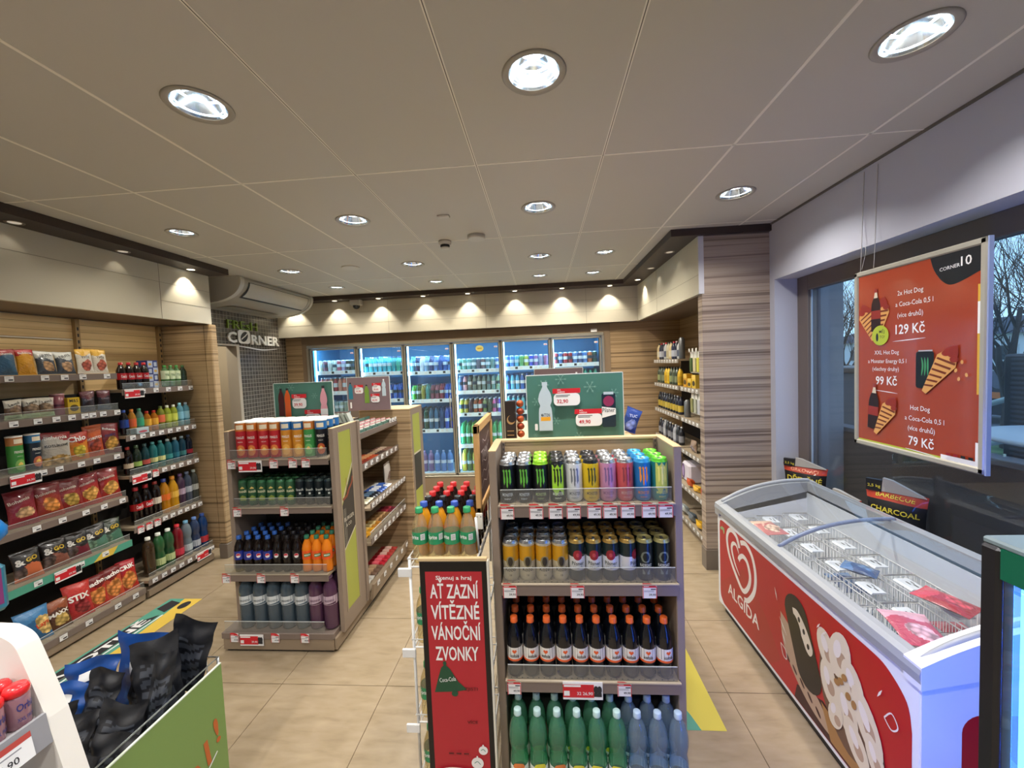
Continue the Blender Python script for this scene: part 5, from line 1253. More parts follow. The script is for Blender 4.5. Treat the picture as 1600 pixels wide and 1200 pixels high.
# ================================================================ OUTSIDE THE WINDOW
def outside():
    m = MB(); m.box(2.06, 60, -30, 60, -.25, -.2, 0); m.box(9, 16, -30, 60, -.2, -.19, 1); m.box(2.06, 6, -30, 60, -.2, -.15, 2)
    o = struct('ground_outside', m, [ramp_mat('lawn', (1, 1, 1), [(.35, hexc('39522f')), (.6, hexc('55703f'))], .9, 3), mat('road_grey', hexc('70757c'), .8), mat('pavement', hexc('80858c'), .8)])
    m = MB(); m.box(2.12, 2.30, 3.26, 3.68, -.15, 3.2, 0, .01); single('concrete_pillar', m, [ramp_mat('pillar_paint', (1, 1, .3), [(.3, hexc('6c7883')), (.7, hexc('7b8894'))], .7, 4)], 'blue-grey concrete pillar close outside the window corner', 'pillar')
    t = thing('parapet', 'dark low parapet wall just outside the window', 'wall', (2.4, 1, -.15))
    m = MB(); m.box(2.35, 2.42, -2.5, 3.7, -.15, 1.12, 0, .005); part('panel', m, [ramp_mat('dark_panel', (1, 1, 1), [(.3, hexc('1c1a1b')), (.7, hexc('2b2727'))], .5, 2)], t, world=True)
    m = MB(); m.box(2.33, 2.44, -2.5, 3.7, 1.12, 1.155, 0, .004); part('coping', m, [mat('coping_grey', hexc('4d5258'), .5)], t, world=True)
    # round-edged outdoor table top
    t = thing('outdoor_table', 'pale outdoor table top seen through the window at right', 'table', (2.9, 2.35, -.15))
    m = MB(); m.lathe([(.44, 0), (.46, .008), (.46, .022), (.44, .03), (.0001, .03)], 36, (2.95, 2.33, 1.20), cap0=True); part('table_top', m, [mat('table_pale', hexc('9fb0ba'), .4)], t, world=True)
    m = MB(); m.lathe([(.25, 0), (.24, .02), (.03, .03), (.03, 1.35)], 20, (2.95, 2.33, -.15)); part('table_leg', m, [M_STEEL], t, world=True)
    # black ribbed heater column
    t = thing('ribbed_column', 'tall black ribbed column standing outside by the road', 'column', (4.1, 3.62, -.15))
    m = MB(); m.box(3.95, 4.3, 3.40, 3.78, -.15, 1.66, 0, .02); part('casing', m, [M_BLACK], t, world=True)
    m = MB()
    for k in range(40): m.box(3.935, 3.955, 3.43, 3.70, .05 + k * .04, .068 + k * .04, 0)
    part('rib', m, [mat('rib_grey', hexc('3b4048'), .5)], t, world=True)
    # barrier rail
    t = thing('barrier', 'pale slanted barrier rails beside the road', 'barrier', (5, 4.9, -.15))
    m = MB(); m.tube([(5, 5.1, 1.0), (5, 4.0, 1.45)], .03, 8); m.tube([(5, 5.1, .55), (5, 4.0, 1.0)], .03, 8); m.tube([(5, 5.1, -.15), (5, 5.1, 1.05)], .03, 8); m.tube([(5, 4.0, -.15), (5, 4.0, 1.5)], .03, 8); part('rail', m, [mat('rail_pale', hexc('9ab0ac'), .5)], t, world=True)
    # small canopy seen beside the pillar
    t = thing('market_stall', 'small grey shed with dark flat roof beyond the pillar', 'shed', (3.3, 4.4, -.2))
    m = MB(); m.box(3.0, 3.5, 3.9, 4.7, -.2, 1.53, 0, .01); part('wall', m, [mat('shed_grey', hexc('5c7387'), .6)], t, world=True)
    m = MB(); m.box(2.97, 3.55, 3.85, 4.75, 1.53, 1.58, 0, .01); part('roof', m, [M_BLACK], t, world=True)
    # white house
    t = thing('house', 'white house with dark windows across the road', 'house', (39, 36, -.2))
    m = MB(); m.box(34, 44, 20, 52, -.2, 2.5, 0); part('wall', m, [mat('house_white', hexc('dfe6ec'), .8)], t, world=True)
    m = MB(); m.prism([(33.5, 2.5), (44.5, 2.5), (39, 4.0)], 'y', 19.6, 52.4, 0); part('roof', m, [mat('house_roof', hexc('4a4c55'), .8)], t, world=True)
    for y in (27, 31.5, 34, 38, 46):
        m = MB(); m.box(33.94, 34.0, y, y + 1.3, .5, 1.7, 0); w = part('window', m, [mat('house_frame', hexc('d9dee2'), .6)], t, world=True)
        m = MB(); m.box(33.92, 33.945, y + .08, y + 1.22, .58, 1.62, 0); part('pane', m, [mat('house_pane', hexc('20303c'), .2)], w, world=True)
    # car
    t = thing('car', 'small dark car with orange lights on the road outside', 'car', (11.5, 11.4, -.19))
    m = MB(); pr = [(10.2, .05), (13.2, .05), (13.3, .45), (12.9, .62), (12.3, .68), (11.9, 1.05), (11.0, 1.08), (10.5, .70), (10.15, .62)]
    m.prism([(a, b - .19 + .19) for a, b in pr], 'x', 10.8, 12.2, 0); part('body', m, [mat('car_dark', hexc('2b2f36'), .25, .3)], t, world=True)
    m = MB()
    for y in (10.85, 12.6):
        for x in (10.79, 12.15): m.tube([(x, y, .12), (x + .06, y, .12)], .28, 16, 0, smooth=False)
    part('wheel', m, [M_BLACK], t, world=True)
    m = MB(); m.box(10.77, 10.8, 10.3, 10.55, .45, .60, 0); m.box(10.77, 10.8, 12.9, 13.2, .45, .60, 0); part('lamp', m, [mat('car_lamp', hexc('c8702c'), .4)], t, world=True)
    # bare trees
    bark = mat('bark', hexc('3a3634'), .9); rnd = random.Random(5)
    def tree(x, y, h, seed, label, cap=2600):
        rnd = random.Random(seed); t = thing('bare_tree', label, 'tree', (x, y, -.2), group='bare winter trees outside')
        tr = MB(); br = MB(); cnt = [0]
        def grow(p, d, L, r, lv):
            if cnt[0] > cap: return
            cnt[0] += 1
            n = 3; pts = [p]; q = Vector(p); dd = Vector(d)
            for i in range(n):
                dd = (dd + Vector((rnd.uniform(-.18, .18), rnd.uniform(-.18, .18), rnd.uniform(-.06, .14)))).normalized(); q = q + dd * (L / n); pts.append(tuple(q))
            (tr if lv == 0 else br).tube(pts, [max(.0035, r * (1 - .45 * i / n)) for i in range(n + 1)], 6 if lv < 2 else 3, 0)
            if lv >= 5: return
            k = 4 if lv < 2 else 3
            for j in range(k):
                a = rnd.uniform(0, 2 * PI); s = rnd.uniform(.35, .8)
                nd = (dd + Vector((math.cos(a) * s, math.sin(a) * s, rnd.uniform(-.15, .45)))).normalized()
                st = Vector(pts[rnd.choice((1, 2, 3))]) if lv > 0 else Vector(pts[rnd.choice((2, 3))])
                grow(tuple(st), nd, L * rnd.uniform(.72, .95), r * .50, lv + 1)
        grow((0, 0, 0), (0, 0, 1), h * .17, .12, 0)
        part('trunk', tr, [bark], t); part('branches', br, [bark], t)
    tree(9.5, 13.2, 9, 3, 'large bare tree left of the poster through the window')
    tree(8.6, 8.1, 8.5, 11, 'large bare tree right of the poster through the window', 900)
    tree(15.5, 13.2, 10, 8, 'farther bare tree at the right window edge', 900)
    m = MB(); rn = random.Random(2)
    for k in range(60): x = rn.uniform(20, 22); y = rn.uniform(12, 34); r = rn.uniform(.5, .9); m.lathe([(.0001, -.3), (r * .8, .1), (r, r * .6), (r * .6, r * 1.1), (.0001, r * 1.3)], 7, (x, y, -.2), smooth=False)
    single('hedge', m, [mat('hedge_brown', hexc('4c4440'), .95)], 'low brown hedge in front of the white house', 'hedge', kind='stuff')
outside()
# ================================================================ PRODUCT BUILDERS (base centre at origin, front faces -Y)
M_LIDS = mat('can_lid_silver', hexc('b9bcc0'), .25, .9)
def pmat(h, rough=.3, metal=0., coat=.3): return mat('p_%s_%s_%s' % (h, rough, metal), hexc(h), rough, metal, coat=coat)
def foil(m, art=False):
    """crinkled film of a packet; the printed food picture also gets a mottled two-tone print"""
    nm = m.name + ('_art' if art else '_film')
    if nm in MATS: return MATS[nm]
    c = tuple(m.node_tree.nodes['Principled BSDF'].inputs['Base Color'].default_value[:3])
    f = mat(nm, c, .30, coat=.5); nt, n, l, b = nodes_of(f)
    tc = n.new('ShaderNodeTexCoord'); no = n.new('ShaderNodeTexNoise'); no.inputs['Scale'].default_value = 26; no.inputs['Detail'].default_value = 3; no.inputs['Distortion'].default_value = 1.2
    bp = n.new('ShaderNodeBump'); bp.inputs['Strength'].default_value = .55; bp.inputs['Distance'].default_value = .012
    l.new(tc.outputs['Object'], no.inputs['Vector']); l.new(no.outputs['Fac'], bp.inputs['Height']); l.new(bp.outputs[0], b.inputs['Normal'])
    if art:
        vo = n.new('ShaderNodeTexVoronoi'); vo.inputs['Scale'].default_value = 42; cr = n.new('ShaderNodeValToRGB'); e = cr.color_ramp.elements
        e[0].position = .15; e[0].color = (*[min(1, x * 1.35 + .04) for x in c], 1); e[1].position = .75; e[1].color = (*[x * .38 for x in c], 1)
        l.new(tc.outputs['Object'], vo.inputs['Vector']); l.new(vo.outputs['Distance'], cr.inputs[0]); l.new(cr.outputs[0], b.inputs['Base Color'])
    return f
def liq(h, d=.75): return glassy('liq_%s_%s' % (h, d), hexc(h), d, .06)

def make_can(name, r, h, body, lid, deco, extra, tabcol=None):
    t = thing(name, '', 'can')
    m = MB(); m.lathe([(r * .78, 0), (r * .80, .002), (r * .97, .010), (r, .016), (r, h - .020), (r * .97, h - .014)], 22, cap1=False)
    mats = [body] + extra
    if deco: deco(m, r, h)
    part('body', m, mats, t)
    m = MB(); m.lathe([(r * .97, h - .014), (r * .84, h - .004), (r * .84, h), (r * .79, h), (r * .78, h - .004), (.0001, h - .0045)], 22, cap0=False, cap1=False); part('lid', m, [lid], t)
    m = MB(); m.box(-.006, .006, -.012, .010, h - .0045, h - .002, 0, .001); part('pull_tab', m, [tabcol or M_LIDS], t)
    return t
def claws(mi, zt, zb, w=.0055, r=.033):
    def f(m, r, h):
        for s in (-1, 0, 1):
            cs = s * .0118
            m.wfill(lambda q, s=s: (zb + (.012 if s else 0) + .010 * abs(q), zt - .006 * abs(q)), r + .0006, w * .50, 4, mi, cs=cs)
            m.wfill(lambda q: (zt - .010 - .004 * q, zt - .003 + .003 * q), r + .0006, w * .40, 2, mi, cs=cs - w * .75)
            m.wfill(lambda q, s=s: ((zt + zb) / 2 - .016, (zt + zb) / 2 + .010 - .008 * q), r + .0007, w * .28, 2, mi, cs=cs + w * .55)
    return f
def energy(body, lid, claw, txtm, tab=None, splash=None):
    ex = [claw, txtm] + ([splash] if splash else [])
    def deco(m, r, h):
        if splash:
            m.wfill(lambda q: (.040 + .012 * math.sin(5 * q), .145 + .008 * math.cos(7 * q)), r + .0004, .024, 8, 3)
        claws(1, .138, .062)(m, r, h)
        m.wtext('MONSTER', r + .0008, .036, .017, 2, .01, maxw=.044); m.wtext('ENERGY', r + .0008, .019, .009, 2, .0, maxw=.026)
    return make_can('energy_can', .0325, .166, body, lid, deco, ex, tab)

def prof_bottle(kind, r, h):
    if kind == 'soda': P = [(.70, 0), (.93, .015), (1, .06), (.99, .16), (.93, .24), (.95, .34), (1, .38), (1, .58), (.97, .63), (.86, .72), (.60, .82), (.40, .88), (.37, .92)]
    elif kind == 'slim': P = [(.70, 0), (.95, .02), (1, .08), (.98, .30), (1, .34), (1, .62), (.95, .70), (.70, .80), (.42, .88), (.38, .92)]
    elif kind == 'big': P = [(.68, 0), (.93, .015), (1, .05), (1, .30), (.97, .40), (.90, .46), (.84, .50), (.90, .54), (1, .61), (1.02, .68), (.94, .77), (.72, .86), (.42, .915), (.36, .94)]
    elif kind == 'tall': P = [(.70, 0), (.95, .015), (1, .05), (1, .70), (.96, .76), (.80, .83), (.50, .89), (.36, .93), (.35, .94)]
    elif kind == 'sport': P = [(.70, 0), (.95, .02), (1, .10), (.86, .35), (.84, .45), (1, .62), (1, .72), (.80, .82), (.5, .88), (.45, .92)]
    elif kind == 'glass': P = [(.85, 0), (1, .02), (1, .55), (.85, .63), (.42, .74), (.36, .80), (.36, .93)]
    return [(a * r, b * h) for a, b in P]
def make_bottle(name, kind, r, h, body, cap, label=None, lz=(.38, .58), deco=None, extra=(), cat='bottle', capr=.40, n=18):
    t = thing(name, '', cat)
    P = prof_bottle(kind, r, h)
    m = MB(); m.lathe(P, n, cap1=True)
    part('bottle', m, [body], t)
    zt = P[-1][1]; cr = r * capr
    m = MB(); m.lathe([(cr * 1.05, zt - .004), (cr * 1.05, zt), (cr, zt + .002), (cr, h - .002), (cr * .85, h), (.0001, h)], 14, cap0=True, cap1=False); part('cap', m, [cap], t)
    if label:
        m = MB(); rl = r * 1.006; m.lathe([(rl, lz[0] * h), (rl, lz[1] * h)], 22, cap0=False, cap1=False)
        if deco: deco(m, rl, h)
        part('label', m, [label] + list(extra), t)
    return t
def simple_bottle(name, kind, r, h, body, cap, label, lz, cat='bottle'):
    """small far bottle: one mesh"""
    m = MB(); P = prof_bottle(kind, r, h); m.lathe(P, 10, cap1=False)
    zt = P[-1][1]; m.lathe([(r * .42, zt), (r * .42, h), (.0001, h)], 8, mi=1, cap0=False, cap1=False)
    if label: m.lathe([(r * 1.02, lz[0] * h), (r * 1.02, lz[1] * h)], 10, mi=2, cap0=False, cap1=False)
    return single(name, m, [body, cap, label or cap], '', cat)
def simple_can(name, r, h, body, lid, band):
    m = MB(); m.lathe([(r * .8, 0), (r, .012, 0), (r, h * .35, 2), (r, h * .62, 0), (r, h - .014, 1), (r * .82, h, 1), (.0001, h - .003)], 12, cap1=False)
    return single(name, m, [body, lid, band], '', 'can')

def surf_bag(w, h, th, seed=0, crimp=.06):
    ph = seed * 1.7
    def d(u, v):
        a = max(0., math.sin(PI * min(max(u, 0), 1))) ** .55
        vv = min(max((v - crimp) / (1 - 2 * crimp), 0), 1); b = max(0., math.sin(PI * vv)) ** .5
        wr = 1 + .07 * math.sin(9 * u + 4 * v + ph) + .05 * math.sin(13 * v - 6 * u + 2 * ph)
        return th / 2 * a * b * wr + .001
    def P(u, v, side=-1, off=0.):
        pin = 1 - .10 * max(0., math.sin(PI * v)) ** .8
        x = (u - .5) * w * pin; z = v * h * (1 - .02 * math.sin(PI * u + ph))
        return (x, side * (d(u, v) + off), z)
    return P
def make_bag(name, w, h, th, base, top=None, art=None, seed=0, texts=(), mats=(), artc=(.55, .33, .32, .22), topv=.66, foot=None, label='', cat='crisp packet', shape=None):
    """zones: 0 base, 1 top band, 2 art patch, 3 foot; texts: (string, u, v, size(rel. width), material index, bold, rot)"""
    P = surf_bag(w, h, th, seed)
    ml = [foil(base), foil(top or base), foil(art, True) if art else foil(base), foil(foot or base)] + list(mats)
    def mf(u, v):
        if v > topv + .06 * math.sin(u * 6 + seed): return 1
        if foot and v < .22: return 3
        if art and ((u - artc[0]) / artc[2]) ** 2 + ((v - artc[1]) / artc[3]) ** 2 < 1 + .25 * math.sin(8 * u + 11 * v + seed): return 2
        return 0
    m = MB()
    m.grid(lambda u, v: P(u, v, -1), 26, 30, mfn=mf); m.grid(lambda u, v: P(u, v, 1), 8, 8, 0, flip=True)
    for s, u, v, sz, mi, bold, rot in texts:
        vs, fs, x0, x1, y0, y1 = text_mesh(s, bold); k = min(sz * w / (x1 - x0), .30 * h / max(.6, (y1 - y0)))
        ca, sa = math.cos(rot), math.sin(rot); out = []
        for x, y in vs:
            a, b = (x - (x0 + x1) / 2) * k, (y - (y0 + y1) / 2) * k; a, b = a * ca - b * sa, a * sa + b * ca
            uu = u + a / (w * .93); vv = v + b / h; q = P(uu, vv, -1, .0022); out.append(q)
        m.add(out, fs, mi)
    return single(name, m, ml, label, cat)

def make_tube(topm, body, art, lab='PRINGLES'):
    r, h = .0358, .236
    t = thing('crisp_tube', '', 'crisp tube')
    m = MB(); m.lathe([(r, 0, 1), (r, .006, 0), (r, h * .75, 2), (r, h - .008, 2)], 24, cap1=False)
    m.wfill(lambda q: (.045 - .025 * math.sqrt(max(0, 1 - q * q)), .060 + .028 * math.sqrt(max(0, 1 - q * q))), r + .0005, .024, 10, 3)
    m.wfill(lambda q: (.052, .062 + .01 * math.cos(2 * q)), r + .0007, .012, 5, 4)
    m.wfill(lambda q: (h * .80, h * .92), r + .0004, .022, 5, 5)
    m.wtext(lab, r + .001, .136, .022, 6, .015, maxw=.047); m.wtext('ORIGINAL', r + .001, .108, .009, 6, 0, maxw=.03)
    part('body', m, [body, M_LIDS, topm, art, pmat('e8c468'), pmat('e9dcc0'), pmat('f0ece4')], t)
    m = MB(); m.lathe([(r + .001, h - .008), (r + .0015, h - .006), (r + .0015, h), (r - .002, h + .001), (r - .004, h - .0015), (.0001, h - .0015)], 24, cap0=False, cap1=False); part('lid', m, [pmat('efece4', .35)], t)
    return t
def make_box(name, w, d, h, base, top, art, texts, mats, label, cat='box'):
    t = thing(name, label, cat)
    m = MB(); m.box(-w / 2, w / 2, -d / 2, d / 2, 0, h, 0, .0015); part('carton', m, [base], t)
    m = MB(); c = Canvas(m, (-w / 2, -d / 2 - .0004, 0), (1, 0, 0), (0, 0, 1), (0, -1, 0), .0002)
    c.rect(.002, w - .002, h * .68, h - .002, 0); c.ell(w * .5, h * .36, w * .36, h * .2, 1)
    for s, x, z, sz, mi in texts: c.text(s, x * w, z * h, sz, mi, .01, align='c', maxw=w * .9)
    part('print', m, [top, art] + list(mats), t)
    return t

# ================================================================ NEAR GONDOLA STOCK
GX = [-.155 + .0662 * k for k in range(10)]
def near_stock():
    blk = pmat('0c0e12'); grn = pmat('5fae3e', .35); silver = M_LIDS; wht = pmat('d9dde0', .3, .3); ltxt = pmat('c9d4e0')
    kinds = [
        ('black energy can with green claws', energy(blk, silver, grn, ltxt)), None,
        ('black energy can with lime rim', energy(blk, pmat('8fce2e', .3, .4), grn, pmat('a9c47e'), pmat('5a8c22'))),
        ('lime panel energy can with black lid', energy(pmat('1a231c'), blk, blk, pmat('d8e4c8'), pmat('222222'), pmat('9ccf35'))),
        ('white energy can with silver claws', energy(wht, silver, pmat('7d858f', .3, .5), pmat('5d656f'))),
        ('yellow energy can with black lid', energy(pmat('d9b91c', .3, .3), blk, pmat('4a4a1c'), pmat('5b4a10'), pmat('222222'))),
        ('lilac pink energy can', energy(pmat('c98fb8', .3, .4), silver, pmat('7f5f8c'), pmat('8c4f86'))),
        ('coral red energy can', energy(pmat('cf5a5c', .3, .4), silver, pmat('8c3a44'), pmat('e0a49a'))),
        ('blue energy can with orange claws', energy(pmat('2273b8', .3, .4), pmat('3c9fe0', .3, .5), pmat('e08a3c'), pmat('d97f3a'))),
        ('teal and yellow energy can with lime rim', energy(pmat('2f8478', .3, .4), pmat('6ad23c', .3, .5), pmat('e2dc74'), pmat('d0d86a'), None, pmat('b9c25c')))]
    first = Stock(kinds[0][1], 'energy cans on the top shelf of the near gondola')
    for k in range(10):
        st = first if k < 2 else Stock(kinds[k][1], 'energy cans on the top shelf of the near gondola')
        lab = kinds[0][0] if k < 2 else kinds[k][0]
        for r in range(3):
            extra = ', %s column' % ('leftmost' if k == 0 else 'second') if k < 2 else ''
            st.put((GX[k] + .0004 * math.sin(k * 5 + r), 1.597 + .0665 * r, 1.1985), '%s%s, %s, near gondola' % (lab, extra, ROW[r]), rz=.14 * math.sin(k * 3.1 + r))
    # beers
    g = 'beer cans on the middle shelf of the near gondola'
    def kozel(m, r, h):
        m.lathe([(r + .0003, h * .50, 1), (r + .0003, h - .022, 1)], 22, mi=1, cap0=False, cap1=False)
        m.wfill(lambda q: (.082 - .022 * math.sqrt(max(0, 1 - q * q)), .082 + .022 * math.sqrt(max(0, 1 - q * q))), r + .0006, .018, 8, 2)
        m.wfill(lambda q: (.078 - .014 * math.sqrt(max(0, 1 - q * q)), .086 + .014 * math.sqrt(max(0, 1 - q * q))), r + .0009, .010, 6, 3)
        m.wtext('Kozel', r + .001, .052, .024, 3, .012, maxw=.044); m.wtext('10', r + .001, .028, .011, 3, .01)
    def pils(m, r, h):
        m.lathe([(r + .0003, h * .28, 1), (r + .0003, h * .60, 1)], 22, mi=1, cap0=False, cap1=False)
        m.wfill(lambda q: (.107 - .020 * math.sqrt(max(0, 1 - q * q)), .107 + .020 * math.sqrt(max(0, 1 - q * q))), r + .0008, .019, 10, 2)
        m.wfill(lambda q: (.107 - .008 * math.sqrt(max(0, 1 - q * q)), .107 + .008 * math.sqrt(max(0, 1 - q * q))), r + .001, .007, 6, 4)
        m.wtext('Pilsner', r + .001, .074, .021, 3, .012, maxw=.05); m.wtext('Urquell', r + .001, .058, .012, 3, .005, maxw=.034)
    def rade(m, r, h):
        m.wfill(lambda q: (.098 - .022 * math.sqrt(max(0, 1 - q * q)), .098 + .022 * math.sqrt(max(0, 1 - q * q))), r + .0006, .02, 8, 1)
        m.wfill(lambda q: (.096 - .015 * math.sqrt(max(0, 1 - q * q)), .100 + .014 * math.sqrt(max(0, 1 - q * q))), r + .0009, .012, 6, 0)
        m.wtext('RADEGAST', r + .001, .066, .016, 2, .015, maxw=.046)
        for k in (-1, 1): m.wfill(lambda q, k=k: (.03, .045 + .008 * k * q), r + .0006, .005, 2, 1, cs=k * .009)
    ko = Stock(make_can('beer_can', .0325, .166, pmat('b9ae94', .3, .3), M_LIDS, kozel, [pmat('d09a1e', .25, .4), pmat('7d7455'), pmat('2b2620')]), g)
    pi = Stock(make_can('beer_can', .0325, .166, pmat('1c2b2c', .3, .3), pmat('c9a65c', .3, .7), pils, [pmat('d4d6d8', .3, .3), pmat('8c1a26'), pmat('23302c'), pmat('b0404a')]), g)
    ra = Stock(make_can('beer_can', .0325, .166, pmat('16201f', .3, .3), pmat('b9b176', .3, .6), rade, [pmat('6f7a6a', .35, .3), pmat('cfd0c4')]), g)
    for k in range(10):
        st, nm, i, n = (ko, 'gold and cream beer can', k, 4) if k < 4 else ((pi, 'white-banded green beer can with red seal', k - 4, 4) if k < 8 else (ra, 'dark green beer can with yellow rim', k - 8, 2))
        for r in range(3): st.put((GX[k], 1.590 + .0668 * r, .8845), '%s, %s of %d, %s' % (nm, ORD[i], n, ROW[r]), rz=(.9 if k == 7 else .12 * math.sin(k * 7 + r)))
    # cola with orange caps
    def kof(m, r, h):
        m.lathe([(r + .0003, h * .29, 1), (r + .0003, h * .325, 1)], 22, mi=1, cap0=False, cap1=False)
        m.wfill(lambda q: (.108 - .008 * (1 - abs(q)), .112 + .004 * math.sin(abs(q) * PI)), r + .0007, .009, 6, 1)
        m.wtext('kofola', r + .001, .091, .020, 2, .02, maxw=.036)
    kb = Stock(make_bottle('cola_bottle', 'slim', .0320, .238, pmat('0d0f16', .12), pmat('e2662a', .4), pmat('dcd9d4'), (.29, .52), kof, [pmat('dd5a26'), pmat('27242a')], capr=.46), 'orange-capped cola bottles on the near gondola')
    for k in range(10):
        for r in range(3): kb.put((GX[k] + .001, 1.588 + .070 * r, .4895), 'dark cola bottle with orange cap, %s from left, %s' % (ORD[k], ROW[r]), rz=.25 * math.sin(k * 2.3 + r))
    # large waters
    gm = liq('8ad8b4', .17); bm = liq('c4dcec', .15); clear_cap = pmat('a9c4c4', .35); bc = pmat('9fb4cc', .35)
    def mat_deco(fruit):
        def f(m, r, h):
            m.wfill(lambda q: (.104, .110 + .016 * math.sqrt(max(0, 1 - q * q))), r + .0007, .024, 8, 1)
            m.wtext('MATTONI', r + .001, .088, .022, 2, .02, maxw=.06)
        return f
    def es(m, r, h): m.wtext('esence', r + .001, .085, .030, 1, .02, maxw=.055); m.wfill(lambda q: (.055, .066 + .006 * q), r + .0006, .012, 3, 2)
    og = Stock(make_bottle('water_bottle', 'big', .0362, .318, gm, clear_cap, pmat('dfe3dd'), (.19, .345), mat_deco(0), [pmat('d9793a'), pmat('26382f')], capr=.40), 'large green water bottles at the foot of near gondola')
    yl = Stock(make_bottle('water_bottle', 'big', .0362, .318, gm, clear_cap, pmat('dfe3dd'), (.19, .345), mat_deco(1), [pmat('d8cf3e'), pmat('26382f')], capr=.40), 'large green water bottles at the foot of near gondola')
    cb = Stock(make_bottle('water_bottle', 'big', .0362, .318, bm, bc, pmat('d6dce0'), (.20, .33), es, [pmat('26303a'), pmat('c8b98a')], capr=.40), 'large clear water bottles at the foot of near gondola')
    for k in range(9):
        x = -.148 + .0768 * k; st = (og, yl, og, yl, yl, yl)[k] if k < 6 else cb
        nm = ('green water bottle with orange fruit label' if k in (0, 2) else 'green water bottle with yellow fruit label') if k < 6 else 'clear blue water bottle'
        for r in range(2): st.put((x if r == 0 else -.150 + .0743 * k, 1.516 + .077 * r, .0805), '%s, %s from left, %s, lowest shelf' % (nm, ORD[k], ROW[r]), rz=.2 * math.sin(k + r))
    # praline tower and blue pouch behind
    t = thing('praline_tower', 'dark box column with copper praline balls beside the green offer sign', 'display', (-.135, 1.93, 1.361))
    m = MB(); m.box(-.05, .002, -.03, .03, 0, .215, 0, .002); c = Canvas(m, (-.05, -.0305, 0), (1, 0, 0), (0, 0, 1), (0, -1, 0), .0003)
    for z in (.03, .05, .07): c.rect(.008, .04, z, z + .004, 1)
    c.ell(.028, .125, .02, .022, 1); c.ell(.032, .13, .018, .018, 0)
    part('box', m, [pmat('2a211e'), pmat('b08a5a')], t)
    for k in range(6):
        m = MB(); m.lathe([(.0001, -.0178), (.0125, -.0135), (.0182, -.004), (.0182, .004), (.0125, .0135), (.0001, .0178)], 14, (.022, -.012, .0182 + k * .0362)); part('praline', m, [pmat('b0522c', .3, .6) if k % 2 else pmat('9a4128', .3, .6)], t)
    b = make_bag('blue_pouch', .085, .13, .03, pmat('2b3f7a'), pmat('3c55a0'), pmat('8f9cc8'), 3, (('TUC', .5, .7, .5, 4, .01, .2),), (pmat('dfe3ee'),), label='small blue pouch standing right of the green offer sign', cat='pouch'); b.location = (.445, 2.2, 1.362); b.rotation_euler = (0, .35, 0)
near_stock()

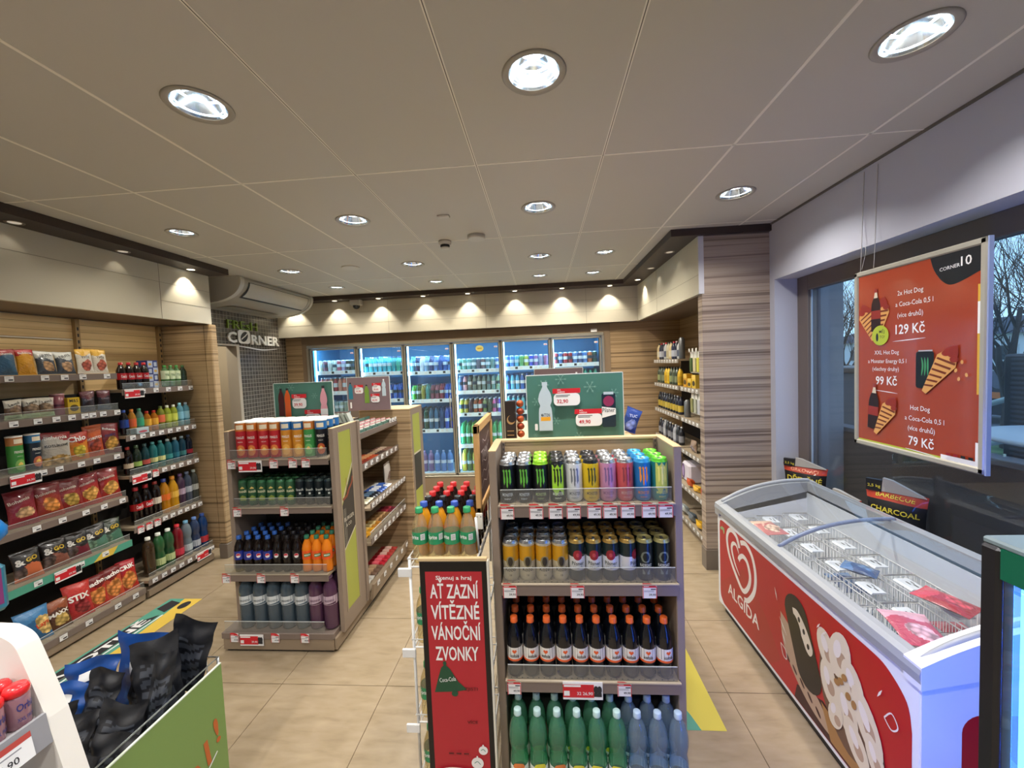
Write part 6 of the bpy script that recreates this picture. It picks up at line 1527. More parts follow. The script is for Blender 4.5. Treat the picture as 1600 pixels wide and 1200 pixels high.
# ================================================================ LEFT GONDOLA STOCK
def left_stock():
    rd, bl, og, gr, bk = pmat('b5202a'), pmat('2a6fb0'), pmat('d08a2a'), pmat('3f8f4a'), pmat('1a1a20')
    chip = pmat('d8793a')
    A = Stock(make_tube(pmat('c8742e'), rd, chip), 'tube crisps on the left gondola'); B = Stock(make_tube(bl, og, pmat('e6a84a')), 'tube crisps on the left gondola')
    C = Stock(make_tube(pmat('c8742e'), gr, pmat('6fb56a')), 'tube crisps on the left gondola'); D = Stock(make_tube(bl, bk, pmat('b5542e')), 'tube crisps on the left gondola')
    seq = [A, A, A, A, B, B, C, D]; nm = ['red crisp tube with orange top'] * 4 + ['orange crisp tube with blue top'] * 2 + ['green crisp tube with orange top', 'black crisp tube with blue top']
    for k in range(8):
        for r in range(3):
            seq[k].put((-1.955 + .0765 * k, 2.455 + .077 * r, 1.2155), '%s, %s from left, %s, left gondola' % (nm[k], ORD[k], ROW[r]), rz=.3 + .15 * math.sin(k * 4 + r))
    def bran(m, r, h):
        m.wtext('BRANÍK', r + .0008, .095, .020, 1, .02, maxw=.05); m.wfill(lambda q: (.112 - .0 * q, .126 - .010 * abs(q)), r + .0006, .012, 4, 2)
        m.wfill(lambda q: (.035, .070 - .012 * abs(q)), r + .0006, .018, 6, 3)
    def bud(m, r, h):
        m.wtext('Braník', r + .0008, .100, .022, 1, .01, maxw=.045); m.wfill(lambda q: (.070, .082), r + .0006, .006, 2, 1); m.lathe([(r + .0003, .06, 2), (r + .0003, .062, 2)], 20, cap0=False, cap1=False)
    ga = Stock(make_can('beer_can', .0315, .166, pmat('2e5a3c', .3, .3), pmat('3f7a52', .3, .6), bran, [pmat('d8d4b0'), pmat('c9b060'), pmat('7f8f3f')]), 'beer cans on the left gondola')
    gb = Stock(make_can('beer_can', .0315, .166, pmat('141f24', .3, .3), pmat('3b4a4a', .3, .6), bud, [pmat('c3c9c4'), pmat('5d6b66')]), 'beer cans on the left gondola')
    for k in range(10):
        for r in range(3):
            s, n_, i = (ga, 'green beer can with cream lettering', k) if k < 6 else (gb, 'near-black beer can with script lettering', k - 6)
            s.put((-1.968 + .0645 * k, 2.455 + .068 * r, .9075), '%s, %s of its kind, %s, left gondola' % (n_, ORD[i], ROW[r]), rz=.35)
    def pepsi(m, r, h):
        m.wfill(lambda q: (.110 - .014 * math.sqrt(max(0, 1 - q * q)), .110 + .014 * math.sqrt(max(0, 1 - q * q))), r + .0007, .014, 8, 1)
        m.wfill(lambda q: (.108, .110 + .013 * math.sqrt(max(0, 1 - q * q))), r + .0009, .013, 8, 2); m.wtext('pepsi', r + .0012, .108, .010, 3, .02)
    def mir(m, r, h): m.wfill(lambda q: (.100, .120), r + .0007, .02, 5, 1); m.wtext('MIRINDA', r + .001, .110, .014, 2, .02, maxw=.034)
    cola = pmat('17100e', .1)
    pa = Stock(make_bottle('cola_bottle', 'soda', .0318, .228, cola, pmat('2d5aa8'), pmat('20308c'), (.36, .60), pepsi, [M_PAPER, pmat('c02a36'), pmat('e8e8ee')], capr=.46), 'small drinks bottles on the left gondola')
    pb = Stock(make_bottle('cola_bottle', 'soda', .0320, .228, cola, pmat('15151a'), pmat('141419'), (.36, .60), pepsi, [M_PAPER, pmat('c02a36'), pmat('e8e8ee')], capr=.46), 'small drinks bottles on the left gondola')
    pc = Stock(make_bottle('orange_drink_bottle', 'soda', .0320, .228, pmat('d9791c', .12), pmat('2f6e55'), pmat('e0531f'), (.36, .60), mir, [pmat('3c7a3a'), M_PAPER], capr=.46), 'small drinks bottles on the left gondola')
    for k in range(10):
        s, n_, i = (pa, 'blue-capped cola bottle', k) if k < 4 else ((pb, 'black-capped cola bottle', k - 4) if k < 7 else (pc, 'orange drink bottle with green cap', k - 7))
        for r in range(4): s.put((-1.972 + .0645 * k, 2.385 + .068 * r, .5035), '%s, %s of its kind, %s, left gondola' % (n_, ORD[i], ROW[r]), rz=.35 + .2 * math.sin(k + 2 * r))
    def mag(m, r, h): m.wtext('MAGNESIA', r + .001, .190, .018, 1, .01, maxw=.06); m.wfill(lambda q: (.165, .172 + .006 * q), r + .0006, .04, 6, 2)
    wa = Stock(make_bottle('water_bottle', 'tall', .0445, .345, liq('6f8494', .35), pmat('8fa8bc'), pmat('c9cfd2'), (.47, .63), mag, [pmat('3f4f5c'), liq('6f8494', .55)]), 'large shrink-wrapped water bottles on the left gondola')
    wb = Stock(make_bottle('water_bottle', 'tall', .0445, .345, liq('6f4568', .5), pmat('8a6a92'), pmat('b9a4b4'), (.47, .63), mag, [pmat('5c3f5c'), liq('5c3a58', .65)]), 'large shrink-wrapped water bottles on the left gondola')
    for k in range(7):
        s, n_, i = (wa, 'large blue-grey water bottle', k) if k < 5 else (wb, 'large purple water bottle', k - 5)
        for r in range(2): s.put((-1.957 + .0935 * k, 2.40 + .092 * r, .1285), '%s, %s of its kind, %s, lowest shelf' % (n_, ORD[i], ROW[r]), rz=.3)
    # side bays: trays of bars and sweets facing the aisle
    def bar(w, d, h, c1, c2, nm, cat='chocolate bar'):
        m = MB(); P = surf_bag(w, d, h, 2, .04)
        m.grid(lambda u, v: (P(u, v)[0], P(u, v)[2] - d / 2, -P(u, v)[1]), 6, 10, mfn=lambda u, v: 1 if .3 < v < .7 else 0); m.box(-w * .42, w * .42, -d * .48, d * .48, -.001, .001, 0)
        return single(nm, m, [c1, c2], '', cat)
    rn = random.Random(4)
    # tier 1: teal cartons holding pale bars
    cart = thing('bar_carton', '', 'carton'); m = MB()
    m.box(-.05, .05, -.105, -.100, 0, .045, 0); m.box(-.05, .05, .10, .105, 0, .075, 0); m.box(-.05, -.047, -.105, .105, 0, .045, 0); m.box(.047, .05, -.105, .105, 0, .045, 0); m.box(-.05, .05, -.105, .105, 0, .003, 0)
    part('carton', m, [pmat('4f7468', .5)], cart)
    for q in range(4):
        m = MB(); m.box(-.044, .044, -.09 + q * .045, -.055 + q * .045, .012, .052 + .004 * (q % 2), 0, .004); m.box(-.044, .044, -.085 + q * .045, -.075 + q * .045, .0525 + .004 * (q % 2), .0565 + .004 * (q % 2), 1); part('bar', m, [pmat('b9bcb4', .4), pmat('b9606c', .4)], cart)
    st = Stock(cart, 'teal cartons of bars on the aisle side of left gondola')
    for k in range(6): st.put((-1.424, 2.825 + k * .108, 1.2755), 'teal carton of pale bars on the top aisle tier, %s from camera' % ORD[k], rz=PI / 2)
    fan = thing('bar_stand', 'upright fan of six pale bars on top aisle tier', 'display', (-1.635, 3.12, 1.3315))
    for q in range(6):
        m = MB(); m.prism([(-.10 + q * .036, 0), (-.078 + q * .036, 0), (-.115 + q * .036, .085), (-.137 + q * .036, .085)], 'y', -.03, .03, 0); m.prism([(-.115 + q * .036, .085), (-.137 + q * .036, .085), (-.139 + q * .036, .092), (-.117 + q * .036, .092)], 'y', -.03, .03, 1); part('bar', m, [pmat('a9afa9', .4), pmat('4f3a34', .5)], fan)
    specs = [(1.0405, -1.345, .018, [('8c3a2e', 'c97a4a'), ('c05030', 'e0a070'), ('4a3a36', 'b9a080'), ('8f6a5a', 'd8c0a8')], 13, 'chocolate bar'),
             (.7605, -1.31, .03, [('c9c4a8', '3a3a44'), ('20242c', '5f7a94'), ('3c5fb0', 'e0e4ee'), ('d9dde4', '3f66b8')], 11, 'snack packet'),
             (.5055, -1.33, .03, [('c98f24', 'e0b860'), ('b0762a', 'e8d090'), ('7a5a3a', 'c9a070'), ('6a2430', 'b04050')], 10, 'snack packet'),
             (.1405, -1.35, .03, [('b9b4ac', '7a6a5a'), ('6a5040', 'b09070'), ('b01c2c', 'e0606c'), ('a0342c', 'd9b0a0')], 12, 'sweet packet')]
    tier = ('second', 'third', 'fourth', 'lowest')
    for ti, (z, x, hh, cols, n, kind) in enumerate(specs):
        sp = .50 if ti == 1 else .66
        sts = [Stock(bar(sp / n * .84, .15, hh, pmat(a, .35), pmat(b, .35), kind.replace(' ', '_'), kind), '%ss on the aisle side of the left gondola' % kind) for a, b in cols]
        for k in range(n):
            ci = min(3, int(k * 4 / n)); o = sts[ci].put((x - .07, 2.81 + k * (sp / n), z + .022), '%s on the %s aisle tier, %s from the camera' % (('reddish', 'dark', 'pale', 'bright')[ci] + ' ' + kind, tier[ti], ORD[k]))
            o.rotation_euler = (0.0, -.25 + rn.uniform(-.05, .05), PI / 2 + rn.uniform(-.06, .06))
    wb2 = make_bag('white_packet', .13, .17, .05, pmat('cfc8c0'), None, pmat('9a7a74'), 5, label='white packet standing at the end of the third aisle tier', cat='snack packet'); wb2.location = (-1.40, 3.42, .7605); wb2.rotation_euler = (0, 0, PI / 2)
left_stock()

# ================================================================ LEFT WALL STOCK
def wall_stock():
    W = pmat('e8e4dc', .4); GD = pmat('d9a53a'); R = PI / 2
    def B(name, y, z, w, h, th, lab, x=-3.335, tilt=.0, cat='crisp packet', **k):
        base = k.pop('base'); o = make_bag(name, w * (.93 if 'crisp' in name else .92), h, th * (.62 if 'crisp' in name else .8), pmat(base), seed=y * 10, label=lab, cat=cat, **k)
        o.location = (x, y, z + .004); o.rotation_euler = (-tilt, 0, R - (.24 if 'crisp' in name else .1)); return o
    z = LB1[0] + .0
    B('nut_packet', 2.28, z, .11, .165, .05, 'blue snack packet with red top, leftmost on the top wall shelf', base='2c5472', top=pmat('8c1f28'), tilt=.12, topv=.78, texts=(('Bohemia', .5, .82, .7, 4, .01, 0),), mats=(W,), cat='snack packet')
    B('nut_packet', 2.38, z, .10, .165, .05, 'yellow snack packet with red top on the top wall shelf', base='c98f22', top=pmat('a02024'), tilt=.12, topv=.78, texts=(('Bohemia', .5, .85, .7, 4, .01, 0),), mats=(W,), cat='snack packet')
    for i, y in enumerate((2.49, 2.60)): B('nut_packet', y, z, .115, .16, .05, 'navy nut packet with heaped nuts picture, %s of two on top shelf' % ORD[i], base='39424e', top=pmat('bfc2c0'), art=pmat('b99068'), tilt=.2, texts=(('NUTS', .5, .80, .6, 4, .02, .3),), mats=(pmat('2a2c33'),), cat='nut packet')
    for i, y in enumerate((2.72, 2.82)): B('nut_packet', y, z, .11, .18, .05, 'white and yellow snack packet, %s of two on top shelf' % ORD[i], base='d6d0c4', top=pmat('cfa23a'), art=pmat('b5553c'), tilt=.12, topv=.75, texts=(('TYČE', .5, .66, .5, 4, .02, 0),), mats=(pmat('33302c'),), cat='snack packet')
    # second shelf
    z = LB1[1]
    for i, y in enumerate((2.29, 2.38, 2.46)): B('pouch', y, z, .095, .125, .05, 'brown pouch with pale green foot, %s on the second wall shelf' % ORD[i], base='6d5540', top=pmat('c4beb0'), foot=pmat('a9c49a'), art=pmat('94785a'), artc=(.5, .5, .4, .2), texts=(('Levně', .5, .80, .6, 4, .01, .2),), mats=(pmat('2a2622'),), cat='pouch')
    t = thing('pink_canister', 'pink round canister beside the yellow carton', 'canister', (-3.36, 2.545, z)); m = MB(); m.lathe([(.034, 0, 0), (.035, .004, 0), (.035, .06, 1), (.035, .075, 0), (.035, .135, 0)], 20); part('body', m, [pmat('8a4f5a'), pmat('5c2f3a')], t); m = MB(); m.lathe([(.036, .135), (.036, .148)], 20); part('lid', m, [pmat('b98a8f')], t)
    o = make_box('yellow_carton', .075, .05, .115, pmat('c7a51c'), pmat('c7a51c'), pmat('4a3a14'), (('M&S', .5, .72, .03, 2),), (M_INK,), 'yellow carton on second wall shelf'); o.location = (-3.33, 2.60, z + .001); o.rotation_euler = (0, 0, R)
    for i, y in enumerate((2.71, 2.82)): B('pouch', y, z, .10, .15, .05, 'dark plum pouch, %s of two on second wall shelf' % ORD[i], base='2b2026', top=pmat('5c2730'), foot=pmat('3a4458'), texts=(('CANDY', .5, .58, .6, 4, .01, 0),), mats=(pmat('9a8a94'),), cat='pouch')
    # third shelf
    z = LB1[2]
    C = Stock(make_tube(pmat('b97a48'), pmat('3f8a3c'), pmat('7fae5a')), 'tube crisps on the wall shelving'); C.put((-3.33, 2.275, z + .001), 'green crisp tube on third shelf of the wall shelving', rz=R)
    D = Stock(make_tube(pmat('2a6fa0'), pmat('1a2430'), pmat('c06a4a')), 'tube crisps on the wall shelving'); D.put((-3.33, 2.365, z + .001), 'dark navy crisp tube with blue top on third wall shelf', rz=R)
    B('crisp_packet', 2.49, z, .17, .22, .07, 'silver kettle crisp packet with red top on third shelf', base='b3aca0', top=pmat('8c2224'), art=pmat('c9a05a'), artc=(.5, .12, .6, .16), topv=.80, texts=(('KOTLÍKOVÉ', .5, .60, .75, 4, .02, .02), ('Bohemia', .5, .84, .7, 5, .01, .05)), mats=(pmat('33302c'), W))
    B('crisp_packet', 2.62, z, .13, .20, .07, 'orange crisp packet with white logo beside silver one', base='d07a26', top=pmat('a8321e'), art=pmat('d9c03a'), texts=(('Chio', .45, .78, .8, 4, .03, .1),), mats=(W,))
    B('crisp_packet', 2.73, z, .12, .23, .07, 'plain orange tortilla packet with white lettering on third shelf', base='b5481e', top=pmat('c0561f'), art=pmat('a03a1a'), texts=(('DORITOS', .5, .58, .9, 4, .03, .15),), mats=(W,), tilt=.1)
    B('crisp_packet', 2.84, z, .14, .23, .07, 'dark red crisp packet at the bay end of third shelf', base='6a1a1e', top=pmat('7d2024'), art=pmat('c9963f'), texts=(('Bohemia', .5, .80, .6, 4, .02, -.2), ('KUKY', .5, .60, .5, 5, .02, .1)), mats=(W, pmat('2f3c6a')), tilt=.1)
    # fourth shelf: red packets
    z = LB1[3]
    for i, (y, art) in enumerate(((2.29, 'c9a070'), (2.43, 'd98a3a'), (2.55, 'b9953f'), (2.67, 'dba24a'), (2.81, 'dba24a'))):
        B('crisp_packet', y, z, .15, .235, .075, 'dark red crisp packet, %s from left on the fourth wall shelf' % ORD[i], base=('7d1a26', '8c2a1c', '86221f', '9a241e', '9a241e')[i], top=pmat(('7d1a26', '7a1a1c', '6e1a1c', '8c1a1e', '8c1a1e')[i]), art=pmat(art), artc=(.55, .36, .34, .2 if i else .14), texts=(('Bohemia', .42, .70, .7, 4, .015, .18),), mats=(pmat('dcc9b9'),), tilt=.18)
    # fifth shelf: black packets
    z = LB1[4]
    for i, (y, lo) in enumerate(((2.29, 'b5603c'), (2.44, '7a4a3c'), (2.57, '6a2430'), (2.69, '4f7460'), (2.80, '47705c'))):
        B('crisp_packet', y, z, .145, .19, .07, 'black packet with bold ampersand, %s from left on fifth wall shelf' % ORD[i], base=lo, top=pmat('241f1d' if i < 4 else '2f3a2c'), art=pmat('4f3a30' if i < 3 else '6a8a70'), artc=(.2, .3, .25, .2), topv=.46, texts=(('&', .22, .62, .30, 4, .04, .15), ('GO', .66, .66, .42, 5, .04, .15)), mats=(W, pmat('c9a93a')), tilt=.25)
    # bottom shelf
    z = LB1[5]; xb = -3.26
    B('crisp_packet', 2.24, z, .17, .21, .07, 'blue crisp packet nearest the white display on lowest shelf', x=xb, base='2a5f8c', top=pmat('3f78a8'), art=pmat('d9b46a'), artc=(.8, .5, .25, .4), texts=(('Lays', .75, .45, .4, 4, .02, .2),), mats=(pmat('c8452c'),), tilt=.25)
    B('crisp_packet', 2.37, z, .13, .19, .07, 'brown packet with bold white lettering on lowest shelf', x=xb, base='54301f', top=pmat('8a4a2c'), art=pmat('c9a85a'), texts=(('MAXX', .5, .55, .8, 4, .03, .1),), mats=(W,), tilt=.25)
    B('crisp_packet', 2.49, z, .16, .24, .08, 'red packet with big white word on lowest shelf', x=xb, base='a81f24', top=pmat('b5342c'), art=pmat('8c1a20'), texts=(('STIX', .5, .60, .75, 4, .04, .05),), mats=(W,), tilt=.2)
    for i, y in enumerate((2.605, 2.715, 2.825)): B('crisp_packet', y, z, .132, .235, .06, 'red and orange nacho packet, %s of three on lowest shelf' % ORD[i], x=xb, base='a8261f' if i != 1 else 'b5442a', top=pmat('6a1c1a') if i < 2 else pmat('a01c2a'), art=pmat('d8853c'), artc=(.5, .36, .4, .26), texts=(('nacho' if i < 2 else 'CRIK', .5, .78, .8, 4, .04, .15),), mats=(W,), tilt=.2)
    # second bay drinks
    zs = LB2; X = -3.325
    def bot(st, y, z, lab, x=X): return st.put((x, y, z + .001), lab, rz=R)
    gname = 'bottled drinks on the wall shelving'
    def MBt(name, kind, r, h, body, cap, label, lz=(.38, .58), txt=None, tm=M_PAPER):
        d = (lambda m, r_, h_: m.wtext(txt, r_ + .001, h * sum(lz) / 2, .03 * r / .033, 1, .02, maxw=r * 1.5)) if txt else None
        return Stock(make_bottle(name, kind, r, h, body, cap, label, lz, d, [tm] if txt else (), capr=.45), gname)
    coke = MBt('cola_bottle', 'slim', .031, .215, pmat('150c0b', .1), pmat('b01c24'), pmat('b01c24'), (.36, .60), 'Coca-Cola')
    for i in range(4): bot(coke, 2.955 + .062 * i, zs[0], 'red-labelled cola bottle, %s of four on top drinks shelf' % ORD[i])
    t = thing('energy_pack_display', 'blue and silver checked energy drink carton stack on the top drinks shelf', 'carton', (-3.40, 3.245, zs[0])); m = MB(); m.box(-.05, .05, -.05, .045, 0, .235, 0, .002); part('carton', m, [pmat('2c3a78')], t)
    m = MB(); c = Canvas(m, (.0502, -.045, 0), (0, 1, 0), (0, 0, 1), (1, 0, 0), .0002)
    for a in range(2):
        for b in range(4):
            if (a + b) % 2: c.rect(a * .045, a * .045 + .043, b * .058, b * .058 + .056, 0); c.ell(a * .045 + .02, b * .058 + .028, .014, .01, 1)
            else: c.rect(a * .045 + .008, a * .045 + .034, b * .058 + .01, b * .058 + .046, 0)
    part('print', m, [pmat('b0b8cc'), pmat('c9a040')], t)
    gl = MBt('iced_tea_bottle', 'slim', .029, .19, pmat('3f6a38', .15), pmat('3f8a3c'), pmat('d0dcb8'), (.35, .75), 'TEA', pmat('3a6a30'))
    for i in range(3): bot(gl, 3.325 + .058 * i, zs[0], 'green and white bottle, %s of three beside blue carton' % ORD[i])
    dg = MBt('dark_green_bottle', 'slim', .029, .19, pmat('1c2c1e', .12), pmat('3c6a34'), pmat('20301f'), (.3, .5))
    bot(dg, 3.505, zs[0], 'dark green bottle at the right end of top drinks shelf')
    # shelf 2
    sets = [('pepsi', '15131c', '2a4a98', '24408c', 'slim', .2), ('orange', 'c98a2c', 'c9782a', 'cf5a2c', 'slim', .2), ('clear', '6f9a8c', '3f8a6a', '3aa078', 'slim', .2), ('juice', 'c2761e', 'b02a20', 'd9a53a', 'slim', .17), ('juice', 'c2761e', 'b02a20', 'd9a53a', 'slim', .17),
            ('lemonade', '8f9a2a', '4a5a2a', 'd9704a', 'sport', .2), ('lime', 'a9b83c', 'd0d4c0', 'b5c04a', 'sport', .2), ('lime', 'a9b83c', 'd0d4c0', 'c9d05c', 'sport', .2), ('light blue', '6fb0c4', '8fd0e0', '7fb8d0', 'sport', .21), ('light blue', '6fb0c4', '9fb4c4', '8fc0d0', 'sport', .21)]
    cnt = {}
    for i, (nm, b_, c_, l_, k_, h_) in enumerate(sets):
        cnt[nm] = cnt.get(nm, 0) + 1; st = MBt('drink_bottle', k_, .028, h_, liq(b_, .6), pmat(c_), pmat(l_), (.3, .62)); bot(st, 2.945 + .062 * i, zs[1], '%s drink bottle, %s from left on the second drinks shelf' % (nm, ORD[i]))
    bx = make_box('pale_multipack', .10, .06, .045, pmat('a9bcc4', .4), pmat('b9c8cc'), pmat('b5525c'), (), (), 'low pale blister pack on the second drinks shelf edge'); bx.location = (-3.29, 3.03, zs[1] + .001); bx.rotation_euler = (0, 0, R)
    sets = [('cola with cream label', '1a0f0d', 'b03028', 'c9b8a0'), ('green label', '2a3a2c', '3f5a3a', '8fae5a'), ('dark', '1f4a50', '3a5a5c', 'b5524a'), ('teal water', '2f8488', '5fb0b0', 'c9c88a'), ('teal water', '2f8488', '5fb0b0', 'c9c88a'), ('teal water', '2a707c', 'c9d8d8', '3f8f90'), ('blue water', '2c6f8c', 'd0dce0', '2c6f80'), ('navy water', '1f4a60', '9ab0b8', '3f7a7a'), ('navy drink', '1a2438', '3a4a6a', '9a2a3a')]
    for i, (nm, b_, c_, l_) in enumerate(sets):
        st = MBt('drink_bottle', 'tall' if i > 2 else 'soda', .031, .225, liq(b_, .55), pmat(c_), pmat(l_), (.25, .42)); bot(st, 2.95 + .069 * i, zs[2], '%s bottle, %s from left on the third drinks shelf' % (nm, ORD[i]))
    sets = [('red label cola', '150c0b', 'a81c24', 'b01c24', .044, 'soda'), ('red label cola', '150c0b', 'a81c24', 'b01c24', .044, 'soda'), ('cola with white label', '1a0d0c', '8c2a24', 'd0c4b4', .042, 'tall'), ('orange soda', 'cf8a1c', '3a4a98', 'd9662a', .044, 'soda'), ('yellow soda', 'd9a020', 'd98a20', 'd9ae4a', .044, 'soda'), ('plum water', '4a3450', '6a4a74', 'a894a8', .038, 'tall'), ('slate water', '4a5468', '6a7a98', 'a4acb8', .038, 'tall'), ('grey water', '4f5450', 'a9b4b0', 'b0b4b0', .038, 'tall')]
    y = 2.95
    for i, (nm, b_, c_, l_, r_, k_) in enumerate(sets):
        st = MBt('large_bottle', k_, r_ * .93, .30, liq(b_, .65), pmat(c_), pmat(l_), (.38, .56), 'Coca-Cola' if i < 2 else None); y += r_ * .94; bot(st, y, zs[3], '%s bottle, %s from left on the fourth drinks shelf' % (nm, ORD[i]), -3.335); y += r_ * .94
    sets = [('brown', '54402c', 'dcdcd4', None), ('green water', '3f7a4a', 'e0e4dc', 'b9c890'), ('green water', '3a6f48', 'e0e4dc', 'b9c890'), ('red drink', '9a1c2c', 'c02a34', 'c8304a'), ('clear water', '8c9ca8', '6aa0c0', 'b0bcc4'), ('blue-white water', '3f5078', '5a78b0', 'a9b0bc'), ('deep blue water', '1f4a88', '2a4a90', 'b02a34')]
    y = 2.945
    for i, (nm, b_, c_, l_) in enumerate(sets):
        st = MBt('large_bottle', 'tall' if i in (0, 3) else 'big', .0405, .315, liq(b_, .5), pmat(c_), pmat(l_) if l_ else None, (.16, .34)); y += .043; bot(st, y, zs[4], '%s bottle, %s from left on the lowest drinks shelf' % (nm, ORD[i]), -3.26); y += .0445
    # blue rounded header of a stand cut off by the left edge
    t = thing('toy_stand', 'bright blue rounded stand cut off by left picture edge', 'stand', (-2.80, 1.52, 0))
    m = MB(); m.lathe([(.0001, -.075), (.045, -.06), (.078, -.02), (.08, .02), (.055, .062), (.0001, .078)], 20, (-2.785, 1.75, 1.02)); part('header', m, [pmat('1c7fd0', .3)], t, world=True)
    m = MB(); m.box(-2.84, -2.735, 1.66, 1.80, .62, .86, 0, .02); m.box(-2.7345, -2.734, 1.69, 1.77, .66, .84, 1); part('packet', m, [pmat('3a7f98', .3), pmat('8a3f7c')], t, world=True)
    m = MB(); m.tube([(-2.80, 1.73, 0), (-2.80, 1.73, .98)], .008, 8); m.lathe([(.12, 0), (.12, .01), (.01, .02)], 20, (-2.78, 1.73, 0)); part('pole', m, [M_STEEL], t, world=True)
wall_stock()

# ================================================================ RACK STOCK
def rack_stock():
    def spr(m, r, h): m.wtext('Sprite', r + .001, .108, .022, 1, .02, ang=-PI / 2 - .5, maxw=.04); m.wfill(lambda q: (.098, .122), r + .0008, .009, 3, 2, cs=.020); [m.wfill(lambda q, k=k: (.101 + .004 * k, .1025 + .004 * k), r + .001, .007, 2, 3, cs=.020) for k in range(5)]
    g = 'half-litre bottles on the white rack'
    G = Stock(make_bottle('lemonade_bottle', 'soda', .032, .222, liq('efe4c0', .16), pmat('2f8f5a'), pmat('1f8a5a'), (.36, .58), spr, [M_PAPER, M_PAPER, M_INK], capr=.48), g)
    O = Stock(make_bottle('orange_drink_bottle', 'soda', .032, .222, liq('e09a20', .8), pmat('2f4fa8'), pmat('d8631f'), (.36, .58), capr=.48), g)
    K = Stock(make_bottle('cola_bottle', 'soda', .032, .222, pmat('1c1412', .1), pmat('17171a'), pmat('8f1c22'), (.36, .58), capr=.48), g)
    R = Stock(make_bottle('cola_bottle', 'soda', .032, .222, pmat('1c1412', .1), pmat('c02a2c'), pmat('b01c24'), (.36, .58), capr=.48), g)
    xs = (-.519, -.4535, -.388, -.3225)
    rows = [(G, 'green-capped lemonade bottle'), (O, 'blue-capped orange drink bottle'), (K, 'black-capped cola bottle'), (R, 'red-capped cola bottle in fourth row'), (R, 'red-capped cola bottle in fifth row'), (R, 'red-capped cola bottle in last row')]
    for j, (s, nm) in enumerate(rows):
        for i, x in enumerate(xs):
            s.put((x, 1.571 + .0685 * j, .9665), '%s, %s from left, on the white rack' % (nm, ORD[i]), rz=.3 * math.sin(i * 2 + j))
    for ti, z in enumerate((.6365, .3225, .0545)):
        for i, x in enumerate(xs[:2]):
            G.put((x, 1.571, z), 'green-capped lemonade bottle, %s from left, rack tier %s from top' % (ORD[i], ORD[ti + 1]), rz=.2)
rack_stock()

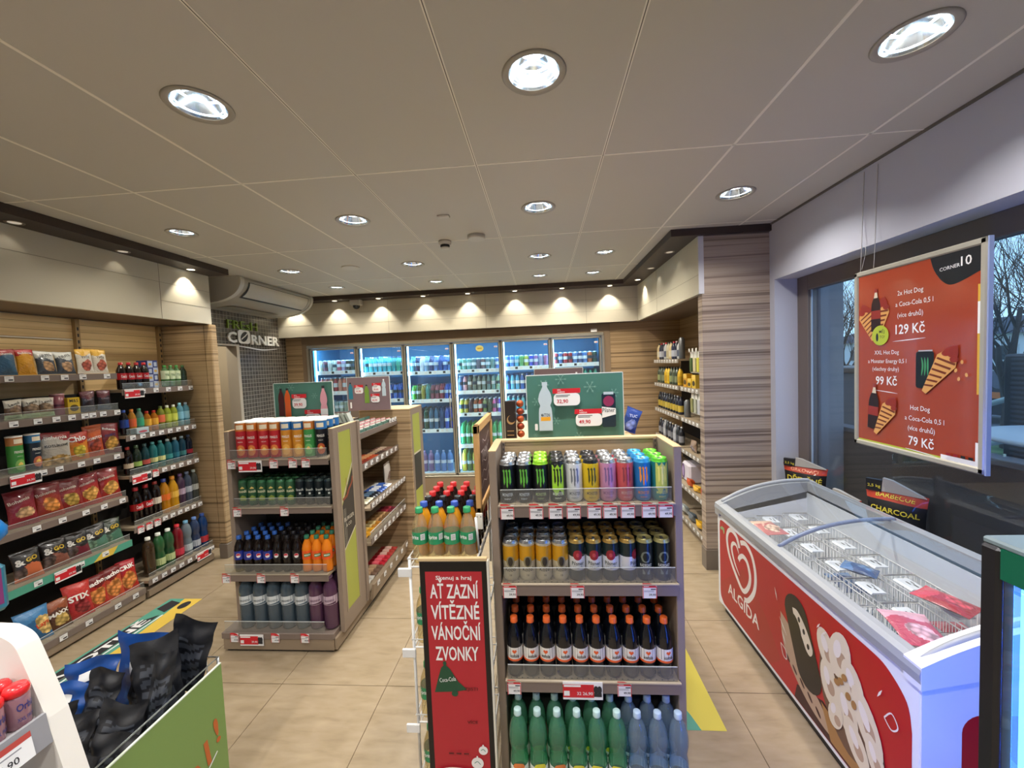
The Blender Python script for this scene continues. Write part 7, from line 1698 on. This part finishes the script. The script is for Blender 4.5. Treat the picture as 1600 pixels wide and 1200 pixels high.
# ================================================================ COOLER STOCK
def cooler_stock():
    rn = random.Random(12)
    cache = {}; deep = MB(); deepm = {}; deepl = []
    def get(kind, col):
        k = (kind, col)
        if k not in cache:
            b = pmat(col, .25); lid = pmat('9fb0b8', .3, .5); band = pmat(rn.choice(['d0dce4', 'c9d4dc', '2f3f50', 'b0c4d0', col]), .3)
            if kind == 'can': o = simple_can('drink_can', .029, .155, b, lid, band)
            elif kind == 'bot': o = simple_bottle('cold_bottle', 'soda', .030, .215, b, pmat(rn.choice(['d0dce4', '2a4a80', '1f3040', col])), band, (.38, .58))
            elif kind == 'slim': o = simple_bottle('cold_bottle', 'slim', .029, .20, b, pmat('c9d4dc'), band, (.30, .60))
            elif kind == 'glass': o = simple_bottle('glass_bottle', 'glass', .030, .24, b, pmat('b89a4a'), band, (.25, .50))
            elif kind == 'big': o = simple_bottle('large_bottle', 'tall', .0335, .30, b, pmat(col), band, (.35, .5))
            cache[k] = Stock(o, 'cold drinks in the glass-door coolers')
        return cache[k]
    T = {
     0: [('can', 'c9d4c0 7a4a5c c0c8c4 b9c8c0 a05060 9a8aa8 2a3030 35403a b9c0a8'), ('slim', '9a5a5a b06a70 b58a6a a03f4a c08a7a b96a60 a8505c 9a6a54 c0a080'), ('can', '6a8a98 7f9aa4 8fa8a8 7a9aa0 a0b0a4 8a9c90 7fa0a8 8fb0b0 7a9498')],
     1: [('bot', '3fb0c4 4fc0d0 3fa0b8 5fb8c8 3f98a8 4fa8b0 2f8890 3f9f88 5fb0c0'), ('bot', '3f6fc0 4a80c8 2f58b0 3a60b8 5f90d0 2c50a8 3a68c0 3358b0 4a78c8'), ('slim', '6a9ab0 5a8aa8 7fa8b8 6a98a8 8fb0b8 5f90a8 6f9cb0 7fa4b0 6a90a0')],
     2: [('bot', '4f8fa0 1f2c54 c0ccd8 7a9ab8 39406a 5f7aa8 2f4a88 35589a 4f78b0'), ('bot', '4fa83c 2f5a34 8a8a3a 3f8a8a 7a4a5c 8f5a6c 8a4054 2f4fa8 3560b8'), ('tall', '9a2430 5a3a3c 2a4a3a 2a5a7a 2f6088 2a4a78 2f50a8 2a44a0'), ('pack', '')],
     3: [('can', '7fb8a8 6aa090 5f9c94 5a7a80 5a5a68 6f5a60 5f8088 6a8c88 5a78b0'), ('bot', '4f78b0 c89aa8 5a6a6c 6a7c78 5f6f6c 6c807c 5f8084 6a9490 9ac0a0'), ('slim', 'b0b83c b8a84a 4a3a44 8a5034 9a3a2a 6a8050 3a5040 c05090 5f3fa0'), ('big', '2f9a5a 2f8a54 6aa83c 8fc04a 3f9a6a 2f8a60 3a9a5c 4aa86a'), ('big', 'd0c84a 3a6a40 b0b83c 3a5a48 c9b84a 2f6a50 8aa83c 3a6a50')],
     4: [('can', '4a70c0 4f80c0 4fa0b8 5a9a60 9aa84a 3f48b0 8a6aa0 8a90b0 a06a90'), ('bot', '3f70b8 5fb0d0 4fa0c8 3a68b8 3460b0 5f98c8 4a80c0 3f70b0 5aa0c0'), ('slim', '4fb0c0 5fc0d0 4a9cb0 5fa8b8 4f98a8 60b4c4 5098b0 4fa4b4 5aa8b8'), ('bot', '3fa8a0 9ac8a0 4fa8b0 5fb0a8 9ad0c0 4f9aa8 50a0a0 5fa8b0 6ab0b0'), ('slim', '5fb090 c9d0a0 4fa0a0 5fa090 8fc0a0 4f9890 60a8a0 5a9c90 6ab0a0')],
     5: [('can', 'b04a54 3f5a8a a02a34 8f2a30 5f7aa8 3f4a70 4a70a8 b0603a 2f4a3f'), ('bot', '2f9a78 c0c8c8 3fa888 3f8a80 4f9a90 2f8a70 40a090 3a9080 4aa890')],
    }
    shelfn = ('top', 'second', 'third', 'fourth', 'fifth')
    for d in range(6):
        x0 = CX0 + d * DW
        for ti, (kind, cols) in enumerate(T[d]):
            z = CSH[d][ti]
            if kind == 'pack':
                pk = simple_bottle('large_bottle', 'tall', .042, .30, pmat('6a5a8c', .25), pmat('8a7aa8'), pmat('b9b4cc'), (.4, .55)); s1 = Stock(pk, 'large bottles on the floor of the third cooler')
                pk = simple_bottle('large_bottle', 'tall', .042, .30, pmat('4f7ab8', .25), pmat('7fa0cc'), pmat('b9cce0'), (.4, .55)); s2 = Stock(pk, 'large bottles on the floor of the third cooler')
                for k in range(6): (s1 if k < 3 else s2).put((x0 + .075 + k * .093, 5.68, z + .001), 'large %s bottle, %s from left on third cooler floor' % ('mauve' if k < 3 else 'blue', ORD[k]))
                continue
            cl = cols.split(); kk = 'big' if kind in ('tall', 'big') else kind
            n = len(cl); pitch = (DW - .07) / n
            for r in range(4):
                for k, c in enumerate(cl):
                    X, Y = x0 + .035 + pitch * (k + .5), 5.645 + r * (.088 if kk == 'big' else .074) + (.012 if kk == 'big' else 0)
                    if r < (2 if ti == 0 else 1):
                        get(kk, c).put((X, Y, z + .0005), 'chilled %s, %s from left, %s shelf, %s cooler door%s' % ('can' if kk == 'can' else 'bottle', ORD[k], shelfn[ti], ORD[d], ', behind' if r else ''))
                    else:
                        me = get(kk, c).p.data; mi = []
                        for mm in me.materials:
                            if mm.name not in deepm: deepm[mm.name] = len(deepl); deepl.append(mm)
                            mi.append(deepm[mm.name])
                        vs = [(v.co.x + X, v.co.y + Y, v.co.z + z + .0005) for v in me.vertices]
                        deep.add(vs, [tuple(p.vertices) for p in me.polygons], [mi[p.material_index] for p in me.polygons], True)
    single('cold_drinks', deep, deepl, 'further chilled bottles and cans standing behind the front rows', 'drinks', kind='stuff')
cooler_stock()

# ================================================================ ALCOVE STOCK
def alcove_stock():
    R = -PI / 2; rn = random.Random(3)
    oil = lambda c, cap, l: simple_bottle('car_care_bottle', 'slim', .032, .20, pmat(c), pmat(cap), pmat(l), (.15, .5))
    sets = {0: [('c9b48a', '2a2a30', 'd0c8b0'), ('2a3048', 'c02a3c', 'b9bcc8'), ('20243a', 'b9a0a8', '9a9ca8'), ('b9bcc0', 'c02a3c', '50546a'), ('c0b8a0', '4a4a50', 'b0a888')],
            1: [('3f4a3c', '20241f', '8f9a6a'), ('4a5444', '2a2c28', '6a7458'), ('3a4238', '20241f', '7a8060'), ('d0a82c', '3a3020', 'b08c24'), ('d9b83c', '2a2620', 'c9a024')],
            2: [('1a1c24', '3a3c44', 'b0983c'), ('20222c', '6a6c74', 'b8a040'), ('1c2030', '8a8c94', 'a8943c'), ('24283a', '2c2e34', 'c0a848'), ('1a1c24', '50525c', 'b09a40')],
            3: [('22242c', 'b0b4bc', '8a8c94'), ('1c2030', 'b9a888', '6a6c74'), ('9a9ca4', 'd0d4d8', 'b0b4bc'), ('20242c', '8a8c90', '50525c')]}
    tn = ('top', 'second', 'third', 'fourth')
    for si, ls in sets.items():
        sts = [Stock(oil(*q), 'car care bottles on the far alcove shelving') for q in ls]
        for k in range(9):
            sts[k % len(sts)].put((1.50, 5.28 - k * .095, AL[si] + .001), 'car care bottle, %s from the back wall, %s alcove shelf' % (ORD[k], tn[si]), rz=rn.uniform(0, 6))
    for i, (y, h, c) in enumerate(((4.46, .21, '6a6c70'), (4.33, .16, '7a7c80'))):
        m = MB(); m.lathe([(.03, 0), (.032, .006), (.032, h), (.02, h + .015), (.018, h + .02)], 14); single('spray_can', m, [pmat(c, .3, .5)], 'grey spray can at the alcove, %s from the back' % ORD[i], 'spray can', loc=(1.5, y, AL[(0, 2)[i]] + .001))
    for i, (y, z, w, h, c, t_) in enumerate(((4.30, AL[1], .10, .135, 'd09a28', 'orange carton'), (4.18, AL[1], .10, .09, 'c9a82c', 'yellow carton'), (4.06, AL[1], .10, .13, 'd0b03c', 'tall yellow carton'), (3.80, AL[3], .16, .20, '4a3440', 'dark pouch'), (3.62, AL[3], .15, .24, '6a3a48', 'wine-red pouch'), (4.16, AL[3], .14, .12, '8f7a6a', 'tan pouch'))):
        if 'pouch' in t_: o = make_bag('pouch', w, h, .06, pmat(c), None, pmat('8c8490'), i, label='%s on the alcove shelf' % t_, cat='pouch')
        else: o = make_box('carton', w, .06, h, pmat(c), pmat('e0c060'), pmat('3a3020'), (), (), '%s on the second alcove shelf' % t_)
        o.location = (1.50, y, z + .001); o.rotation_euler = (0, 0, R)
    hc = ['c9c44a', 'd0c8a0', '3f5a34', 'b9bcc4', 'a8ac9c', '8a8c60']
    for k in range(6):
        y = 3.92 + (k % 3) * .09; z = 1.80 - .40 * (k // 3)
        m = MB(); m.box(-.003, .003, -.036, .036, -.21, -.004, 0, .001); m.box(-.018, -.003, -.028, .028, -.20, -.06, 1, .006)
        single('hanging_pack', m, [pmat('dcdcd8', .4), pmat(hc[k])], 'blister pack hanging on hook, %s from pier, %s row' % (ORD[k % 3], 'upper' if k < 3 else 'lower'), 'blister pack', 'hanging packs in the alcove', loc=(1.475, y, z - .0005))
    t = [(4.75, .45, '5f3f8c', 'purple nappy pack'), (4.0, .45, 'd9d4e0', 'white nappy pack with purple swirl'), (3.70, .45, '2a2c34', 'dark box')]
    o = thing('nappy_pack', 'white pack with purple swirl standing low in the alcove', 'pack', (1.52, 4.28, AL[4] + .001)); m = MB(); m.box(-.07, .07, -.11, .11, 0, .20, 0, .02); part('pack', m, [pmat('cfc9d6', .4)], o)
    m = MB(); c = Canvas(m, (-.0705, .11, 0), (0, -1, 0), (0, 0, 1), (-1, 0, 0), .0004); c.ell(.05, .10, .045, .08, 0); c.ell(.045, .10, .028, .055, 1); part('print', m, [pmat('5a3a7c'), pmat('a894c4')], o)
    lows = [(4.09, AL[4], 'c8562c', .10, .10, 'orange packet on the fifth alcove shelf'), (3.95, AL[4], 'd9a83c', .14, .06, 'yellow flat packet on fifth alcove shelf'), (3.72, AL[4], 'c04a2c', .15, .09, 'red packet on fifth alcove shelf'), (4.25, AL[5], 'b9c4c8', .12, .12, 'pale net pack at the alcove foot'), (4.05, AL[5], '5f6c78', .15, .10, 'blue-grey pack at the alcove foot'), (3.86, AL[5], 'd9a81c', .15, .09, 'bright yellow pack at alcove foot'), (3.66, AL[5], 'd0d0cc', .13, .09, 'white and red pack at the alcove foot')]
    for i, (y, z, c, w, h, lab) in enumerate(lows):
        o = make_bag('pack', w, h, .07, pmat(c), None, pmat('3a3a40' if i > 2 else 'e0c8a0'), i * 3, label=lab, cat='pack'); o.location = (1.46, y, z + .001); o.rotation_euler = (.5, 0, R)
alcove_stock()

# ================================================================ FREEZER CONTENTS, CHARCOAL, BIN BAGS, GUM
def loose():
    g = 'frozen packs in the ice cream freezer'
    by = [1.38 + k * .196 for k in range(8)]; xr = (1.2975, 1.4625, 1.625)
    P = [(0, 0, 'c0405c', 'e0a0b0', 'pink marbled frozen packet nearest the freezer front'), (1, 0, 'a01c2c', 'd04050', 'bright red frozen packet in the near middle basket'), (2, 0, 'b02434', 'd87080', 'red frozen packet against the freezer back wall'), (2, 1, 'a8283a', 'c05060', 'second red packet along the freezer back wall'),
         (1, 3, '2a4a78', '4f78a8', 'blue frozen packet standing in middle basket'), (0, 5, 'b58a84', '8f3a44', 'mixed pink ice cream packet in far left basket'), (0, 4, 'c9b98a', 'a86a54', 'cream coloured packet before the pink one'),
         (0, 1, '5c3a34', '9a6a54', 'brown frozen packet deep in near left basket'), (0, 2, '4a4044', '8a7a7c', 'dark frozen packet deep in a left basket'), (1, 1, '7a3a44', 'b07a80', 'wine-red frozen packet in a middle basket'), (2, 3, '8f9aa8', 'c0c8d0', 'grey frozen packet in a back basket'), (1, 2, '3a4a5c', '7a8a9c', 'slate frozen packet in a middle basket'), (0, 3, '6a4a44', 'a08a80', 'tan frozen packet in a left basket')]
    for i, (r, k, c1, c2, lab) in enumerate(P):
        o = make_bag('frozen_packet', .125, .15, .045, pmat(c1, .25), pmat(c2, .25), pmat(c2, .25), i * 2, (), (), topv=.7, label=lab, cat='packet'); o.location = (xr[r], by[k] + .022, .52 + (.07 if i < 6 else .0)); o.rotation_euler = (-1.45, 0, 0); o['group'] = g
    for x, y, w, h, c1, c2, rz, lab in ((1.30, 1.44, .15, .19, 'b8405c', 'e0a8b8', -.25, 'pink marbled packet lying on top of the near left basket'), (1.60, 1.60, .13, .17, 'a01c2c', 'd04050', .5, 'glossy red packet on top of the near right basket'), (1.305, 2.36, .14, .17, 'b9706c', 'dcb8a0', .1, 'open pink and cream packet on top of far left basket'), (1.50, 1.92, .10, .13, '2a4a78', '4f78a8', .8, 'blue packet on top of a middle basket')):
        o = make_bag('frozen_packet', w, h, .035, pmat(c1, .25), pmat(c2, .25), pmat(c2, .25), y * 9, (), (), topv=.7, label=lab, cat='packet'); o.location = (x, y, .715 + (x > 1.5) * .02); o.rotation_euler = (-1.50, 0, rz); o['group'] = g
    # charcoal sacks on the window ledge
    rdm = pmat('b03a24', .5); kr = pmat('a9a49c', .7); yl = pmat('c9b83a', .5); bk = pmat('121214', .5)
    def sack(word, sub, lab, loc, rz, w, h):
        t = thing('charcoal_sack', lab, 'sack', loc, rz)
        d = .09
        m = MB(); P_ = surf_bag(w, h, d, loc[1]); m.grid(lambda u, v: P_(u, v), 12, 12, 0, mfn=lambda u, v: 1 if v > .86 or (v < .40 and v > .22) else 0); m.grid(lambda u, v: P_(u, v, 1), 8, 8, 0, flip=True); part('sack', m, [bk, rdm], t)
        m = MB(); m.prism([(-w * .22, h * .97), (w * .47, h * .97), (-w * .05, h * 1.16), (-w * .2, h * 1.18)], 'y', -.012, .012, 0); m.box(-w * .48, -w * .22, -.014, .014, h * .96, h * 1.14, 1); part('folded_top', m, [kr, bk], t)
        m = MB()
        for s, u, v, k, mi, b_ in ((word, .5, .70, .78, 0, .02), (sub, .5, .91, .6, 1 if sub != 'BARBECUE' else 0, .01), ('2,5 kg', .16, 1.02, .2, 0, .01)):
            vs, fs, x0, x1, y0, y1 = text_mesh(s, b_); kk = k * w / (x1 - x0); out = []
            for x, y in vs:
                uu = u + (x - (x0 + x1) / 2) * kk / (w * .93); vv = v + (y - (y0 + y1) / 2) * kk / h; q = P_(uu, min(vv, 1.2), -1, .003 if v < 1 else .016); out.append(q)
            m = MB(); m.add(out, fs, mi); part('lettering', m, [yl, pmat('d9906a')], t)
        return t
    sack('DŘEVĚNÉ', 'GRILOVACÍ', 'charcoal sack with yellow lettering by the window corner', (1.885, 3.06, .6205), -.75, .27, .30)
    sack('DŘEVĚNÉ', 'GRILOVACÍ', 'charcoal sack mostly hidden between its two neighbours', (1.885, 2.70, .6205), -1.1, .22, .20)
    sack('CHARCOAL', 'BARBECUE', 'charcoal sack below the orange poster, English lettering', (1.885, 2.30, .6205), -.95, .26, .355)
    # packets in the bargain bin
    rn = random.Random(9)
    def flat(lab, loc, rot, w, h, c, c2, i, sticker):
        m = MB(); Q = surf_bag(w, h, .011, i, .08)
        def P_(u, v, side=-1, off=0.):
            x, y, z = Q(u, v, side, off); return (x, y + .0035 * math.sin(9 * u + 7 * v + i) + .004 * math.sin(19 * v - 5 * u + 2 * i) + .012 * (u - .5) * math.sin(i * 2.1) * v, z + .008 * math.sin(6 * u + i))
        def mf(u, v): return 1 if (.14 < u < .86 and .10 < v < .68 and int(v * 22 + 1.5 * math.sin(5 * u + i)) % 3) else 0
        m.grid(lambda u, v: P_(u, v), 20, 26, mfn=mf); m.grid(lambda u, v: P_(u, v, 1), 14, 14, 0, flip=True)
        if sticker: m.grid(lambda u, v: P_(.28 + .36 * u, .58 + .18 * v, -1, .002), 5, 4, 2)
        o = single('clothing_packet', m, [pmat(c, .22 if c.startswith('1b4') else .5), pmat(c2, .45), M_PAPER], lab, 'packet', 'packets heaped in the bargain bin'); o.location = loc; o.rotation_euler = rot
    D, D2, BL, BL2 = '14161d', '3b3f48', '12448c', '1d559c'
    packs = [(-1.44, 1.40, .55, -.10, .22, .05, .17, .27, D, D2, 'black packet standing at the back corner of the bin'), (-1.43, 1.31, .52, -.25, -.20, .25, .17, .27, D, D2, 'black packet leaning on the one in the bin corner'), (-1.385, 1.23, .52, -.2, .15, .5, .07, .26, D, D2, 'narrow black packet tucked against the green board'),
             (-1.63, 1.40, .37, -.12, .02, .02, .22, .375, BL, BL2, 'shiny blue packet at the back with white sticker'), (-1.72, 1.31, .53, -.25, -.10, .10, .20, .18, BL, BL2, 'shiny blue packet before the back one'), (-1.75, 1.22, .50, -.40, .05, .2, .16, .17, BL, BL2, 'shiny blue packet beside the white display'),
             (-1.62, 1.235, .52, -.35, .02, .02, .13, .19, D, D2, 'black packet just in front of blue ones'), (-1.44, 1.135, .49, -.40, -.04, .05, .16, .19, D, D2, 'black packet in the middle beside green board'), (-1.70, 1.14, .50, -.45, .02, 0, .15, .17, D, D2, 'black packet in the middle at left'),
             (-1.60, 1.115, .47, -.5, .02, .0, .13, .18, D, D2, 'black packet in the centre of the heap'), (-1.425, 1.06, .44, -.5, .02, .0, .14, .19, D, D2, 'black packet right of the heap centre'), (-1.735, 1.02, .45, -.55, -.01, 0, .13, .17, D, D2, 'black packet left of the heap centre'),
             (-1.51, .99, .43, -.6, .02, .0, .18, .19, D, D2, 'black packet with pale window near the front'), (-1.70, .97, .42, -.6, 0, 0, .16, .18, D, D2, 'black packet at the near left of the bin'), (-1.43, .925, .40, -.6, .02, .0, .15, .16, D, D2, 'black packet at the near right of the bin'),
             (-1.545, 1.335, .50, -.15, 0, 0, .11, .20, D, D2, 'narrow black packet between the blue and the tall black ones'), (-1.46, 1.22, .40, -1.35, 0, 0, .24, .20, D, D2, 'black packet lying flat deep in the bin, far right'), (-1.70, 1.22, .40, -1.35, 0, 0, .22, .20, D, D2, 'black packet lying flat deep in the bin, far left'), (-1.46, 1.00, .37, -1.35, 0, 0, .24, .20, D, D2, 'black packet lying flat deep in the bin, near right'), (-1.70, 1.00, .37, -1.35, 0, 0, .22, .20, D, D2, 'black packet lying flat deep in the bin, near left')]
    for i, (x, y, z, rx, ry, rz, w, h, c, c2, lab) in enumerate(packs): flat(lab, (x, y, z), (rx, ry, rz), w, h, c, c2, i, i in (3, 4, 5))
    # gum tubs
    gt = thing('gum_tub', '', 'gum tub'); m = MB(); m.lathe([(.019, 0), (.0212, .004), (.0212, .070), (.019, .078)], 20); m.wtext('Orbit', .0218, .050, .024, 1, .02, ang=.1, maxw=.034); m.wtext('XXL PROFI', .0218, .022, .012, 1, .01, ang=.1, maxw=.034)
    part('tub', m, [glassy('gum_tub_pink', hexc('b0808a'), .75, .1), pmat('3a3a7a')], gt)
    m = MB(); m.lathe([(.0195, .074), (.0225, .079), (.0225, .088), (.018, .097), (.0001, .099)], 20); part('lid', m, [pmat('d02428', .25)], gt)
    st = Stock(gt, 'gum tubs on the white display')
    for j in range(6):
        for i in range(2):
            st.put((-1.246 - .047 * i, .810 - .047 * j, .9582 + .0022 * i), 'red-lidded gum tub, %s from the cheek, %s row' % (ORD[j], 'front' if i == 0 else 'back'), rz=.2 * j)
loose()
